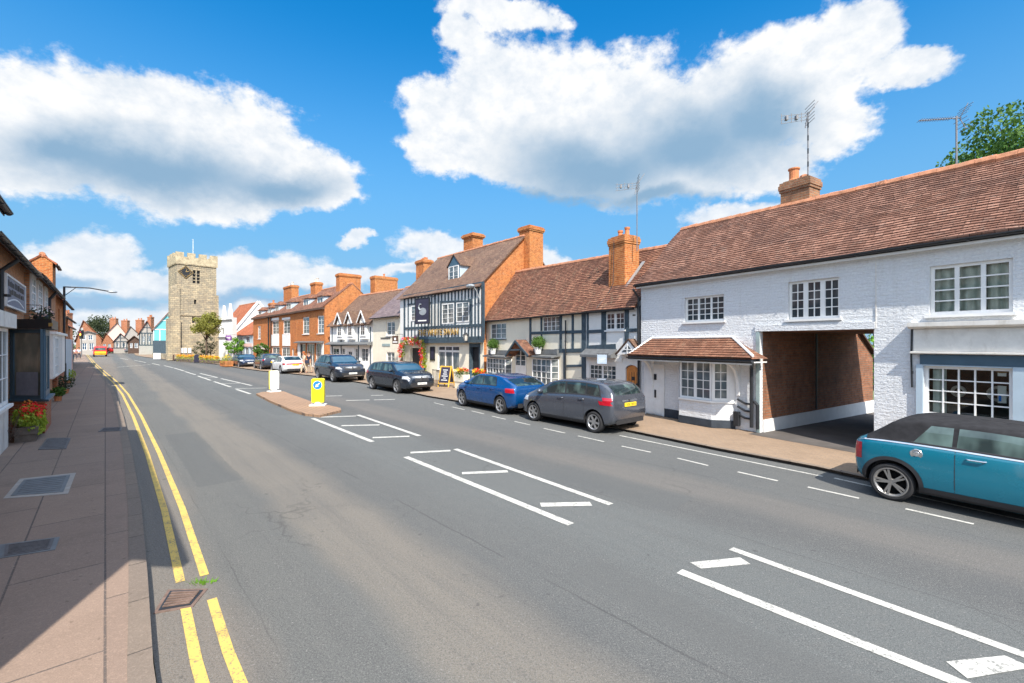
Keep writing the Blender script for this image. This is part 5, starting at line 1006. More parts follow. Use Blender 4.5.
sx, sz = f.uz(395.3, 339.8, .7); P = f.world(sx, -.7, sz); t = thing('hanging_sign', 'brown square hanging sign with a white emblem on the cream house', 'sign', P, f.rz + R(20)); m = MB(); m.box(-.28, .28, -.02, .02, -.3, .3); bb = m.build('sign_board', M['timber_brown'], t); m = MB(); m.lathe([(.001, -.004), (.1, -.004), (.1, 0)], (0, -.022, .06), 12, 'y'); m.box(-.22, .22, -.027, -.022, -.2, -.12); m.build('emblem', M['sign_white'], bb); m = MB(); m.tube([(-.32, 0, .4), (.32, 0, .4)], .018, 6); m.bar((.3, 0, .4), (.45, .6, .4), .03, .03); m.tube([(-.2, 0, .4), (-.2, 0, .3)], .01, 5); m.tube([(.2, 0, .4), (.2, 0, .3)], .01, 5); m.build('bracket', M['black'], t)
f = F5 = Face((-17.2, 43), (-11.49, 37.54)); b = f.thing('white_gabled_shop', 'white rendered shop with three little pointed dormer gables and black posts', 'shop')
ws = [f.rect(x - 2.3, x + 2.3, 324.5, 336) for x in (341, 351, 363.6)]; gs = [f.rect(332.5, 339, 348, 362), f.rect(341.5, 345, 348, 369), f.rect(347.5, 352, 351, 370), f.rect(354.5, 359, 348, 364), f.rect(361, 368, 348, 366)]
gs = [(a, c, (.05 if i in (2,) else .8), e) for i, (a, c, d, e) in enumerate(gs)]
def ex(m): shell(m, 0, f.W, 6, 4.2, 7.05, 3)
wall(b, 0, f.W, 0, 4.2, gs, M['white_render'], extra=ex)
for i, w in enumerate(gs): window(b, w, 1 if i != 4 else 2, 2, 3, fw=.07, sill=False, pane=M['pane_l'] if i % 2 else M['pane'])
roof(b, 0, f.W, 6, 4.2, 7.05, 3, M['tile_c'], ov=.3, ovx=.0, seed=33)
for x in (339.8, 350.3, 363.2):
    uc, za = f.uz(x, 312.5 + (350 - x) * .1, .2); hw = .62; zb_ = za - .85; dmb = MB(); dmb.prism([(uc - hw, -.2, zb_ - 1.5), (uc + hw, -.2, zb_ - 1.5), (uc + hw, -.2, zb_), (uc, -.2, za), (uc - hw, -.2, zb_)], (0, 2.2, 0)); dm = dmb.build('dormer_gable', M['white_render'], b)
    window(dm, (uc - .4, uc + .4, zb_ - 1.2, zb_ - .05), 1, 2, 3, y=-.26, fw=.07, pane=M['pane'])
    m = MB()
    for s in (-1, 1): m.prism([(uc, -.42, za + .05), (uc + s * (hw + .12), -.42, zb_ - .12), (uc + s * (hw + .12), 2.2, zb_ - .12), (uc, 2.2, za + .05)], (0, 0, .06))
    m.build('dormer_roof', M['tile_c'], dm); m = MB()
    for s in (-1, 1): m.bar((uc, -.44, za + .02), (uc + s * (hw + .1), -.44, zb_ - .12), .11, .04, (0, 1, 0))
    m.build('barge_board', M['white'], dm)
sg = [(x, 327, x, 371, .14) for x in (332.3, 341.3, 358.6, 370.6)]; timbers(b, f, sg + [(331, 345.6, 371, 344.2, .12)]); m = MB(); x0, z0 = f.uz(350, 345, .3); m.prism([(0, -.003, z0 + .3), (0, -.5, z0 + .1), (0, -.5, z0), (0, -.003, z0)], (f.W, 0, 0)); m.build('canopy', M['lead'], b)
tree('bay_bush', 'bushy yellow green shrub on the pavement by the cream house', G(382, 371.5, .07), 1.5, (.7, .6, .65), M['leaf_ye'], 900, .12, cat='shrub', trunk_r=.04, trunk_h=.3, clumps=14)

# ------------------------------------------------------------------ orange brick terrace
K0 = Vector((-17.9, 43.5)); KD = Vector((-.682, .731)); K = lambda k: K0 + KD * k
def brick_house(k0, k1, label, ze, zr, wins, dorms, shop, mat='brick', gable_r=False, name='brick_house', chim=(), yr=2.7, DD=5.4, tile='tile_b'):
    f = Face(K(k1), K(k0)); b = f.thing(name, label, 'house'); W_ = [f.rect(*w[:4]) for w in wins]; S_ = [f.rect(*w[:4]) for w in shop]; S_ = [(a, c, .5 if sh[4] else .02, e) for (a, c, d, e), sh in zip(S_, shop)]
    def ex(m): shell(m, 0, f.W, DD, ze, zr, yr)
    wall(b, 0, f.W, 0, ze, W_ + S_, M[mat], extra=ex)
    for w, o in zip(W_, wins): window(b, w, 1, 2, 4 if len(o) < 5 else o[4], fw=.09, sash=True, pane=M['pane_l'], mull=.06)
    for w, s in zip(S_, shop): window(b, w, s[5], 1, 2, fw=.09, mull=.07, sill=False, pane=M['pane_l'])
    roof(b, 0, f.W, DD, ze, zr, yr, M[tile], ov=.25, ovx=.02, seed=40 + k0, sag=.08); m = MB(); m.box(0, f.W, -.3, -.004, ze - .32, ze - .14); m.build('cornice', M['timber_brown'], b)
    for (px, py, pyb) in dorms:
        uc, za = at_y(f, px, py, .5); zb_ = at_y(f, px, pyb, .5)[1]; zb_ = za - 1.75; zt = za - .4; hw = .8; m = MB(); m.box(uc - hw, uc + hw, .5, 2.4, zb_ - .2, zt); dm = m.build('dormer', M['pale_blue'], b); window(dm, (uc - hw + .05, uc + hw - .05, zb_, zt - .02), 2, 1, 2, y=.43, fw=.08, sill=False, pane=M['pane_l'])
        m = MB()
        m.prism([(uc - hw - .15, .3, zt), (uc + hw + .15, .3, zt), (uc + hw + .15, 2.6, zt + .25), (uc - hw - .15, 2.6, zt + .25)], (0, 0, .09)); m.prism([(uc - hw - .12, .32, zt + .08), (uc + hw + .12, .32, zt + .08), (uc, .75, zt + .55)], (0, 1.9, 0)); m.build('dormer_roof', M[tile], dm)
    for (px, py, yy, w, d, pots, pm) in chim: ux, zt = at_y(f, px, py, yy); chimney(b, ux, yy, w, d, ze, zt, M[mat], pots, .5, potmat=M[pm], corb=.08, potr=.16)
    return f, b
f, b = brick_house(0, 7.9, 'tall orange brick house with two attic dormers and a white shopfront below', 5.98, 8.3, [(302.6, 309.2, 317, 334.2), (317.4, 323.9, 315.6, 333.6)], [(306.6, 295.3, 305), (320.8, 292.8, 302)], [(299.5, 305.5, 343.5, 358, 1, 1), (306.5, 314.5, 343.5, 366, 0, 3), (315.5, 323.2, 343, 358, 1, 2)], chim=[(316.5, 283, 2.7, 1.5, .8, 2, 'planter_w'), (348.5, 274.8, 2.9, .9, 2.2, 0, 'pot')])
m = MB(); x0, z0 = f.uz(311, 342, .2); m.prism([(.3, -.004, z0 + .1), (.3, -.45, z0), (.3, -.45, z0 - .1), (.3, -.004, z0 - .1)], (f.W - .5, 0, 0)); m.build('canopy', M['lead'], b)
m = MB(); m.box(.35, 1.15, -.05, -.004, 0, z0 - .12); m.box(f.W - .75, f.W - .25, -.05, -.004, 0, z0 - .12); m.build('shopfront', M['white'], b)
# rear range with its big stack
Q = K(0); fr = Face(K(5), K(0)); t = fr.thing('rear_range', 'brick rear range with a broad chimney stack behind the orange house', 'house'); m = MB(); m.poly([(5.0, 5.45, 0), (5, 11, 0), (5, 11, 5.4), (5, 8.2, 7.6), (5, 5.45, 5.4)]); m.quad((0, 11, 0), (0, 11, 5.4), (5, 11, 5.4), (5, 11, 0)); m.poly([(0, 5.45, 0), (0, 11, 0), (0, 11, 5.4), (0, 8.2, 7.6), (0, 5.45, 5.4)]); m.build('wall', M['brick'], t)
m = MB(); slope(m, -.1, 5.05, 5.42, 5.35, 8.2, 7.6); slope(m, -.1, 5.05, 11.2, 5.2, 8.2, 7.6); m.build('roof', M['tile_b'], t); ux, zt = at_y(fr, 368.8, 280.6, 6.2); chimney(t, 4.7, 6.3, 1.0, 2.6, 4, zt, M['brick'], 1, .4, corb=.06)
f, b = brick_house(7.95, 18.3, 'orange brick house with white panelled sash windows in the middle of the terrace', 5.95, 8.1, [(272, 278.8, 320.5, 334.5), (283, 290, 320, 334)], [(277.5, 302.3, 311), (289.4, 299.3, 308)], [(271.8, 279.5, 347, 362, 1, 2), (281.5, 290, 347, 362, 1, 2), (291.8, 294, 348.5, 366, 0, 1)], chim=[(291, 286.5, 3.2, 3.2, .9, 2, 'planter_w')])
for (a, c, e, g) in ((271.7, 279.1, 334.8, 346), (282.7, 290.3, 334.3, 346)): r = f.rect(a, c, e, g); m = MB(); m.box(r[0], r[1], -.05, -.003, r[2], r[3]); m.build('window_panel', M['white'], b)
for (a, c, e, g) in ((271.7, 279.1, 318, 320.3), (282.7, 290.3, 317.5, 319.8)): r = f.rect(a, c, e, g); m = MB(); m.box(r[0] - .05, r[1] + .05, -.06, -.003, r[2], r[3]); m.build('window_head', M['white'], b)
pipe(b, [(.15, -.1, 5.6), (.15, -.1, .1)], .07); pipe(b, [(1.2, -.1, 5.6), (1.2, -.1, .1)], .07)
f, b = brick_house(18.35, 25.7, 'narrow orange brick house with two dormers at the far end of the terrace', 5.9, 7.7, [(257.6, 260.6, 326, 339)], [(260.5, 308, 314), (270, 305.3, 312)], [(258, 261, 349.5, 362, 1, 1), (262.5, 266.5, 350, 362, 0, 1)], chim=[(273.5, 303.5, 3, 1.3, 1.0, 1, 'pot')])
m = MB(); r = f.rect(255, 268, 345.5, 363); m.box(r[0], r[1], -.04, -.003, r[3] - .5, r[3]); m.build('shop_fascia', M['planter_w'], b)

# ------------------------------------------------------------------ blue shop, white gabled building
f = Face((-42.2, 69.2), (-35.6, 62.5)); b = f.thing('low_blue_shop', 'low pale blue shop under a red tiled roof beyond the brick terrace', 'shop'); ss = [f.rect(240.5, 243.5, 337, 343), f.rect(245.5, 249.5, 336, 343)]; gs = [f.rect(240.5, 243.8, 347, 355), f.rect(245, 248.3, 347, 355), f.rect(249.5, 252.5, 347, 355)]
def ex(m): shell(m, 0, f.W, 6, 3.65, 6.1, 3)
wall(b, 0, f.W, 0, 3.65, ss + gs, M['pale_blue'], extra=ex)
for w in ss + gs: window(b, w, 1, 2, 1, fw=.1, sill=False, pane=M['pane_b'])
roof(b, 0, f.W, 6, 3.65, 6.1, 3, M['tile_red'], ov=.2, ovx=.2, seed=51)
m = MB(); r = f.rect(240, 252.5, 343.5, 346.5); m.box(r[0], r[1], -.1, -.004, r[2], r[3]); m.build('shop_fascia', M['fl_pale'], b)
f = Face((-48, 75), (-43.2, 70.4)); b = f.thing('white_gable_house', 'white walled house with a steep red tiled roof beside the church tower', 'house'); m = MB(); shell(m, 0, f.W, 7.2, 3.9, 8.9, 3.6); m.quad((0, 0, 0), (f.W, 0, 0), (f.W, 0, 3.9), (0, 0, 3.9)); m.build('wall', M['white_render'], b); roof(b, -3, f.W, 7.2, 3.9, 8.9, 3.6, M['tile_red'], ov=.2, ovx=.1, seed=52); m = MB(); m.bar((f.W + .14, -.3, 3.75), (f.W + .14, 3.6, 9.1), .08, .35, (0, -.8, .6)); m.bar((f.W + .14, 7.5, 3.75), (f.W + .14, 3.6, 9.1), .08, .35, (0, .8, .6)); m.build('barge_board', M['white'], b)
f = Face((-42.4, 65.8), (-38.8, 63.1)); b = f.thing('white_hall', 'white fronted hall with two sharp pointed gablets next to the tower', 'hall'); za = f.uz(224, 318, 0)[1]
ws = [f.rect(221.5, 224, 328, 335), f.rect(226.5, 229, 346, 356)]
def ex(m): m.quad((f.W, 0, 0), (f.W - .3, .7, 0), (f.W - .3, .7, za), (f.W, 0, za)); m.quad((0, 0, za), (0, .7, za), (0, .7, 0), (0, 0, 0)); m.quad((0, 0, za), (f.W, 0, za), (f.W - .3, .7, za), (0, .7, za))
wall(b, 0, f.W, 0, za, ws, M['white_render'], extra=ex)
for w in ws: window(b, w, 1, 2, 2, fw=.1, sill=False)
for px, py in ((223.6, 305.5), (229.8, 303.5)): uc, zt = f.uz(px, py); m = MB(); m.prism([(uc - .65, -.08, za - .4), (uc + .65, -.08, za - .4), (uc + .1, -.08, zt - .5), (uc, -.08, zt), (uc - .1, -.08, zt - .5)], (0, .3, 0)); m.build('gablet', M['white'], b)
m = MB(); m.box(-.1, f.W + .1, -.14, -.085, za * .52, za * .55); m.box(-.1, f.W + .1, -.14, -.085, za * .93, za * .96); m.build('string_course', M['lead'], b)
sx, sz = f.uz(228.5, 338, 1.0); t = thing('hanging_sign', 'square purple hanging sign on the white hall', 'sign', f.world(sx, -1, sz), R(0)); m = MB(); m.box(-.38, .38, -.03, .03, -.35, .35); bb = m.build('sign_board', M['purple'], t); m = MB(); m.box(-.28, .28, -.036, -.031, .05, .15); m.box(-.25, .25, -.036, -.031, -.15, -.07); m.build('lettering', M['sign_white'], bb); m = MB(); m.tube([(-.45, 0, .45), (.5, 0, .45)], .02, 5); m.tube([(-.3, 0, .45), (-.3, 0, .34)], .01, 5); m.tube([(.3, 0, .45), (.3, 0, .34)], .01, 5); m.bar((.5, 0, .45), (.6, 1, .45), .03, .03); m.build('bracket', M['black'], t)
for (px, py, s, lab) in ((234, 366, 1.0, 'round clipped bright green tree standing in front of the low blue shop'), (261, 368, .8, 'round clipped green tree in front of the narrow brick house')):
    P = G(px, py, .07); tree('clipped_tree', lab, P, 2.95 * s, (.85 * s, .85 * s, .85 * s), M['leaf_br'] if s == 1 else M['leaf'], 1800, .15, 'clipped pavement trees', .06, trunk_h=.5, clumps=26)

# ------------------------------------------------------------------ church tower
c0 = Vector((-47.3, 64.2)); dr = Vector((3.4, 3.8)).normalized(); S = 4.85; f = Face(c0, c0 + dr * S); b = f.thing('church_tower', 'square battlemented stone church tower with a diamond shaped clock', 'church tower'); HT = f.uz(177, 256.5)[1]; ztop = f.uz(177, 251.6)[1]
bel = f.rect(192.6, 200, 268, 283.5); sl = f.rect(194, 196.4, 299.5, 304.2); sl2 = f.rect(192, 195, 317, 323)
def ex(m): m.quad((0, S, 0), (0, 0, 0), (0, 0, HT - .4), (0, S, HT - .4)); m.quad((S, 0, 0), (S, S, 0), (S, S, HT - .4), (S, 0, HT - .4)); m.quad((S, S, 0), (0, S, 0), (0, S, HT - .4), (S, S, HT - .4)); m.quad((0, 0, HT - .41), (S, 0, HT - .41), (S, S, HT - .41), (0, S, HT - .41))
w = wall(b, 0, S, 0, HT - .4, [bel, sl, sl2], M['stone'], extra=ex, rev=.35)
for r in (bel, sl, sl2): m = MB(); m.box(r[0], r[1], .3, .34, r[2], r[3]); m.build('louvre_opening', M['black'], b)
x0, x1, z0, z1 = bel; m = MB(); xm = (x0 + x1) / 2; m.box(xm - .07, xm + .07, .02, .25, z0, z1 - .25); m.box(x0, x1, .02, .25, z1 - .35, z1 - .002)
for k in range(1, 4): m.box(x0, x1, .1, .2, lerp(z0, z1 - .4, k / 4) - .04, lerp(z0, z1 - .4, k / 4) + .04)
m.prism([(x0 - .15, -.04, z1 + .02), (xm, -.04, z1 + .4), (x1 + .15, -.04, z1 + .02), (x1 + .15, -.04, z1 + .14), (xm, -.04, z1 + .55), (x0 - .15, -.04, z1 + .14)], (0, .1, 0)); m.build('tracery', M['stone'], b)
# parapet with merlons, strings, buttresses
m = MB(); e = .14; zp0 = HT - .9
for (a0, a1, q0, q1) in ((-e, S + e, -e, .2), (-e, S + e, S - .2, S + e), (-e, .2, .2, S - .2), (S - .2, S + e, .2, S - .2)): m.box(a0, a1, q0, q1, zp0, ztop - .6)
for k in range(4):
    a = -e + (S + 2 * e - .95) * k / 3
    for (q0, q1) in ((-e, .2), (S - .2, S + e)): m.box(a, a + .95, q0 + .003, q1 - .003, ztop - .6, ztop)
    if 0 < k < 3:
        for (p0, p1) in ((-e, .2), (S - .2, S + e)): m.box(p0 + .003, p1 - .003, a, a + .95, ztop - .6, ztop)
m.build('parapet', M['stone_top'], b)
m = MB()
for zz in (zp0 - .12, 6.0 if False else f.uz(185, 315.5)[1]): m.box(-.12, S + .12, -.12, -.004, zz, zz + .14); m.box(-.12, -.004, -.004, S + .1, zz, zz + .14)
m.build('string_course', M['stone'], b)
m = MB()
zA, zB = f.uz(172, 284, 0)[1], f.uz(172, 316, 0)[1]
for (dx, s) in ((-.75, zA), (-1.15, zB)):
    m.prism([(dx, -.15 - (.25 if s == zB else 0), 0), (.35, -.15 - (.25 if s == zB else 0), 0), (.35, .55, 0), (dx, .55, 0)], (0, 0, s - .45)); m.prism([(dx, -.14 - (.25 if s == zB else 0), s - .448), (.35, -.14 - (.25 if s == zB else 0), s - .448), (.35, .0, s), (.05, .3, s)], (0, .3, 0)) if False else m.add([(dx, -.15, s - .449), (.05, -.15, s - .449), (.05, .55, s - .449), (dx, .55, s - .449), (.0, -.05, s + .1), (.0, .5, s + .1)], [(0, 1, 4), (3, 5, 2), (0, 4, 5, 3), (1, 2, 5, 4)])
m.prism([(S - .05, -.3, 0), (S + .22, -.3, 0), (S + .22, .5, 0), (S - .05, .5, 0)], (0, 0, zA - 1.2)); m.build('buttress', M['stone'], b)
ux, uz0 = f.uz(185.6, 272); m = MB(); h = .95; m.prism([(ux - h, -.1, uz0), (ux, -.1, uz0 - h), (ux + h, -.1, uz0), (ux, -.1, uz0 + h)], (0, .09, 0)); ck = m.build('clock', M['black'], b)
m = MB(); 
for k in range(12): a = k * math.pi / 6; m.bar((ux + .46 * math.cos(a), -.115, uz0 + .46 * math.sin(a)), (ux + .54 * math.cos(a), -.115, uz0 + .54 * math.sin(a)), .035, .02, (0, 1, 0))
for k in range(4): a, c = [(ux + (h - .06) * math.cos(q), -.11, uz0 + (h - .06) * math.sin(q)) for q in (k * math.pi / 2, (k + 1) * math.pi / 2)]; m.bar(a, c, .04, .02, (0, 1, 0))
for k in range(24): a, c = [(ux + .6 * math.cos(q), -.113, uz0 + .6 * math.sin(q)) for q in (k * math.pi / 12, (k + 1) * math.pi / 12)]; m.bar(a, c, .018, .02, (0, 1, 0))
m.bar((ux, -.125, uz0), (ux + .12, -.125, uz0 + .36), .05, .02, (0, 1, 0)); m.bar((ux, -.13, uz0), (ux + .38, -.13, uz0 + .12), .06, .02, (0, 1, 0)); m.build('dial_marks', M['gold'], ck)
m = MB(); m.tube([(2.4, 2, HT - .5), (2.4, 2, HT + 3.0)], [.05, .03], 8); m.ball((2.4, 2, HT + 3.05), .07); m.build('flagpole', M['white'], b); 
m = MB()
for px in (181, 185, 189.4): r = f.rect(px - 1.6, px + 1.6, 348, 353); m.box(r[0], r[1], -.12, -.06, r[2], r[3])
m.build('notices', M['sign_white'], b)
P = G(206, 361.8, .07); tree('churchyard_tree', 'loose olive green tree in front of the church tower', P, 6.5, (1.75, 1.6, 1.55), M['leaf_ol'], 5200, .19, None, .12, trunk_h=.5, clumps=40)
for (px, s, lab) in ((201, .9, 'dark bare stemmed shrub left of the trunk under the olive tree'), (210.5, 1.15, 'dark spreading shrub right of the trunk under the olive tree')): tree('churchyard_shrub', lab, G(px, 360.6, .07) , 3.0 * s, (1.1 * s, .8, 1.2 * s), M['leaf_dk'], 700, .16, 'shrubs under the olive tree', .05, 'shrub', trunk_h=.3, clumps=18)
# low churchyard wall, troughs and things on the pavement
W0, W1_ = G(166, 359.6, .07), G(146, 357.6, .07); m = MB(); m.bar(W0 + Vector((0, 1.2, .35)), W1_ + Vector((0, 1.6, .35)), .4, .8); o = m.build('churchyard_wall', M['stone']); tag(o, 'low stone wall on the pavement left of the church tower', 'wall')
for i, px in enumerate((178.5, 183, 187.5, 191.5, 202, 207, 212, 217)):
    trough(px, 361.3 + (px - 178) * .06, ['trough of yellow flowers below the tower, %s' % s for s in ('leftmost by the buttress', 'second from the buttress', 'third from the buttress', 'just left of the black arched board', 'just right of the black arched board', 'second right of the arched board', 'third right of the arched board', 'last one before the white hall')][i], .62, .4, .35, ('fl_ye', 'fl_or'), 'leaf_ye', R(45), n=170, grp='yellow flower troughs below the church tower', lh=.34)
P = G(196.8, 362.6, .07); t = thing('arched_board', 'black round topped board standing among the yellow flower troughs', 'sign', P, R(40)); m = MB(); m.prism([(-.28, 0, 0), (.28, 0, 0), (.28, 0, .75)] + [(.28 * math.cos(a), 0, .75 + .28 * math.sin(a)) for a in [math.pi * k / 8 for k in range(1, 8)]] + [(-.28, 0, .75)], (0, .06, 0)); m.build('panel', M['board'], t); m = MB(); m.box(-.3, .3, -.2, .26, -.02, .04); m.build('base', M['black'], t)
P = G(157, 359.7, .07); t = thing('information_board', 'small white notice board on the pavement left of the tower', 'sign', P, R(20)); m = MB(); m.box(-.42, .42, -.02, .02, .1, .95); m.build('panel', M['sign_white'], t); m = MB(); m.box(-.45, -.42, -.03, .03, 0, .98); m.box(.42, .45, -.03, .03, 0, .98); m.build('frame', M['galv'], t)
for i, (px, py) in enumerate(((166.5, 359.8), (170, 360.2), (173.5, 360.5))): P = G(px, py, .07); t = thing('timber_bollard', ['brown timber bollard beside the white notice board', 'brown timber bollard, middle one of three by the tower', 'brown timber bollard nearest the tower buttress'][i], 'bollard', P, 0, 'timber bollards by the tower'); m = MB(); m.lathe([(.1, 0), (.1, .75), (.07, .8), (.001, .82)], n=8); m.build('shaft', M['timber_brown'], t)
P = G(226.5, 366.2, .07); trough(226.5, 366.2, 'brick built planter of yellow shrubs at the corner by the white hall', 1.6, .8, .55, ('fl_ye',), 'leaf_ye', R(-40), 'brick', n=260, lh=.4)

# ------------------------------------------------------------------ far end of the street
def gable_house(x0, x1, xa, ya, ye, Y, label, mat, tile='tile_c', name='house', depth=9, timber=False, wins=(), back=False, cat='house', ridge_dx=0):
    tc = ((x0 + x1) / 2 - CX) / F; n = Vector((tc, 1)).normalized(); dd = Vector((n.y, -n.x)); pc = Vector((tc * Y, Y)); g = Face(pc, pc + dd, 0); u0, u1 = g.uz(x0, 340)[0], g.uz(x1, 340)[0]; f = Face(pc + dd * u0, pc + dd * u1, 0); W_ = f.W; b = f.thing(name, label, cat); X = lambda px: f.uz(px, 340)[0]; Z = lambda py: f.uz(xa, py)[1]; x0_ = 0; ux = X(xa); ze, za = Z(ye), Z(ya)
    R_ = [(X(a), X(c), max(.1, Z(e)), Z(d)) for a, c, d, e in wins]
    def ex(m): m.poly([(0, 0, ze), (W_, 0, ze), (ux, 0, za)]); m.quad((0, 0, 0), (0, depth, 0), (0, depth, ze), (0, 0, ze)); m.quad((W_, depth, 0), (W_, 0, 0), (W_, 0, ze), (W_, depth, ze))
    wall(b, 0, W_, 0, ze, [r for r in R_ if r[3] < ze], M[mat], extra=ex)
    for r in R_:
        if r[3] < ze: window(b, r, 2, 1, 2, fw=.09, sill=False, pane=M['pane_b'])
        else: window(b, r, 2, 1, 2, y=-.06, fw=.09, sill=False)
    m = MB()
    for s, e in ((0, -.3), (W_, .3)): m.prism([(ux, -.35, za + .02), (s + e, -.35, ze - (za - ze) * .3 / max(.5, abs(s - ux))), (s + e, depth, ze - (za - ze) * .3 / max(.5, abs(s - ux))), (ux, depth, za + .02)], (0, 0, .12))
    m.build('roof', M[tile], b)
    if timber:
        m = MB(); k = W_ / 5
        for i in range(6): x = min(W_ - .08, max(.08, i * k)); m.box(x - .08, x + .08, -.05, -.003, ze * .45, ze)
        m.box(0, W_, -.054, -.003, ze * .45 - .1, ze * .45 + .08); m.box(0, W_, -.054, -.003, ze - .1, ze + .08); m.bar((0, -.06, ze), (ux, -.06, za), .18, .06, (0, 1, 0)); m.bar((W_, -.06, ze), (ux, -.06, za), .18, .06, (0, 1, 0)); m.box(ux - .07, ux + .07, -.05, -.003, ze, za - .2); zz = lerp(ze, za, .45); m.box(lerp(0, ux, .45), lerp(W_, ux, .45), -.055, -.003, zz - .07, zz + .07); m.build('timber_frame', M['timber'], b)
    return f, b, ze, za
f, b, ze, za = gable_house(153, 186, 171, 310, 329.5, 93, 'turquoise gabled house with white framing just left of the tower', 'turq', timber=True, tile='tile_red', depth=12)
for o in kids(b):
    if o.name.startswith('timber'): o.data.materials[0] = M['white']
m = MB(); m.box(0, f.W, -.12, -.06, 0, 3.0); m.build('shopfront', M['timber'], b)
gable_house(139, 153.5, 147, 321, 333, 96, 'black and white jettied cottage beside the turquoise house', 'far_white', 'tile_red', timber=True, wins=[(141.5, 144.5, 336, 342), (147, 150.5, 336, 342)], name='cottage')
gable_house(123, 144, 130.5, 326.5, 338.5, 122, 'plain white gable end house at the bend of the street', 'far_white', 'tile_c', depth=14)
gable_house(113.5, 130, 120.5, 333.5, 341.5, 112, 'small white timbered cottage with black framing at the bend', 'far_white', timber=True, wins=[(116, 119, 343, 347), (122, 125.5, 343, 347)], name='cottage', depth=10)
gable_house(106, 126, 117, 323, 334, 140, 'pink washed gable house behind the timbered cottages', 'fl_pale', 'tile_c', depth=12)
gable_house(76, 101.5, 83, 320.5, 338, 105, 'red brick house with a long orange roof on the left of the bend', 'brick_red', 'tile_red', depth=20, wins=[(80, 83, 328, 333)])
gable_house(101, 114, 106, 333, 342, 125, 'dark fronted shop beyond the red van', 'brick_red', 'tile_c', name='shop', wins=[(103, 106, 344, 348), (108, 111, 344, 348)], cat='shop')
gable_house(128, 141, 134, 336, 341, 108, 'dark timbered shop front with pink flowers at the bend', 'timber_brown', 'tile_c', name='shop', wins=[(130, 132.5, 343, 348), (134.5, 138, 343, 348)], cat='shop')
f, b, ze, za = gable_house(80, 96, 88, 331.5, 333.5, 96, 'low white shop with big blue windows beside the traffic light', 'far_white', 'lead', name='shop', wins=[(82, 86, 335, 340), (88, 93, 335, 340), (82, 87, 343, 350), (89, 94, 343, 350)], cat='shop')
for i, (a, c, y0, y1, Y) in enumerate(((111, 117, 318.5, 332, 148), (122.5, 128.5, 320.5, 332, 142), (137, 143, 320, 334, 128), (64.5, 70, 313, 322, 80), (149, 152.5, 317, 326, 112))):
    X0, X1 = (a - CX) / F * Y, (c - CX) / F * Y; zt = H + (HY - y0) / F * Y; zb_ = H + (HY - y1) / F * Y; t = thing('chimney_stack', ['brick chimney stack above the pink gable', 'brick chimney stack above the white gable', 'brick chimney stack left of the turquoise house roof', 'brick stack behind the street lamp', 'slim brick stack near the turquoise house'][i], 'chimney', ((X0 + X1) / 2, Y, 0)); chimney(t, 0, 0, X1 - X0, 1.0, max(0, zb_ - 5), zt, M['brick_red'], 2, .5, potr=.18)
m = MB()
for i in range(46):
    px = random.uniform(86, 124); Y = random.uniform(185, 215); X = (px - CX) / F * Y; s = 1 - abs((px - 105) / 26) ** 2; top = H + (HY - (332 - 17.5 * max(0, s))) / F * Y; z = random.uniform(2, top - 1.2); leaves(m, (X, Y, z), 2.6, 120, .8)
o = m.build('distant_trees', M['leaf_dk']); tag(o, kind='stuff')
# back row so that gaps do not open onto fields
for i, (x0, x1, y0, Y) in enumerate(((-60, 10, 330, 150), (10, 60, 328, 130), (150, 215, 333, 150), (200, 260, 334, 120))): 
    m = MB(); 
    for k in range(40): px = random.uniform(x0, x1); leaves(m, ((px - CX) / F * Y, Y + random.uniform(-6, 6), random.uniform(.5, H + (HY - y0) / F * Y - 1)), 2.2, 60, .8)
    o = m.build('distant_trees', M['leaf_dk']); tag(o, kind='stuff')

# ------------------------------------------------------------------ left hand side of the street
def LF(a0, a1, c): return Face(RD(a0, c), RD(a1, c), KH)
def left_house(a0, a1, c, ze, zr, label, wallm='brick_red', tile='tile_c', wins=(), ov=.45, D=6, yr=3, name='brick_house', cat='house', stepwall=True, verge=.15, seed=1, wfr='white'):
    f = LF(a0, a1, c); b = f.thing(name, label, cat)
    def ex(m): shell(m, 0, f.W, D, ze, zr, yr)
    wall(b, 0, f.W, 0, ze, [w[:4] for w in wins], M[wallm], extra=ex)
    for w in wins: window(b, w[:4], *(w[4:7] if len(w) > 4 else (1, 2, 4)), fw=.07, pane=M['pane_l'] if len(w) < 8 else M[w[7]], frame=M[wfr], mull=.06)
    roof(b, 0, f.W, D, ze, zr, yr, M[tile], ov=ov, ovx=verge, seed=seed); gutter(b, 0, f.W, -ov - .05, ze - (zr - ze) / yr * ov - .02); return f, b
def LP(px, py, c):
    """along-street position and height of a surveyed point on a plane c metres from the kerb line"""
    r = (px - CX) / F; Y = c / (.745 * r + .667); return -.667 * r * Y + .745 * Y, H + (HY - py) / F * Y - KH
# building beside the camera: only its roof corner comes into the picture, its shadow crosses the pavement
f, b = left_house(2.35, 12.75, -1.9, 5.3, 7.9, 'tile roofed house beside the camera whose eaves corner enters the picture at upper left', 'brick_left', 'tile_c', wins=[(1.2, 2.3, 2.9, 4.2), (4.6, 5.7, 2.9, 4.2)], ov=.5, verge=.12, seed=61)
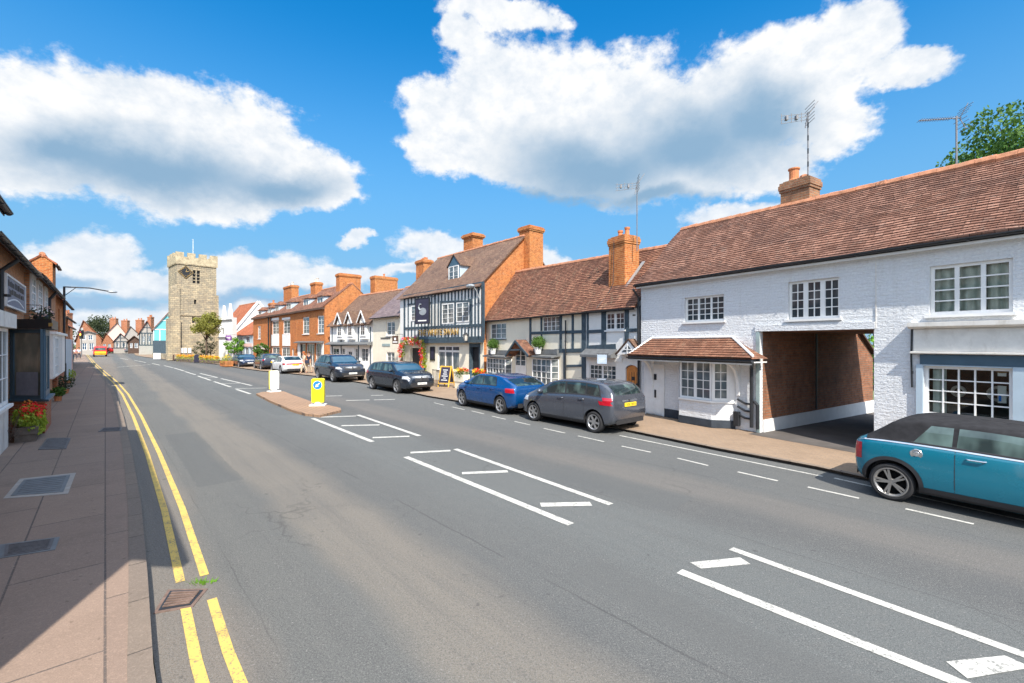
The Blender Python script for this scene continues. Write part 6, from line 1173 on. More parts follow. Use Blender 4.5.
# brick shop with the slate blue sign board
f, b = left_house(12.9, 21.0, -1.9, 4.78, 7.0, 'brick shop with a blue grey sign board and a dark blue bay window', 'brick_left', 'tile_b', wins=[], ov=.33, verge=.0, seed=62)
o_ = 12.9; m = MB(); m.box(-1.8, 2.7, -.24, -.004, 0, 1.0); bay = m.build('bay', M['pipe_white'], b); window(bay, (-1.75, 2.66, 1.0, 2.72), 4, 2, 3, y=-.24, fw=.07, sill=False); m = MB(); m.box(-1.9, 2.85, -.36, -.004, 2.73, 3.05); m.build('canopy', M['pipe_white'], bay); m = MB(); m.box(-1.85, 2.74, -.32, -.25, .93, .995); m.build('sill', M['white'], bay); m = MB(); m.box(2.56, 2.7, -.17, -.004, 1.0, 2.73); m.build('pier', M['white'], bay)
s0, zt = LP(5, 275, -1.84); s1, zb_ = LP(24, 312.3, -1.84); s0 -= o_; s1 -= o_; zb_ = LP(5, 304, -1.84)[1]; m = MB(); m.box(s0, s1, -.08, -.02, zb_, zt); sb = m.build('sign_board', M['sign_board'], b); m = MB()
for a, c, p, q in ((s0 - .06, s0, zb_ - .05, zt + .05), (s1, s1 + .06, zb_ - .05, zt + .05), (s0, s1, zt, zt + .05), (s0, s1, zb_ - .05, zb_)): m.box(a, c, -.10, -.02, p, q)
m.build('frame', M['white'], sb); hh = zt - zb_
m = MB()
for r_, (z0, h_) in enumerate(((zb_ + hh * .68, .17), (zb_ + hh * .42, .14))):
    x = s0 + .3 + .2 * r_
    while x < s1 - .35: w_ = random.uniform(.09, .2); m.box(x, x + w_, -.086, -.081, z0, z0 + h_ * random.uniform(.7, 1)); x += w_ + random.uniform(.05, .14)
m.build('lettering', M['sign_black'], sb); m = MB(); pts = [(s0 + .2 + (s1 - s0 - .5) * k / 12, -.084, zb_ + hh * .1 + .14 * math.sin(math.pi * k / 12)) for k in range(13)]
for p, q in zip(pts, pts[1:]): m.bar(p, q, .04, .008, (0, 1, 0))
m.build('flourish', M['sign_white'], sb)
u_ = LP(2.5, 300, -1.8)[0] - o_; pipe(b, [(u_, -.36, 4.4), (u_, -.08, 4.1), (u_, -.08, 3.06)], .05)
# canted blue bay
A0, A1, A2, A3 = (17.95 - o_, 0.0), (17.2 - o_, -.72), (19.15 - o_, -.72), (19.3 - o_, 0.0); m = MB(); zs = .84
for p, q in ((A0, A1), (A1, A2), (A2, A3)): m.quad((*p, 0), (*q, 0), (*q, zs), (*p, zs))
m.poly([(*p, zs) for p in (A0, A1, A2, A3)]); bay = m.build('bay', M['brick_red'], b)
oriented_window(bay, (A0[0], A0[1] - .02), (A1[0] + .02, A1[1] + .02), zs + .06, 2.76, lights=1, cols=1, rows=1, fw=.10, frame=M['navy'], pane=M['shopglass']); oriented_window(bay, (A1[0] + .0, A1[1] + .03), (A2[0], A2[1] + .03), zs + .06, 2.76, lights=2, cols=1, rows=1, fw=.16, mull=.1, frame=M['navy'], pane=M['shopglass'])
m = MB(); m.prism([(A0[0] - .08, -.003, zs + .002), (A1[0] - .08, A1[1] - .08, zs + .002), (A2[0] + .05, A2[1] - .08, zs + .002), (A3[0] + .08, -.003, zs + .002)], (0, 0, .055)); m.build('sill', M['navy'], bay)
m = MB(); cq = [(A0[0] - .2, -.003), (A1[0] - .16, A1[1] - .14), (A2[0] + .15, A2[1] - .14), (A3[0] + .2, -.003)]; m.prism([(*p, 2.77) for p in cq], (0, 0, .25)); m.build('canopy', M['black'], bay); m = MB(); m.prism([(lerp(cq[0][0], cq[1][0], .5), lerp(cq[0][1], cq[1][1], .5) - .006, 2.83), (cq[1][0] - .004, cq[1][1] - .006, 2.83), (cq[1][0] - .004, cq[1][1] - .006, 2.92), (lerp(cq[0][0], cq[1][0], .5), lerp(cq[0][1], cq[1][1], .5) - .006, 2.92)], (-.01, -.01, 0)); m.build('canopy_trim', M['gold'], bay)
m = MB(); w0 = Vector((A0[0], A0[1] - .02, 0)); w1 = Vector((A1[0] + .02, A1[1] + .02, 0)); nn_ = Vector((-(w1 - w0).y, (w1 - w0).x, 0)).normalized() * -.012; q0, q1 = w0.lerp(w1, .2) + nn_, w0.lerp(w1, .85) + nn_; m.quad((q0.x, q0.y, 1.0), (q1.x, q1.y, 1.0), (q1.x, q1.y, 1.62), (q0.x, q0.y, 1.62)); m.build('window_film', M['sign_board'], bay)
# brick house with tall white sashes
f, b = left_house(21.02, 31.2, -1.78, 4.78, 7.0, 'brick house with tall white sash windows above a white shop bay', 'brick_left', 'tile_c', wins=[], ov=.25, verge=.0, seed=63); o_ = 21.02
for (a, c, y0, y1) in ((31.5, 36, 268, 313), (38.3, 42.6, 275, 314), (45, 47.8, 283, 315)):
    p = LP(a, y0, -1.74)[0] - o_; q, _ = LP(c, y0, -1.74); q -= o_; window(b, (p, q, 3.45, 4.62), 1, 2, 4, y=-.05, fw=.12, sash=True, pane=M['pane_l'], proud=.06)
pu = LP(49.5, 300, -1.7)[0] - o_; pipe(b, [(pu, -.28, 4.5), (pu, -.08, 4.2), (pu, -.08, 2.95)], .055)
B0, B1, B2, B3 = (30.3 - o_, -.0), (29.65 - o_, -.26), (33.9 - o_, -.26), (34.0 - o_, 0.0); B0 = (29.9 - o_, .33); B1 = (29.5 - o_, -.16); B2 = (33.6 - o_, -.2); zs = .92; m = MB()
for p, q in (((29.6 - o_, .0), B1), (B1, B2), (B2, (33.7 - o_, 0))): m.quad((*p, 0), (*q, 0), (*q, zs), (*p, zs))
bay = m.build('bay', M['brick_red'], b)
m = MB(); m.box(29.5 - o_ - 3.2, B2[0], -.22, -.004, zs, 2.75); m.box(29.5 - o_ - 3.3, B2[0] + .1, -.32, -.004, 2.752, 2.86); m.build('shopfront', M['white'], bay); window(bay, (29.5 - o_ - 3.1, 29.5 - o_ - 1.3, zs + .08, 2.65), 2, 2, 4, y=-.27, fw=.07, sill=False); m = MB()
for k in range(8): u = 29.5 - o_ - 1.1 + .42 * k; m.box(u, u + .02, -.226, -.2205, zs + .05, 2.72)
m.build('board_joints', M['galv'], bay)
f, b = left_house(31.3, 33.2, -1.88, 6.3, 6.6, 'narrow tall brick bay rising above the shopfronts with a red tiled cap', 'brick', 'tile_red', wins=[(.5, 1.4, 3.4, 5.2)], ov=.12, verge=.05, seed=68, D=.7, yr=.35)
f, b = left_house(33.25, 42, -1.9, 4.9, 7.6, 'brick house with a pale blue shopfront beyond the narrow tall brick bay', 'brick', 'tile_red', wins=[(2, 3, 3.0, 4.3), (5.5, 6.5, 3.0, 4.3)], ov=.3, verge=.0, seed=65)
m = MB(); m.box(.6, 7.9, -.3, -.004, .2, 2.6); m.build('shopfront', M['pale_blue'], b)
f, b = left_house(43.5, 56, -2.4, 4.6, 7.4, 'brick terrace house with a pale shopfront further down the left side', 'brick', 'tile_c', wins=[(2, 3, 3, 4.2), (6, 7, 3, 4.2), (10, 11, 3, 4.2)], seed=66); m = MB(); m.box(.3, 12, -.3, -.004, .1, 2.7); m.build('shopfront', M['fl_pale'], b)
f, b = left_house(58, 74, -3.0, 4.4, 7.2, 'red brick terrace near the traffic light', 'brick_red', 'tile_red', wins=[(2, 3, 3, 4.2), (6, 7, 3, 4.2), (10, 11, 3, 4.2)], seed=67); m = MB(); m.box(.3, 15.5, -.3, -.004, .1, 2.7); m.build('shopfront', M['timber'], b)
# barber's style bracket lamp between the two brick houses, flower baskets
P = RD(20.8, -1.5, 3.3); t = thing('hanging_basket', 'dark hanging basket of flowers below the orange brick return wall', 'hanging basket', P); m = MB(); m.ball((0, 0, 0), .2, .2, .14); m.tube([(0, 0, .05), (0, 0, .4)], .01, 5); m.bar((0, 0, .4), (-.5 * .745, -.5 * .667, .4), .02, .02); m.build('basket', M['black'], t); m = MB(); leaves(m, (0, 0, .08), .3, 200, .08); m.build('foliage', M['leaf_dk'], t); m = MB(); leaves(m, (0, 0, .12), .3, 60, .07, hollow=.8); m.build('blossom', M['fl_pale'], t)
trough(29, 437.5, 'brimming wooden trough of red geraniums and yellow green foliage on the pavement', 1.5, .42, .36, ('fl_red', 'fl_red', 'fl_red', 'fl_or'), 'leaf_ye', math.atan2(.745, -.667), 'planter', KH, 1800, lh=.28, spread=1.12)
o = bpy.data.objects[[k for k in bpy.data.objects.keys() if k.startswith('flower_trough')][-1]]
m = MB(); r = [MB()]
for (px, py, s, lf, lab) in ((63, 393.5, .45, 'leaf_dk', 'low dark bushy plant beside the brick pier of the white bay'), (67, 383, .42, 'leaf_ye', 'yellow green shrub in a pot further along the shopfronts'), (58, 401, .26, 'leaf', 'small low green plant growing at the foot of the wall')):
    P = G(px, py, KH); t = thing('wall_plant', lab, 'plant', P, 0, 'plants at the foot of the shopfronts'); m = MB(); m.lathe([(s * .4, 0), (s * .5, .2), (.001, .2)], n=10); m.build('pot', M['pot'], t); m = MB(); leaves(m, (0, 0, .2 + s * .7), (s, s, s * .8), 500, .09, hollow=.1); m.build('foliage', M[lf], t)
P = G(4, 446, KH); t = thing('bare_shrub', 'bare reddish twiggy shrub at the foot of the white bay', 'shrub', P); m = MB()
for k in range(40): a = random.uniform(0, 6.28); r_ = random.uniform(.1, .35); m.tube([(0, 0, 0), (r_ * .6 * math.cos(a), r_ * .6 * math.sin(a), random.uniform(.2, .4)), (r_ * math.cos(a + .3), r_ * math.sin(a + .3), random.uniform(.35, .8))], [.008, .005, .003], 4)
m.build('stems', M['timber_brown'], t)
# street lamp
P = Vector((-23.62, 24.0, KH)); ht = 2.5 + (HY - 286.5) / F * P.y - KH; t = thing('street_lamp', 'tall dark grey street lamp with a long arm over the left pavement', 'street lamp', P, math.atan2(.667, .745)); m = MB(); m.tube([(0, 0, 0), (0, 0, 1.3), (0, 0, 1.35), (0, 0, ht)], [.09, .09, .06, .05], 10); m.build('column', M['trim'], t, smooth=False)
AL = 1.95; m = MB(); m.tube([(0, 0, ht - .02), (AL * .5, 0, ht), (AL * .9, 0, ht - .12)], .032, 8); m.bar((.0, 0, ht - .5), (.45, 0, ht - .02), .03, .03); m.build('arm', M['trim'], t); m = MB(); m.ball((AL * .98, 0, ht - .14), .22, .10, .06); m.build('lantern', M['galv'], t, smooth=True)
# traffic light
P = RD(80, -2.2, KH); P = Vector(((81.5 - CX) / F * 78, 78, KH)); t = thing('traffic_light', 'traffic light on a pole with its amber lamp lit, far left pavement', 'traffic light', P, R(-5)); z0 = 2.5 + (HY - 339.5) / F * 78; m = MB(); m.tube([(0, 0, 0), (0, 0, z0 + .2)], .07, 8); m.build('pole', M['lead'], t); m = MB(); m.box(-.42, .42, -.02, .03, z0, z0 + 1.5); m.build('backing_board', M['black'], t); m = MB(); m.box(-.2, .2, -.2, -.025, z0 + .15, z0 + 1.35); m.build('signal_head', M['black'], t)
for i, (zz, mt) in enumerate(((1.15, M['red_lens']), (.75, m_emit('amber_glow', (1, .45, .03), 3)), (.35, M['leaf_dk']))): m = MB(); m.lathe([(.001, -.012), (.13, -.012), (.13, 0)], (0, -.202, z0 + zz), 14, 'y'); m.build('lamp', mt, t)
# ------------------------------------------------------------------ cars
def interp(tab, x):
    """smooth monotone interpolation of a profile table"""
    n = len(tab)
    if x <= tab[0][0]: return tab[0][1]
    if x >= tab[-1][0]: return tab[-1][1]
    for i in range(n - 1):
        if tab[i][0] <= x <= tab[i + 1][0]: break
    h = tab[i + 1][0] - tab[i][0]; dl = (tab[i + 1][1] - tab[i][1]) / h
    def sl(k):
        if k == 0: return (tab[1][1] - tab[0][1]) / (tab[1][0] - tab[0][0])
        if k == n - 1: return (tab[-1][1] - tab[-2][1]) / (tab[-1][0] - tab[-2][0])
        a = (tab[k][1] - tab[k - 1][1]) / (tab[k][0] - tab[k - 1][0]); b = (tab[k + 1][1] - tab[k][1]) / (tab[k + 1][0] - tab[k][0])
        return 0 if a * b <= 0 else 2 * a * b / (a + b)
    t = (x - tab[i][0]) / h; a, b = sl(i) * h, sl(i + 1) * h
    return (2 * t ** 3 - 3 * t * t + 1) * tab[i][1] + (t ** 3 - 2 * t * t + t) * a + (-2 * t ** 3 + 3 * t * t) * tab[i + 1][1] + (t ** 3 - t * t) * b

class Shape:
    """x runs from the rear bumper (0) to the front bumper (L)"""
    def __init__(s, L, W, top, belt, bot, plan, tumble=.80): s.L, s.W, s.top, s.belt, s.bot, s.plan, s.tumble = L, W, top, belt, bot, plan, tumble
    def half(s, x):
        w = s.W / 2 * interp(s.plan, x); zb, zs, zt = interp(s.bot, x), interp(s.belt, x), interp(s.top, x); zs = min(zs, zt - .02); h = zt - zs
        k = min(1, max(0, h / .45)); wg = w * lerp(.93, .915, k); wr = w * lerp(.86, s.tumble, k)
        p = [(w * .86, zb), (w * .955, zb + .05), (w * .99, zb + .16), (w, lerp(zb, zs, .45)), (w * .995, lerp(zb, zs, .72)), (w * .972, lerp(zb, zs, .93)), (w * .945, zs), (wg, zs + h * .06 + .004), (lerp(wg, wr, .33), zs + h * .33), (lerp(wg, wr, .68), zs + h * .62), (wr, zs + h * .84), (wr * .93, zs + h * .935), (wr * .75, zs + h * .978), (wr * .4, zs + h * .995), (0, zt)]
        return p
    def side(s, x, z):
        p = s.half(x)
        for a, b in zip(p, p[1:]):
            if a[1] <= z <= b[1]: return lerp(a[0], b[0], (z - a[1]) / max(1e-6, b[1] - a[1]))
        return p[0][0] if z < p[0][1] else 0
    def topz(s, x, y):
        p = s.half(x)
        for a, b in zip(p[6:], p[7:]):
            if b[0] <= y <= a[0]: return lerp(a[1], b[1], (a[0] - y) / max(1e-6, a[0] - b[0]))
        return p[-1][1]
def patch(m, fn, nu, nv, flip=False):
    o = len(m.v); m.v += [tuple(fn(i / nu, j / nv)) for j in range(nv + 1) for i in range(nu + 1)]
    for j in range(nv):
        for i in range(nu):
            a = o + j * (nu + 1) + i; f = (a, a + 1, a + nu + 2, a + nu + 1); m.f.append(f[::-1] if flip else f); m.mi.append(0)
CARMESH = {}
def make_car(label, spec, paint, pos, yaw, name='parked_car', cat='car', group=None, plate=None, glass='carglass', rimmat='rim', screen=None, lit=False):
    sh = spec['shape']; L, W = sh.L, sh.W; xr, xf = spec['axles']; ox = (xr + xf) / 2; R_ = spec['wheel']; t = thing(name, label, cat, pos, yaw, group)
    X = lambda x: x - ox
    # body shell
    n = 64; xs = [L * (.5 - .5 * math.cos(math.pi * i / n)) * 1.0 for i in range(n + 1)]; xs = [lerp(L * i / n, x, .45) for i, x in enumerate(xs)]
    m = MB(); ring = None
    for i, x in enumerate(xs):
        p = sh.half(x); r = [(X(x), y, z) for y, z in p] + [(X(x), -y, z) for y, z in reversed(p[:-1])]; o = len(m.v); m.v += r
        if i:
            k = len(r)
            for j in range(k): m.f.append((o - k + j, o + j, o + (j + 1) % k, o - k + (j + 1) % k)); m.mi.append(0)
    k = len(p) * 2 - 1; m.f.append(tuple(range(k))); m.mi.append(0); o = len(m.v); m.f.append(tuple(range(o - 1, o - k - 1, -1))); m.mi.append(0)
    body = m.build('body', [paint, M['trim']], t, smooth=True, recalc=True)
    cm = MB(); ra = R_ + .055
    for x in (xr, xf):
        for s in (-1, 1):
            y0, y1 = s * (W / 2 - .30), s * (W / 2 + .2); cm.lathe([(ra, min(y0, y1)), (ra, max(y0, y1))], (X(x), 0, R_ + .01), 28, 'y', 0)
    cut = cm.build('cutter', M['trim'], t, recalc=True); md = body.modifiers.new('arches', 'BOOLEAN'); md.operation = 'DIFFERENCE'; md.object = cut; md.solver = 'EXACT'; md.material_mode = 'TRANSFER'
    bpy.context.view_layer.update(); dg = bpy.context.evaluated_depsgraph_get(); me = bpy.data.meshes.new_from_object(body.evaluated_get(dg)); body.modifiers.clear(); body.data = me; me.name = 'body'; bpy.data.objects.remove(cut)
    if hasattr(me, 'set_sharp_from_angle'): me.set_sharp_from_angle(angle=R(38))
    # side glass and its black surround
    g0, g1 = spec['glass']; belt = lambda x: interp(sh.belt, x); tp = lambda x: interp(sh.top, x)
    def sidewin(m, x0b, x0t, x1b, x1t, off, s, zlo=.03, zhi=.80, lowf=None):
        def fn(u, v):
            xb, xt = lerp(x0b, x1b, u), lerp(x0t, x1t, u); x = lerp(xb, xt, v); lo = belt(x) + zlo; hi = belt(x) + zhi * (tp(x) - belt(x)); z = lerp(lo, max(lo + .005, hi), v); y = sh.side(x, z) + off; return (X(x), s * y, z)
        patch(m, fn, 14, 5, flip=(s > 0))
    sw = spec['windows']
    for s in (1, -1):
        a, b_ = sw[0], sw[-1]; m = MB(); sidewin(m, a[0] - .04, a[1] - .03, b_[2] + .05, b_[3] + .04, .004, s, .012, .845); tr = m.build('window_surround', M['trim'] if not spec.get('chrome') else M['trim'], t, smooth=True)
        for w in sw: m = MB(); sidewin(m, *w, .009, s); m.build('side_window', M[glass], t, smooth=True)
    # screens
    def screen_patch(m, xa, xb, wf, off, nar=1.):
        def fn(u, v):
            x = lerp(xa, xb, v); p = sh.half(x); yl = p[10][0] * wf; y = lerp(-yl, yl, u); return (X(x), y, sh.topz(x, abs(y)) + off)
        patch(m, fn, 12, 10)
    m = MB(); screen_patch(m, *spec['screen'], .96, .006); m.build('windscreen', M[screen or glass], t, smooth=True)
    if spec.get('rear'): m = MB(); screen_patch(m, *spec['rear'], .84, .006); m.build('rear_window', M[glass], t, smooth=True)
    if spec.get('soft'):
        a, b_ = spec['soft']; m = MB()
        for s in (1, -1):
            def fn(u, v):
                x = lerp(a, b_, u); p = sh.half(x); k = 6.6 + (len(p) - 1 - 6.6) * v; i = min(len(p) - 2, int(k)); q = k - i; y, z = lerp(p[i][0], p[i + 1][0], q), lerp(p[i][1], p[i + 1][1], q); return (X(x), s * (y + .006), z + .006)
            patch(m, fn, 36, 18, flip=(s > 0))
        m.build('soft_top', M['fabric'], t, smooth=True)
    # lamps, plates, mirrors, handles, sills
    def sidepatch(xa, xb, za, zb, mat, nm, off=.006, sk=0, taper=0):
        for s in (1, -1):
            m = MB()
            def fn(u, v):
                x = lerp(xa, xb, u) + sk * v; z = lerp(lerp(za, zb, v), (za + zb) / 2, taper * u); return (X(x), s * (sh.side(x, z) + off), z)
            patch(m, fn, 10, 6, flip=(s > 0)); m.build(nm, mat, t, smooth=True)
    for a in spec['tail']: sidepatch(*a[:4], M['red_lens'], 'tail_light', sk=a[4] if len(a) > 4 else 0)
    for a in spec['head']: sidepatch(*a[:4], M['white_lens'], 'headlight', sk=a[4] if len(a) > 4 else 0)
    for a in spec.get('sills', [(xr + R_ + .06, xf - R_ - .06, interp(sh.bot, L / 2) + .01, interp(sh.bot, L / 2) + .12)]): sidepatch(*a, M['trim'], 'sill_trim')
    if spec.get('archtrim'):
        for x0 in (xr, xf):
            for s in (1, -1):
                m = MB()
                def fn(u, v):
                    an = lerp(R(-22), R(202), u); r = lerp(ra - .004, ra + .052, v); x = x0 + r * math.cos(an); z = max(interp(sh.bot, x) + .01, R_ + .01 + r * math.sin(an)); return (X(x), s * (sh.side(min(L - .02, max(.02, x)), z) + .009), z)
                patch(m, fn, 30, 2, flip=(s < 0)); m.build('wheel_arch_trim', M['trim'], t, smooth=True)
    for x0 in spec['doors']:
        for s in (1, -1):
            m = MB(); z0, z1 = interp(sh.bot, x0) + .14, belt(x0) - .01
            patch(m, lambda u, v: (X(x0 + lerp(-.004, .004, u)), s * (sh.side(x0, lerp(z0, z1, v)) + .0025), lerp(z0, z1, v)), 1, 10, flip=(s > 0)); m.build('door_gap', M['trim'], t)
    for x0 in spec['handles']:
        for s in (1, -1):
            z = belt(x0) - .09; m = MB(); y = sh.side(x0, z); m.tube([(X(x0 - .1), s * (y + .004), z), (X(x0 - .08), s * (y + .028), z), (X(x0 + .08), s * (y + .028), z), (X(x0 + .1), s * (y + .004), z)], .011, 6); m.build('door_handle', M['chrome'] if spec.get('chrome') else paint, t)
    xm = spec['mirror']
    for s in (1, -1):
        z = belt(xm) + .07; y = sh.side(xm, z); m = MB(); m.ball((X(xm), s * (y + .13), z + .03), .07, .12, .075); m.bar((X(xm), s * y, z - .02), (X(xm), s * (y + .08), z), .05, .03); m.build('wing_mirror', paint, t, smooth=True)
    zr_ = spec['plate_z']; yb = 0
    def endbox(nm, x, w, z0, z1, mat, dx=.02, parent=t): m = MB(); m.box(min(x, x + dx), max(x, x + dx), -w, w, z0, z1); return m.build(nm, mat, parent, bevel=.006)
    o = endbox('number_plate', X(0) - .022, .26, zr_[0], zr_[0] + .11, M['plate_y']); o2 = endbox('number_plate', X(L) + .006, .26, zr_[1], zr_[1] + .11, M['plate_w'])
    for oo, xx, zc, sg in ((o, X(0) - .0235, zr_[0], -1), (o2, X(L) + .0275, zr_[1], 1)):
        m = MB(); y = -.22
        for q in range(7):
            w = .045; m.box(xx - .0005, xx + .0005, y, y + .009, zc + .02, zc + .09); m.box(xx - .0005, xx + .0005, y + .01, y + w - .008, zc + (.08 if q % 2 else .05), zc + (.09 if q % 2 else .062)); (m.box(xx - .0005, xx + .0005, y + w - .017, y + w - .008, zc + .02, zc + .09) if q % 3 else None); y += w + (.03 if q == 3 else .016)
        m.build('plate_characters', M['sign_black'], oo)
    def endpatch(x0, x1, zlo, zhi, wf, mat, nm, off):
        m = MB()
        def fn(u, v):
            z = lerp(zlo, zhi, v); w = wf * W / 2; y = lerp(-w, w, u); e = 0 if x1 < L / 2 else L
            # walk in from the bumper until the body is wide enough to carry this point
            st = .004 if e == 0 else -.004; x = e
            for _ in range(110):
                if sh.side(x, z) >= abs(y): break
                x += st
            return (X(x) + (-off if e == 0 else off), y, z)
        patch(m, fn, 16, 4, flip=(x1 < L / 2)); return m.build(nm, mat, t, smooth=True)
    for (nm, zlo, zhi, wf, mt) in spec.get('rearfeat', []): endpatch(0, .1, zlo, zhi, wf, M[mt], nm, .008)
    for (nm, zlo, zhi, wf, mt) in spec.get('frontfeat', []): endpatch(L - .1, L, zlo, zhi, wf, M[mt], nm, .008)
    # wheels
    key = (id(spec), rimmat); wy = W / 2 - .115
    for x in (xr, xf):
        for s in (1, -1):
            if key not in CARMESH:
                m = MB(); ri = R_ * spec.get('rimk', .70); m.lathe([(ri, -.10), (R_ - .035, -.105), (R_ - .008, -.085), (R_, -.05), (R_, .05), (R_ - .008, .085), (R_ - .035, .105), (ri, .10)], n=40, axis='y', cap=False); m.lathe([(.001, .02), (ri, .02)], n=40, axis='y'); tyre = m.build('wheel', M['rubber'], t, smooth=True)
                if hasattr(tyre.data, 'set_sharp_from_angle'): tyre.data.set_sharp_from_angle(angle=R(40))
                m = MB(); m.lathe([(ri + .004, .104), (ri - .012, .106), (ri - .03, .085), (ri - .035, .04), (ri - .005, .035)], n=40, axis='y', cap=False); ns = spec.get('spokes', 5); m.lathe([(.001, .088), (.045, .086), (.06, .06)], n=16, axis='y')
                for q in range(ns):
                    for dq in ((-.13, .13) if spec.get('double') else (0,)):
                        a = q * 2 * math.pi / ns + .3 + dq; w = .028 if spec.get('double') else .055; c, e_ = math.cos(a), math.sin(a); m.bar((.03 * c, .075, .03 * e_), ((ri - .02) * c, .085, (ri - .02) * e_), w, .028, (0, 1, 0))
                rim = m.build('rim', M[rimmat], tyre); CARMESH[key] = (tyre, rim); first = True
            else:
                ty, rm = CARMESH[key]; tyre = ty.copy(); COL.objects.link(tyre); tyre.parent = t; rim = rm.copy(); COL.objects.link(rim); rim.parent = tyre
            tyre.location = (X(x), s * wy, R_); tyre.rotation_euler = (0, random.uniform(0, 1), 0 if s > 0 else math.pi)
    m = MB(); m.box(X(.45), X(L - .5), -W * .36, W * .36, interp(sh.bot, L / 2) - .02, interp(sh.bot, L / 2) + .12); m.build('underbody', M['trim'], t)
    if lit: pass
    return t
def park(rear, front, spec, **k):
    """place a car from the road contact points of its two near-side wheels"""
    a, b_ = G(*rear), G(*front); d = (b_ - a).normalized(); n = Vector((-d.y, d.x, 0)); side = 1 if n.dot(-a) > 0 else -1; xr, xf = spec['axles']; c = (a + b_) / 2 - n * side * (spec['shape'].W / 2 - .02)
    return c, math.atan2(d.y, d.x)
hatch = dict(shape=Shape(4.06, 1.78, [(0, .82), (.05, .98), (.42, 1.20), (.85, 1.36), (1.5, 1.43), (2.2, 1.43), (2.62, 1.33), (3.12, 1.04), (3.35, .965), (3.75, .88), (4.0, .70), (4.06, .56)], [(0, .80), (.05, .93), (1.2, .95), (2.5, .91), (3.1, .88), (3.6, .82), (4.06, .5)], [(0, .42), (.12, .30), (.5, .20), (3.4, .19), (3.9, .24), (4.06, .34)], [(0, .80), (.08, .90), (.4, .98), (1.2, 1.), (2.9, 1.), (3.5, .965), (3.85, .87), (4.0, .74), (4.06, .6)]), axles=(.72, 3.28), wheel=.315, glass=(0, 1),
             windows=[(1.02, 1.12, 1.83, 1.85), (1.90, 1.92, 2.92, 2.46)], screen=(3.14, 2.60), rear=(.09, .62), tail=[(.03, .42, .78, .93, .03)], head=[(3.55, 3.97, .66, .78, .0)], doors=(1.05, 1.87, 2.98), handles=(1.2, 2.05), mirror=2.82, plate_z=(.62, .42), rearfeat=[('rear_bumper_insert', .27, .42, .7, 'trim')], frontfeat=[('grille', .30, .50, .62, 'trim')], spokes=5)
mpv = dict(shape=Shape(3.92, 1.70, [(0, .80), (.04, 1.02), (.22, 1.32), (.50, 1.475), (1.2, 1.525), (1.9, 1.515), (2.4, 1.42), (3.0, 1.13), (3.25, 1.0), (3.65, .84), (3.86, .68), (3.92, .55)], [(0, .78), (.04, .97), (1.0, 1.0), (2.4, .93), (3.0, .87), (3.5, .78), (3.92, .5)], [(0, .40), (.10, .29), (.5, .20), (3.3, .19), (3.8, .25), (3.92, .34)], [(0, .86), (.07, .94), (.3, .985), (1.2, 1.), (2.8, 1.), (3.4, .96), (3.72, .87), (3.87, .74), (3.92, .6)], .82), axles=(.62, 3.12), wheel=.30, glass=(0, 1),
           windows=[(.42, .56, .92, .94), (.98, .98, 1.70, 1.72), (1.77, 1.79, 3.0, 2.30)], screen=(3.02, 2.36), rear=(.06, .30), tail=[(.015, .40, .80, .90, .06), (.015, .30, .90, 1.0, .05)], head=[(3.38, 3.82, .66, .80, .0)], doors=(.97, 1.75, 2.95), handles=(1.08, 1.9), mirror=2.72, plate_z=(.74, .42), rearfeat=[('rear_bumper_insert', .28, .40, .72, 'trim'), ('tailgate_garnish', .88, .93, .4, 'chrome')], frontfeat=[('grille', .32, .48, .6, 'trim')], spokes=6)
suv = dict(shape=Shape(4.85, 1.98, [(0, 1.0), (.06, 1.2), (.4, 1.58), (.9, 1.74), (1.9, 1.80), (2.7, 1.77), (3.1, 1.64), (3.62, 1.25), (3.9, 1.19), (4.5, 1.10), (4.78, .92), (4.85, .7)], [(0, .98), (.06, 1.15), (1.6, 1.17), (3.0, 1.15), (3.6, 1.12), (4.4, 1.02), (4.85, .7)], [(0, .55), (.15, .42), (.5, .30), (4.2, .29), (4.7, .36), (4.85, .46)], [(0, .86), (.1, .95), (.5, 1.), (1.4, 1.), (3.4, 1.), (4.2, .97), (4.65, .90), (4.8, .82), (4.85, .72)], .80), axles=(.98, 3.90), wheel=.385, glass=(0, 1),
           windows=[(.72, .86, 1.28, 1.30), (1.34, 1.34, 2.20, 2.22), (2.27, 2.29, 3.42, 2.90)], screen=(3.63, 3.08), rear=(.08, .46), tail=[(.03, .36, 1.0, 1.12, .02)], head=[(4.35, 4.79, .86, .99, .0)], doors=(1.32, 2.25, 3.45), handles=(1.5, 2.45), mirror=3.28, plate_z=(.85, .52), frontfeat=[('grille', .78, .98, .52, 'trim'), ('lower_grille', .45, .62, .7, 'trim'), ('skid_trim', .40, .44, .6, 'chrome')], rearfeat=[('rear_bumper_insert', .45, .6, .7, 'trim')], spokes=5)
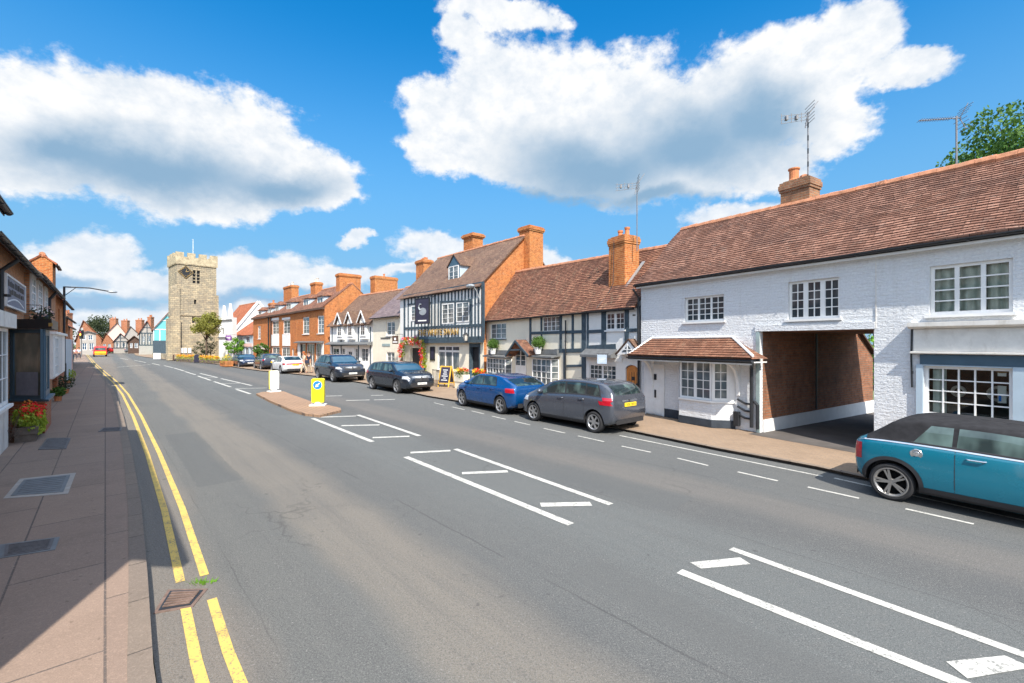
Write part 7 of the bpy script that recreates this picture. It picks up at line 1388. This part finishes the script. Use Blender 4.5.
saloon = dict(shape=Shape(4.60, 1.84, [(0, .80), (.06, .96), (.55, 1.05), (.9, 1.20), (1.45, 1.38), (2.1, 1.42), (2.6, 1.38), (3.0, 1.26), (3.5, 1.0), (3.75, .94), (4.3, .83), (4.54, .66), (4.6, .52)], [(0, .78), (.06, .92), (.9, .95), (2.8, .90), (3.4, .87), (4.1, .78), (4.6, .5)], [(0, .42), (.12, .30), (.5, .20), (3.9, .19), (4.4, .24), (4.6, .32)], [(0, .84), (.08, .93), (.4, .985), (1.3, 1.), (3.2, 1.), (3.9, .965), (4.35, .88), (4.52, .76), (4.6, .6)], .78), axles=(.98, 3.80), wheel=.33, glass=(0, 1),
              windows=[(.98, 1.22, 1.98, 2.02), (2.06, 2.08, 3.28, 2.78)], screen=(3.52, 2.90), rear=(.66, 1.32), tail=[(.02, .42, .74, .88, .02)], head=[(4.1, 4.5, .62, .74, .0)], doors=(1.2, 2.03, 3.3), handles=(1.45, 2.25), mirror=3.15, plate_z=(.68, .38), rearfeat=[('tail_light', .76, .87, .86, 'red_lens'), ('rear_bumper_insert', .26, .42, .7, 'trim')], frontfeat=[('grille', .36, .6, .5, 'trim')], spokes=5)
estate = dict(suv); estate['shape'] = Shape(4.55, 1.84, [(0, .9), (.06, 1.1), (.35, 1.42), (.8, 1.55), (1.8, 1.60), (2.6, 1.57), (3.0, 1.45), (3.5, 1.12), (3.8, 1.05), (4.25, .96), (4.5, .78), (4.55, .6)], [(0, .88), (.06, 1.02), (1.6, 1.04), (3.0, 1.02), (3.5, .98), (4.2, .88), (4.55, .6)], [(0, .48), (.15, .36), (.5, .24), (4.0, .23), (4.4, .30), (4.55, .40)], [(0, .84), (.1, .94), (.5, .99), (1.4, 1.), (3.2, 1.), (3.9, .97), (4.35, .88), (4.5, .78), (4.55, .66)], .80)
estate.update(axles=(.88, 3.60), wheel=.345, windows=[(.62, .78, 1.16, 1.18), (1.22, 1.22, 2.04, 2.06), (2.11, 2.13, 3.28, 2.76)], screen=(3.48, 2.94), rear=(.08, .42), tail=[(.03, .4, .88, 1.02, .02)], head=[(4.1, 4.5, .74, .87, .0)], doors=(1.2, 2.09, 3.3), handles=(1.35, 2.3), mirror=3.12, plate_z=(.7, .45), frontfeat=[('grille', .62, .84, .42, 'trim'), ('lower_grille', .36, .50, .7, 'trim')], rearfeat=[])
cabrio = dict(shape=Shape(3.86, 1.73, [(0, .74), (.04, .90), (.22, .985), (.42, 1.10), (.68, 1.255), (1.0, 1.315), (1.5, 1.315), (2.1, 1.28), (2.42, 1.20), (2.78, 1.03), (2.92, .97), (3.5, .89), (3.8, .74), (3.86, .58)], [(0, .72), (.04, .87), (.25, .925), (.8, .935), (2.2, .905), (2.9, .88), (3.4, .82), (3.86, .52)], [(0, .42), (.10, .30), (.5, .18), (3.2, .18), (3.7, .22), (3.86, .32)], [(0, .80), (.06, .90), (.3, .975), (.8, 1.), (3.0, 1.), (3.5, .96), (3.75, .86), (3.86, .66)], .80), axles=(.66, 3.155), wheel=.292, glass=(0, 1), rimk=.76,
              windows=[(.92, 1.12, 1.36, 1.37), (1.41, 1.43, 2.68, 2.30)], screen=(2.80, 2.36), rear=(.42, .66), soft=(.235, 2.40), tail=[(.02, .13, .60, .86, .0)], head=[(3.35, 3.72, .64, .84, .0)], doors=(1.40, 2.72), handles=(1.62,), mirror=2.55, plate_z=(.60, .36), chrome=True, archtrim=True, sills=[(1.0, 2.85, .19, .31)], rearfeat=[('rear_bumper_insert', .28, .42, .72, 'trim')], frontfeat=[('grille', .38, .56, .6, 'trim')], spokes=5, double=True)
def squeeze(sp):
    k = lambda x: x * .52 / .66 if x < .66 else x - .14
    s = sp['shape']
    for tab in ('top', 'belt', 'bot', 'plan'): setattr(s, tab, [(k(x), v) for x, v in getattr(s, tab)])
    s.L = k(s.L); sp['axles'] = tuple(k(x) for x in sp['axles']); sp['windows'] = [tuple(k(x) for x in w) for w in sp['windows']]
    for q in ('screen', 'rear', 'soft', 'doors', 'handles'): sp[q] = tuple(k(x) for x in sp[q])
    sp['mirror'] = k(sp['mirror']); sp['head'] = [(k(h[0]), k(h[1])) + tuple(h[2:]) for h in sp['head']]; sp['sills'] = [(k(h[0]), k(h[1])) + tuple(h[2:]) for h in sp['sills']]
squeeze(cabrio)
def lower(sp, k):
    s = sp['shape']; old = s.top; s.top = [(x, (interp(s.belt, x) + (z - interp(s.belt, x)) * k) if z > interp(s.belt, x) + .12 else z) for x, z in old]
lower(mpv, .83); lower(hatch, .84); lower(estate, .9); lower(suv, .93)
P_ = lambda n, c, mt=.3: m_paint(n, c, mt)
# nearest: turquoise soft-top, facing out of the picture to the right
pa = Vector((6.01, 7.22, 0)); dd = Vector((.585, -.811, 0)); nn = Vector((-dd.y, dd.x, 0)); sd = 1 if nn.dot(-pa) > 0 else -1; cc = pa + dd * 1.2475 - nn * sd * (1.73 / 2 - .02)
mini = make_car('turquoise small convertible with a black fabric roof parked at the right edge', cabrio, P_('turquoise_car_paint', (.0, .155, .235), .25), cc, math.atan2(dd.y, dd.x), glass='carglass_g', rimmat='rim_dark')
# chrome waistline and filler cap
sh = cabrio['shape']; ox = sum(cabrio['axles']) / 2
for s in (1, -1):
    m = MB(); patch(m, lambda u, v: (lerp(.08, 2.6, u) - ox, s * (sh.side(lerp(.08, 2.6, u), interp(sh.belt, lerp(.08, 2.6, u)) + lerp(-.008, .012, v)) + .008), interp(sh.belt, lerp(.08, 2.6, u)) + lerp(-.008, .012, v)), 30, 1, flip=(s > 0)); m.build('waist_trim', M['chrome'], mini)
s = -sd if False else sd; z = .80; xx = .83; y = sh.side(xx, z); m = MB(); m.lathe([(.001, .012), (.035, .012), (.04, .004), (.072, .006), (.078, 0)], (xx - ox, 0, z), 20, 'y'); o = m.build('filler_cap', M['chrome'], mini); o.location = (0, sd * y, 0)
if sd < 0: o.scale = (1, -1, 1)
for (r_, fr_, sp, col, lab, kw) in (
    ((593.6, 433), (533, 421), mpv, (.07, .078, .098), 'grey metallic tall hatchback with yellow rear plate, parked beside the white timbered cottage', {}),
    ((501, 414.5), (460.7, 406), hatch, (.0, .06, .21), 'bright blue hatchback parked in front of the cream cottage', {}),
    ((371.4, 389.3), (396.7, 393.6), estate, (.015, .022, .035), 'dark navy hatchback facing the camera outside the pub', {'screen': 'carglass_b'}),
    ((317.3, 379.4), (332.6, 382.3), suv, (.018, .026, .042), 'large black off roader parked in front of the white gabled shop', {'screen': 'carglass_b'}),
    ((283, 374.2), (269.5, 371.6), saloon, (.80, .80, .80), 'white coupe seen from behind with red lamps and yellow plate', {}),
    ((262.5, 370.6), (252.6, 368.6), estate, (.035, .045, .065), 'dark grey estate parked just beyond the white coupe', {}),
    ((229.5, 366.3), (241.5, 368.0), hatch, (.012, .025, .06), 'dark blue hatchback facing the camera in front of the low blue shop', {'screen': 'carglass_b'})):
    c, yw = park(r_, fr_, sp); make_car(lab, sp, P_('car_paint', col, .35 if max(col) < .5 else .05), c, yw, **kw)
# far traffic
van = dict(estate); van['shape'] = Shape(4.6, 1.95, [(0, 1.0), (.03, 1.5), (.15, 1.92), (1.5, 1.97), (2.9, 1.93), (3.2, 1.8), (3.7, 1.25), (4.2, 1.05), (4.5, .9), (4.6, .6)], [(0, .98), (.03, 1.1), (3.0, 1.1), (3.7, 1.0), (4.6, .6)], [(0, .45), (.3, .28), (4.2, .28), (4.6, .4)], [(0, .95), (.06, .98), (.4, 1.), (3.4, 1.), (4.2, .95), (4.6, .75)], .88)
van.update(axles=(.9, 3.6), wheel=.33, windows=[(2.3, 2.3, 3.4, 3.0)], rear=None, screen=(3.68, 3.15), doors=(2.2,), handles=(2.4,), mirror=3.3, tail=[(.02, .10, .95, 1.4)], head=[(4.1, 4.5, .7, .85)], plate_z=(.7, .5), rearfeat=[('chevron_panel', .62, .95, .8, 'fl_ye'), ('rear_window', 1.2, 1.6, .72, 'carglass'), ('chevron_panel', .40, .52, .8, 'fl_ye')], frontfeat=[])
c = Vector(((100 - CX) / F * 85, 85, 0)); yw = math.atan2(.74, -.70); make_car('red service van with yellow chevrons on its rear, driving away in the distance', van, P_('red_van_paint', (.55, .02, .012), .05), c, yw, name='van', cat='van')
for (px, Y, col, sp, yw, lab) in ((111.5, 116, (.45, .02, .02), hatch, R(150), 'small red car parked by the white timbered cottage far down the street'), (119.5, 118, (.45, .46, .48), hatch, R(150), 'pale grey car right of the small red one at the bend'), (125.5, 114, (.2, .22, .25), estate, R(150), 'mid grey car at the far bend below the white gable')):
    make_car(lab, sp, P_('car_paint', col, .2), Vector(((px - CX) / F * Y, Y, 0)), yw)

# ------------------------------------------------------------------ people
def skinned(name, pts, edges, mat, parent, sub=1):
    me = bpy.data.meshes.new(name); me.from_pydata([p[:3] for p in pts], edges, []); o = bpy.data.objects.new(name, me); COL.objects.link(o)
    md = o.modifiers.new('s', 'SKIN'); md.use_smooth_shade = True
    for i, v in enumerate(me.skin_vertices[0].data): r = pts[i][3]; v.radius = (r, r if len(pts[i]) < 5 else pts[i][4]); v.use_root = (i == 0)
    s = o.modifiers.new('u', 'SUBSURF'); s.levels = s.render_levels = sub
    bpy.context.view_layer.update(); m2 = bpy.data.meshes.new_from_object(o.evaluated_get(bpy.context.evaluated_depsgraph_get())); o.modifiers.clear(); o.data = m2; m2.name = name; m2.materials.clear(); m2.materials.append(mat); o.parent = parent; return o
def person(pos, yaw, label, shirt, legs, hair, stride=.22, bag=False, arm=.2, hairlen=.0, shorts=False, h=1.70):
    k = h / 1.75; t = thing('person', label, 'person', pos, yaw); t.scale = (k, k, k)   # faces +y
    J = [(0, 0, .95, .13, .10), (0, .0, 1.15, .12, .09), (0, .01, 1.36, .15, .10), (0, .02, 1.47, .06), (0, .03, 1.55, .055), (0, .05, 1.66, .095), (0, .05, 1.72, .085)]
    E = [(0, 1), (1, 2), (2, 3), (3, 4), (4, 5), (5, 6)]
    for s in (1, -1):
        i = len(J); J += [(s * .17, 0, 1.41, .055), (s * .22, -s * arm * .3, 1.15, .042), (s * .22, s * arm * .35 + .08, .93, .030), (s * .22, s * arm * .5 + .12, .84, .028)]; E += [(2, i), (i, i + 1), (i + 1, i + 2), (i + 2, i + 3)]
        i = len(J); J += [(s * .09, 0, .88, .085), (s * .10, s * stride * .55 + .03, .50, .055), (s * .10, s * stride * .9 - .02, .09, .038), (s * .11, s * stride * .9 + .13, .035, .035)]; E += [(0, i), (i, i + 1), (i + 1, i + 2), (i + 2, i + 3)]
    b = skinned('body', J, E, M['skin'], t)
    C = [(x, y, z, *[r + .018 for r in rs]) for x, y, z, *rs in J[:3]]; E2 = [(0, 1), (1, 2)]
    for q in (7, 15): i = len(C); C += [(x, y, z, r + .02) for x, y, z, r in J[q:q + 2]]; E2 += [(2, i), (i, i + 1)]
    skinned('shirt', C, E2, shirt, t)
    C = [(0, 0, .98, .14, .11), (0, 0, .90, .135, .11)]; E3 = [(0, 1)]
    for q in (11, 19):
        i = len(C); pts = J[q:q + (2 if shorts else 3)]; C += [(x, y, z + (.02 if j else 0), r + .022) for j, (x, y, z, r) in enumerate(pts)]; E3 += [(1, i)] + [(i + j, i + j + 1) for j in range(len(pts) - 1)]
    skinned('trousers', C, E3, legs, t)
    m = MB(); m.ball((0, .025, 1.71), .108, .118, .115, 14, 9); 
    if hairlen: m.ball((0, -.03, 1.62), .10, .07, .16 + hairlen, 12, 7)
    m.build('hair', hair, t, smooth=True)
    m = MB(); m.ball((0, .155, 1.655), .014, .022, .022, 8, 5); m.build('nose', M['skin'], t, smooth=True); m = MB(); m.box(-.04, -.022, .136, .142, 1.69, 1.70); m.box(.022, .04, .136, .142, 1.69, 1.70); m.box(-.022, .022, .138, .142, 1.612, 1.62); m.build('face_features', M['timber_brown'], t)
    m = MB()
    for s in (1, -1): x = s * .11; y = s * stride * .9 + .06; m.ball((x, y, .035), .048, .135, .038, 10, 6)
    m.build('shoes', M['black'], t, smooth=True)
    return t
hr = m_plain('auburn_hair', (.35, .10, .03), .6); hb = m_plain('brown_hair', (.07, .04, .02), .6); dk = m_plain('dark_cloth', (.03, .035, .06), .9); kh = m_plain('stone_cloth', (.55, .45, .33), .9); wh = m_plain('white_cloth', (.7, .7, .68), .9); pk = m_plain('pink_cloth', (.6, .28, .3), .9)
def at(px, py): return G(px, py, .07)
person(at(304, 373.2), R(140), 'person with auburn hair in a light top walking on the pavement behind the white coupe', kh, kh, hr, hairlen=.04)
p = person(at(309, 373.0), R(160), 'person in a dark top and pale trousers carrying a dark bag beside the brick shopfront', dk, kh, hb)
b_ = thing('shoulder_bag', 'dark shoulder bag carried at the side of the person in the dark top', 'bag', at(307.2, 373.3) + Vector((0, 0, .78)), R(20)); m = MB(); m.box(-.17, .17, -.07, .07, 0, .28); m.build('pouch', dk, b_, bevel=.03); m = MB(); m.tube([(-.15, 0, .27), (-.06, .02, .55), (.06, .02, .55), (.15, 0, .27)], .012, 6); m.build('strap', dk, b_)
person(Vector(((75 - CX) / F * 66, 66, KH)), R(35), 'person in a pink top far along the left pavement', pk, dk, hb); person(Vector(((79 - CX) / F * 68, 68, KH)), R(215), 'person in a light blue top beside the one in pink, left pavement', M['skyblue'], dk, hb); person(Vector(((72.5 - CX) / F * 62, 62, KH)), R(35), 'person in a white top walking close to the left shopfronts', wh, M['navy'], hr)
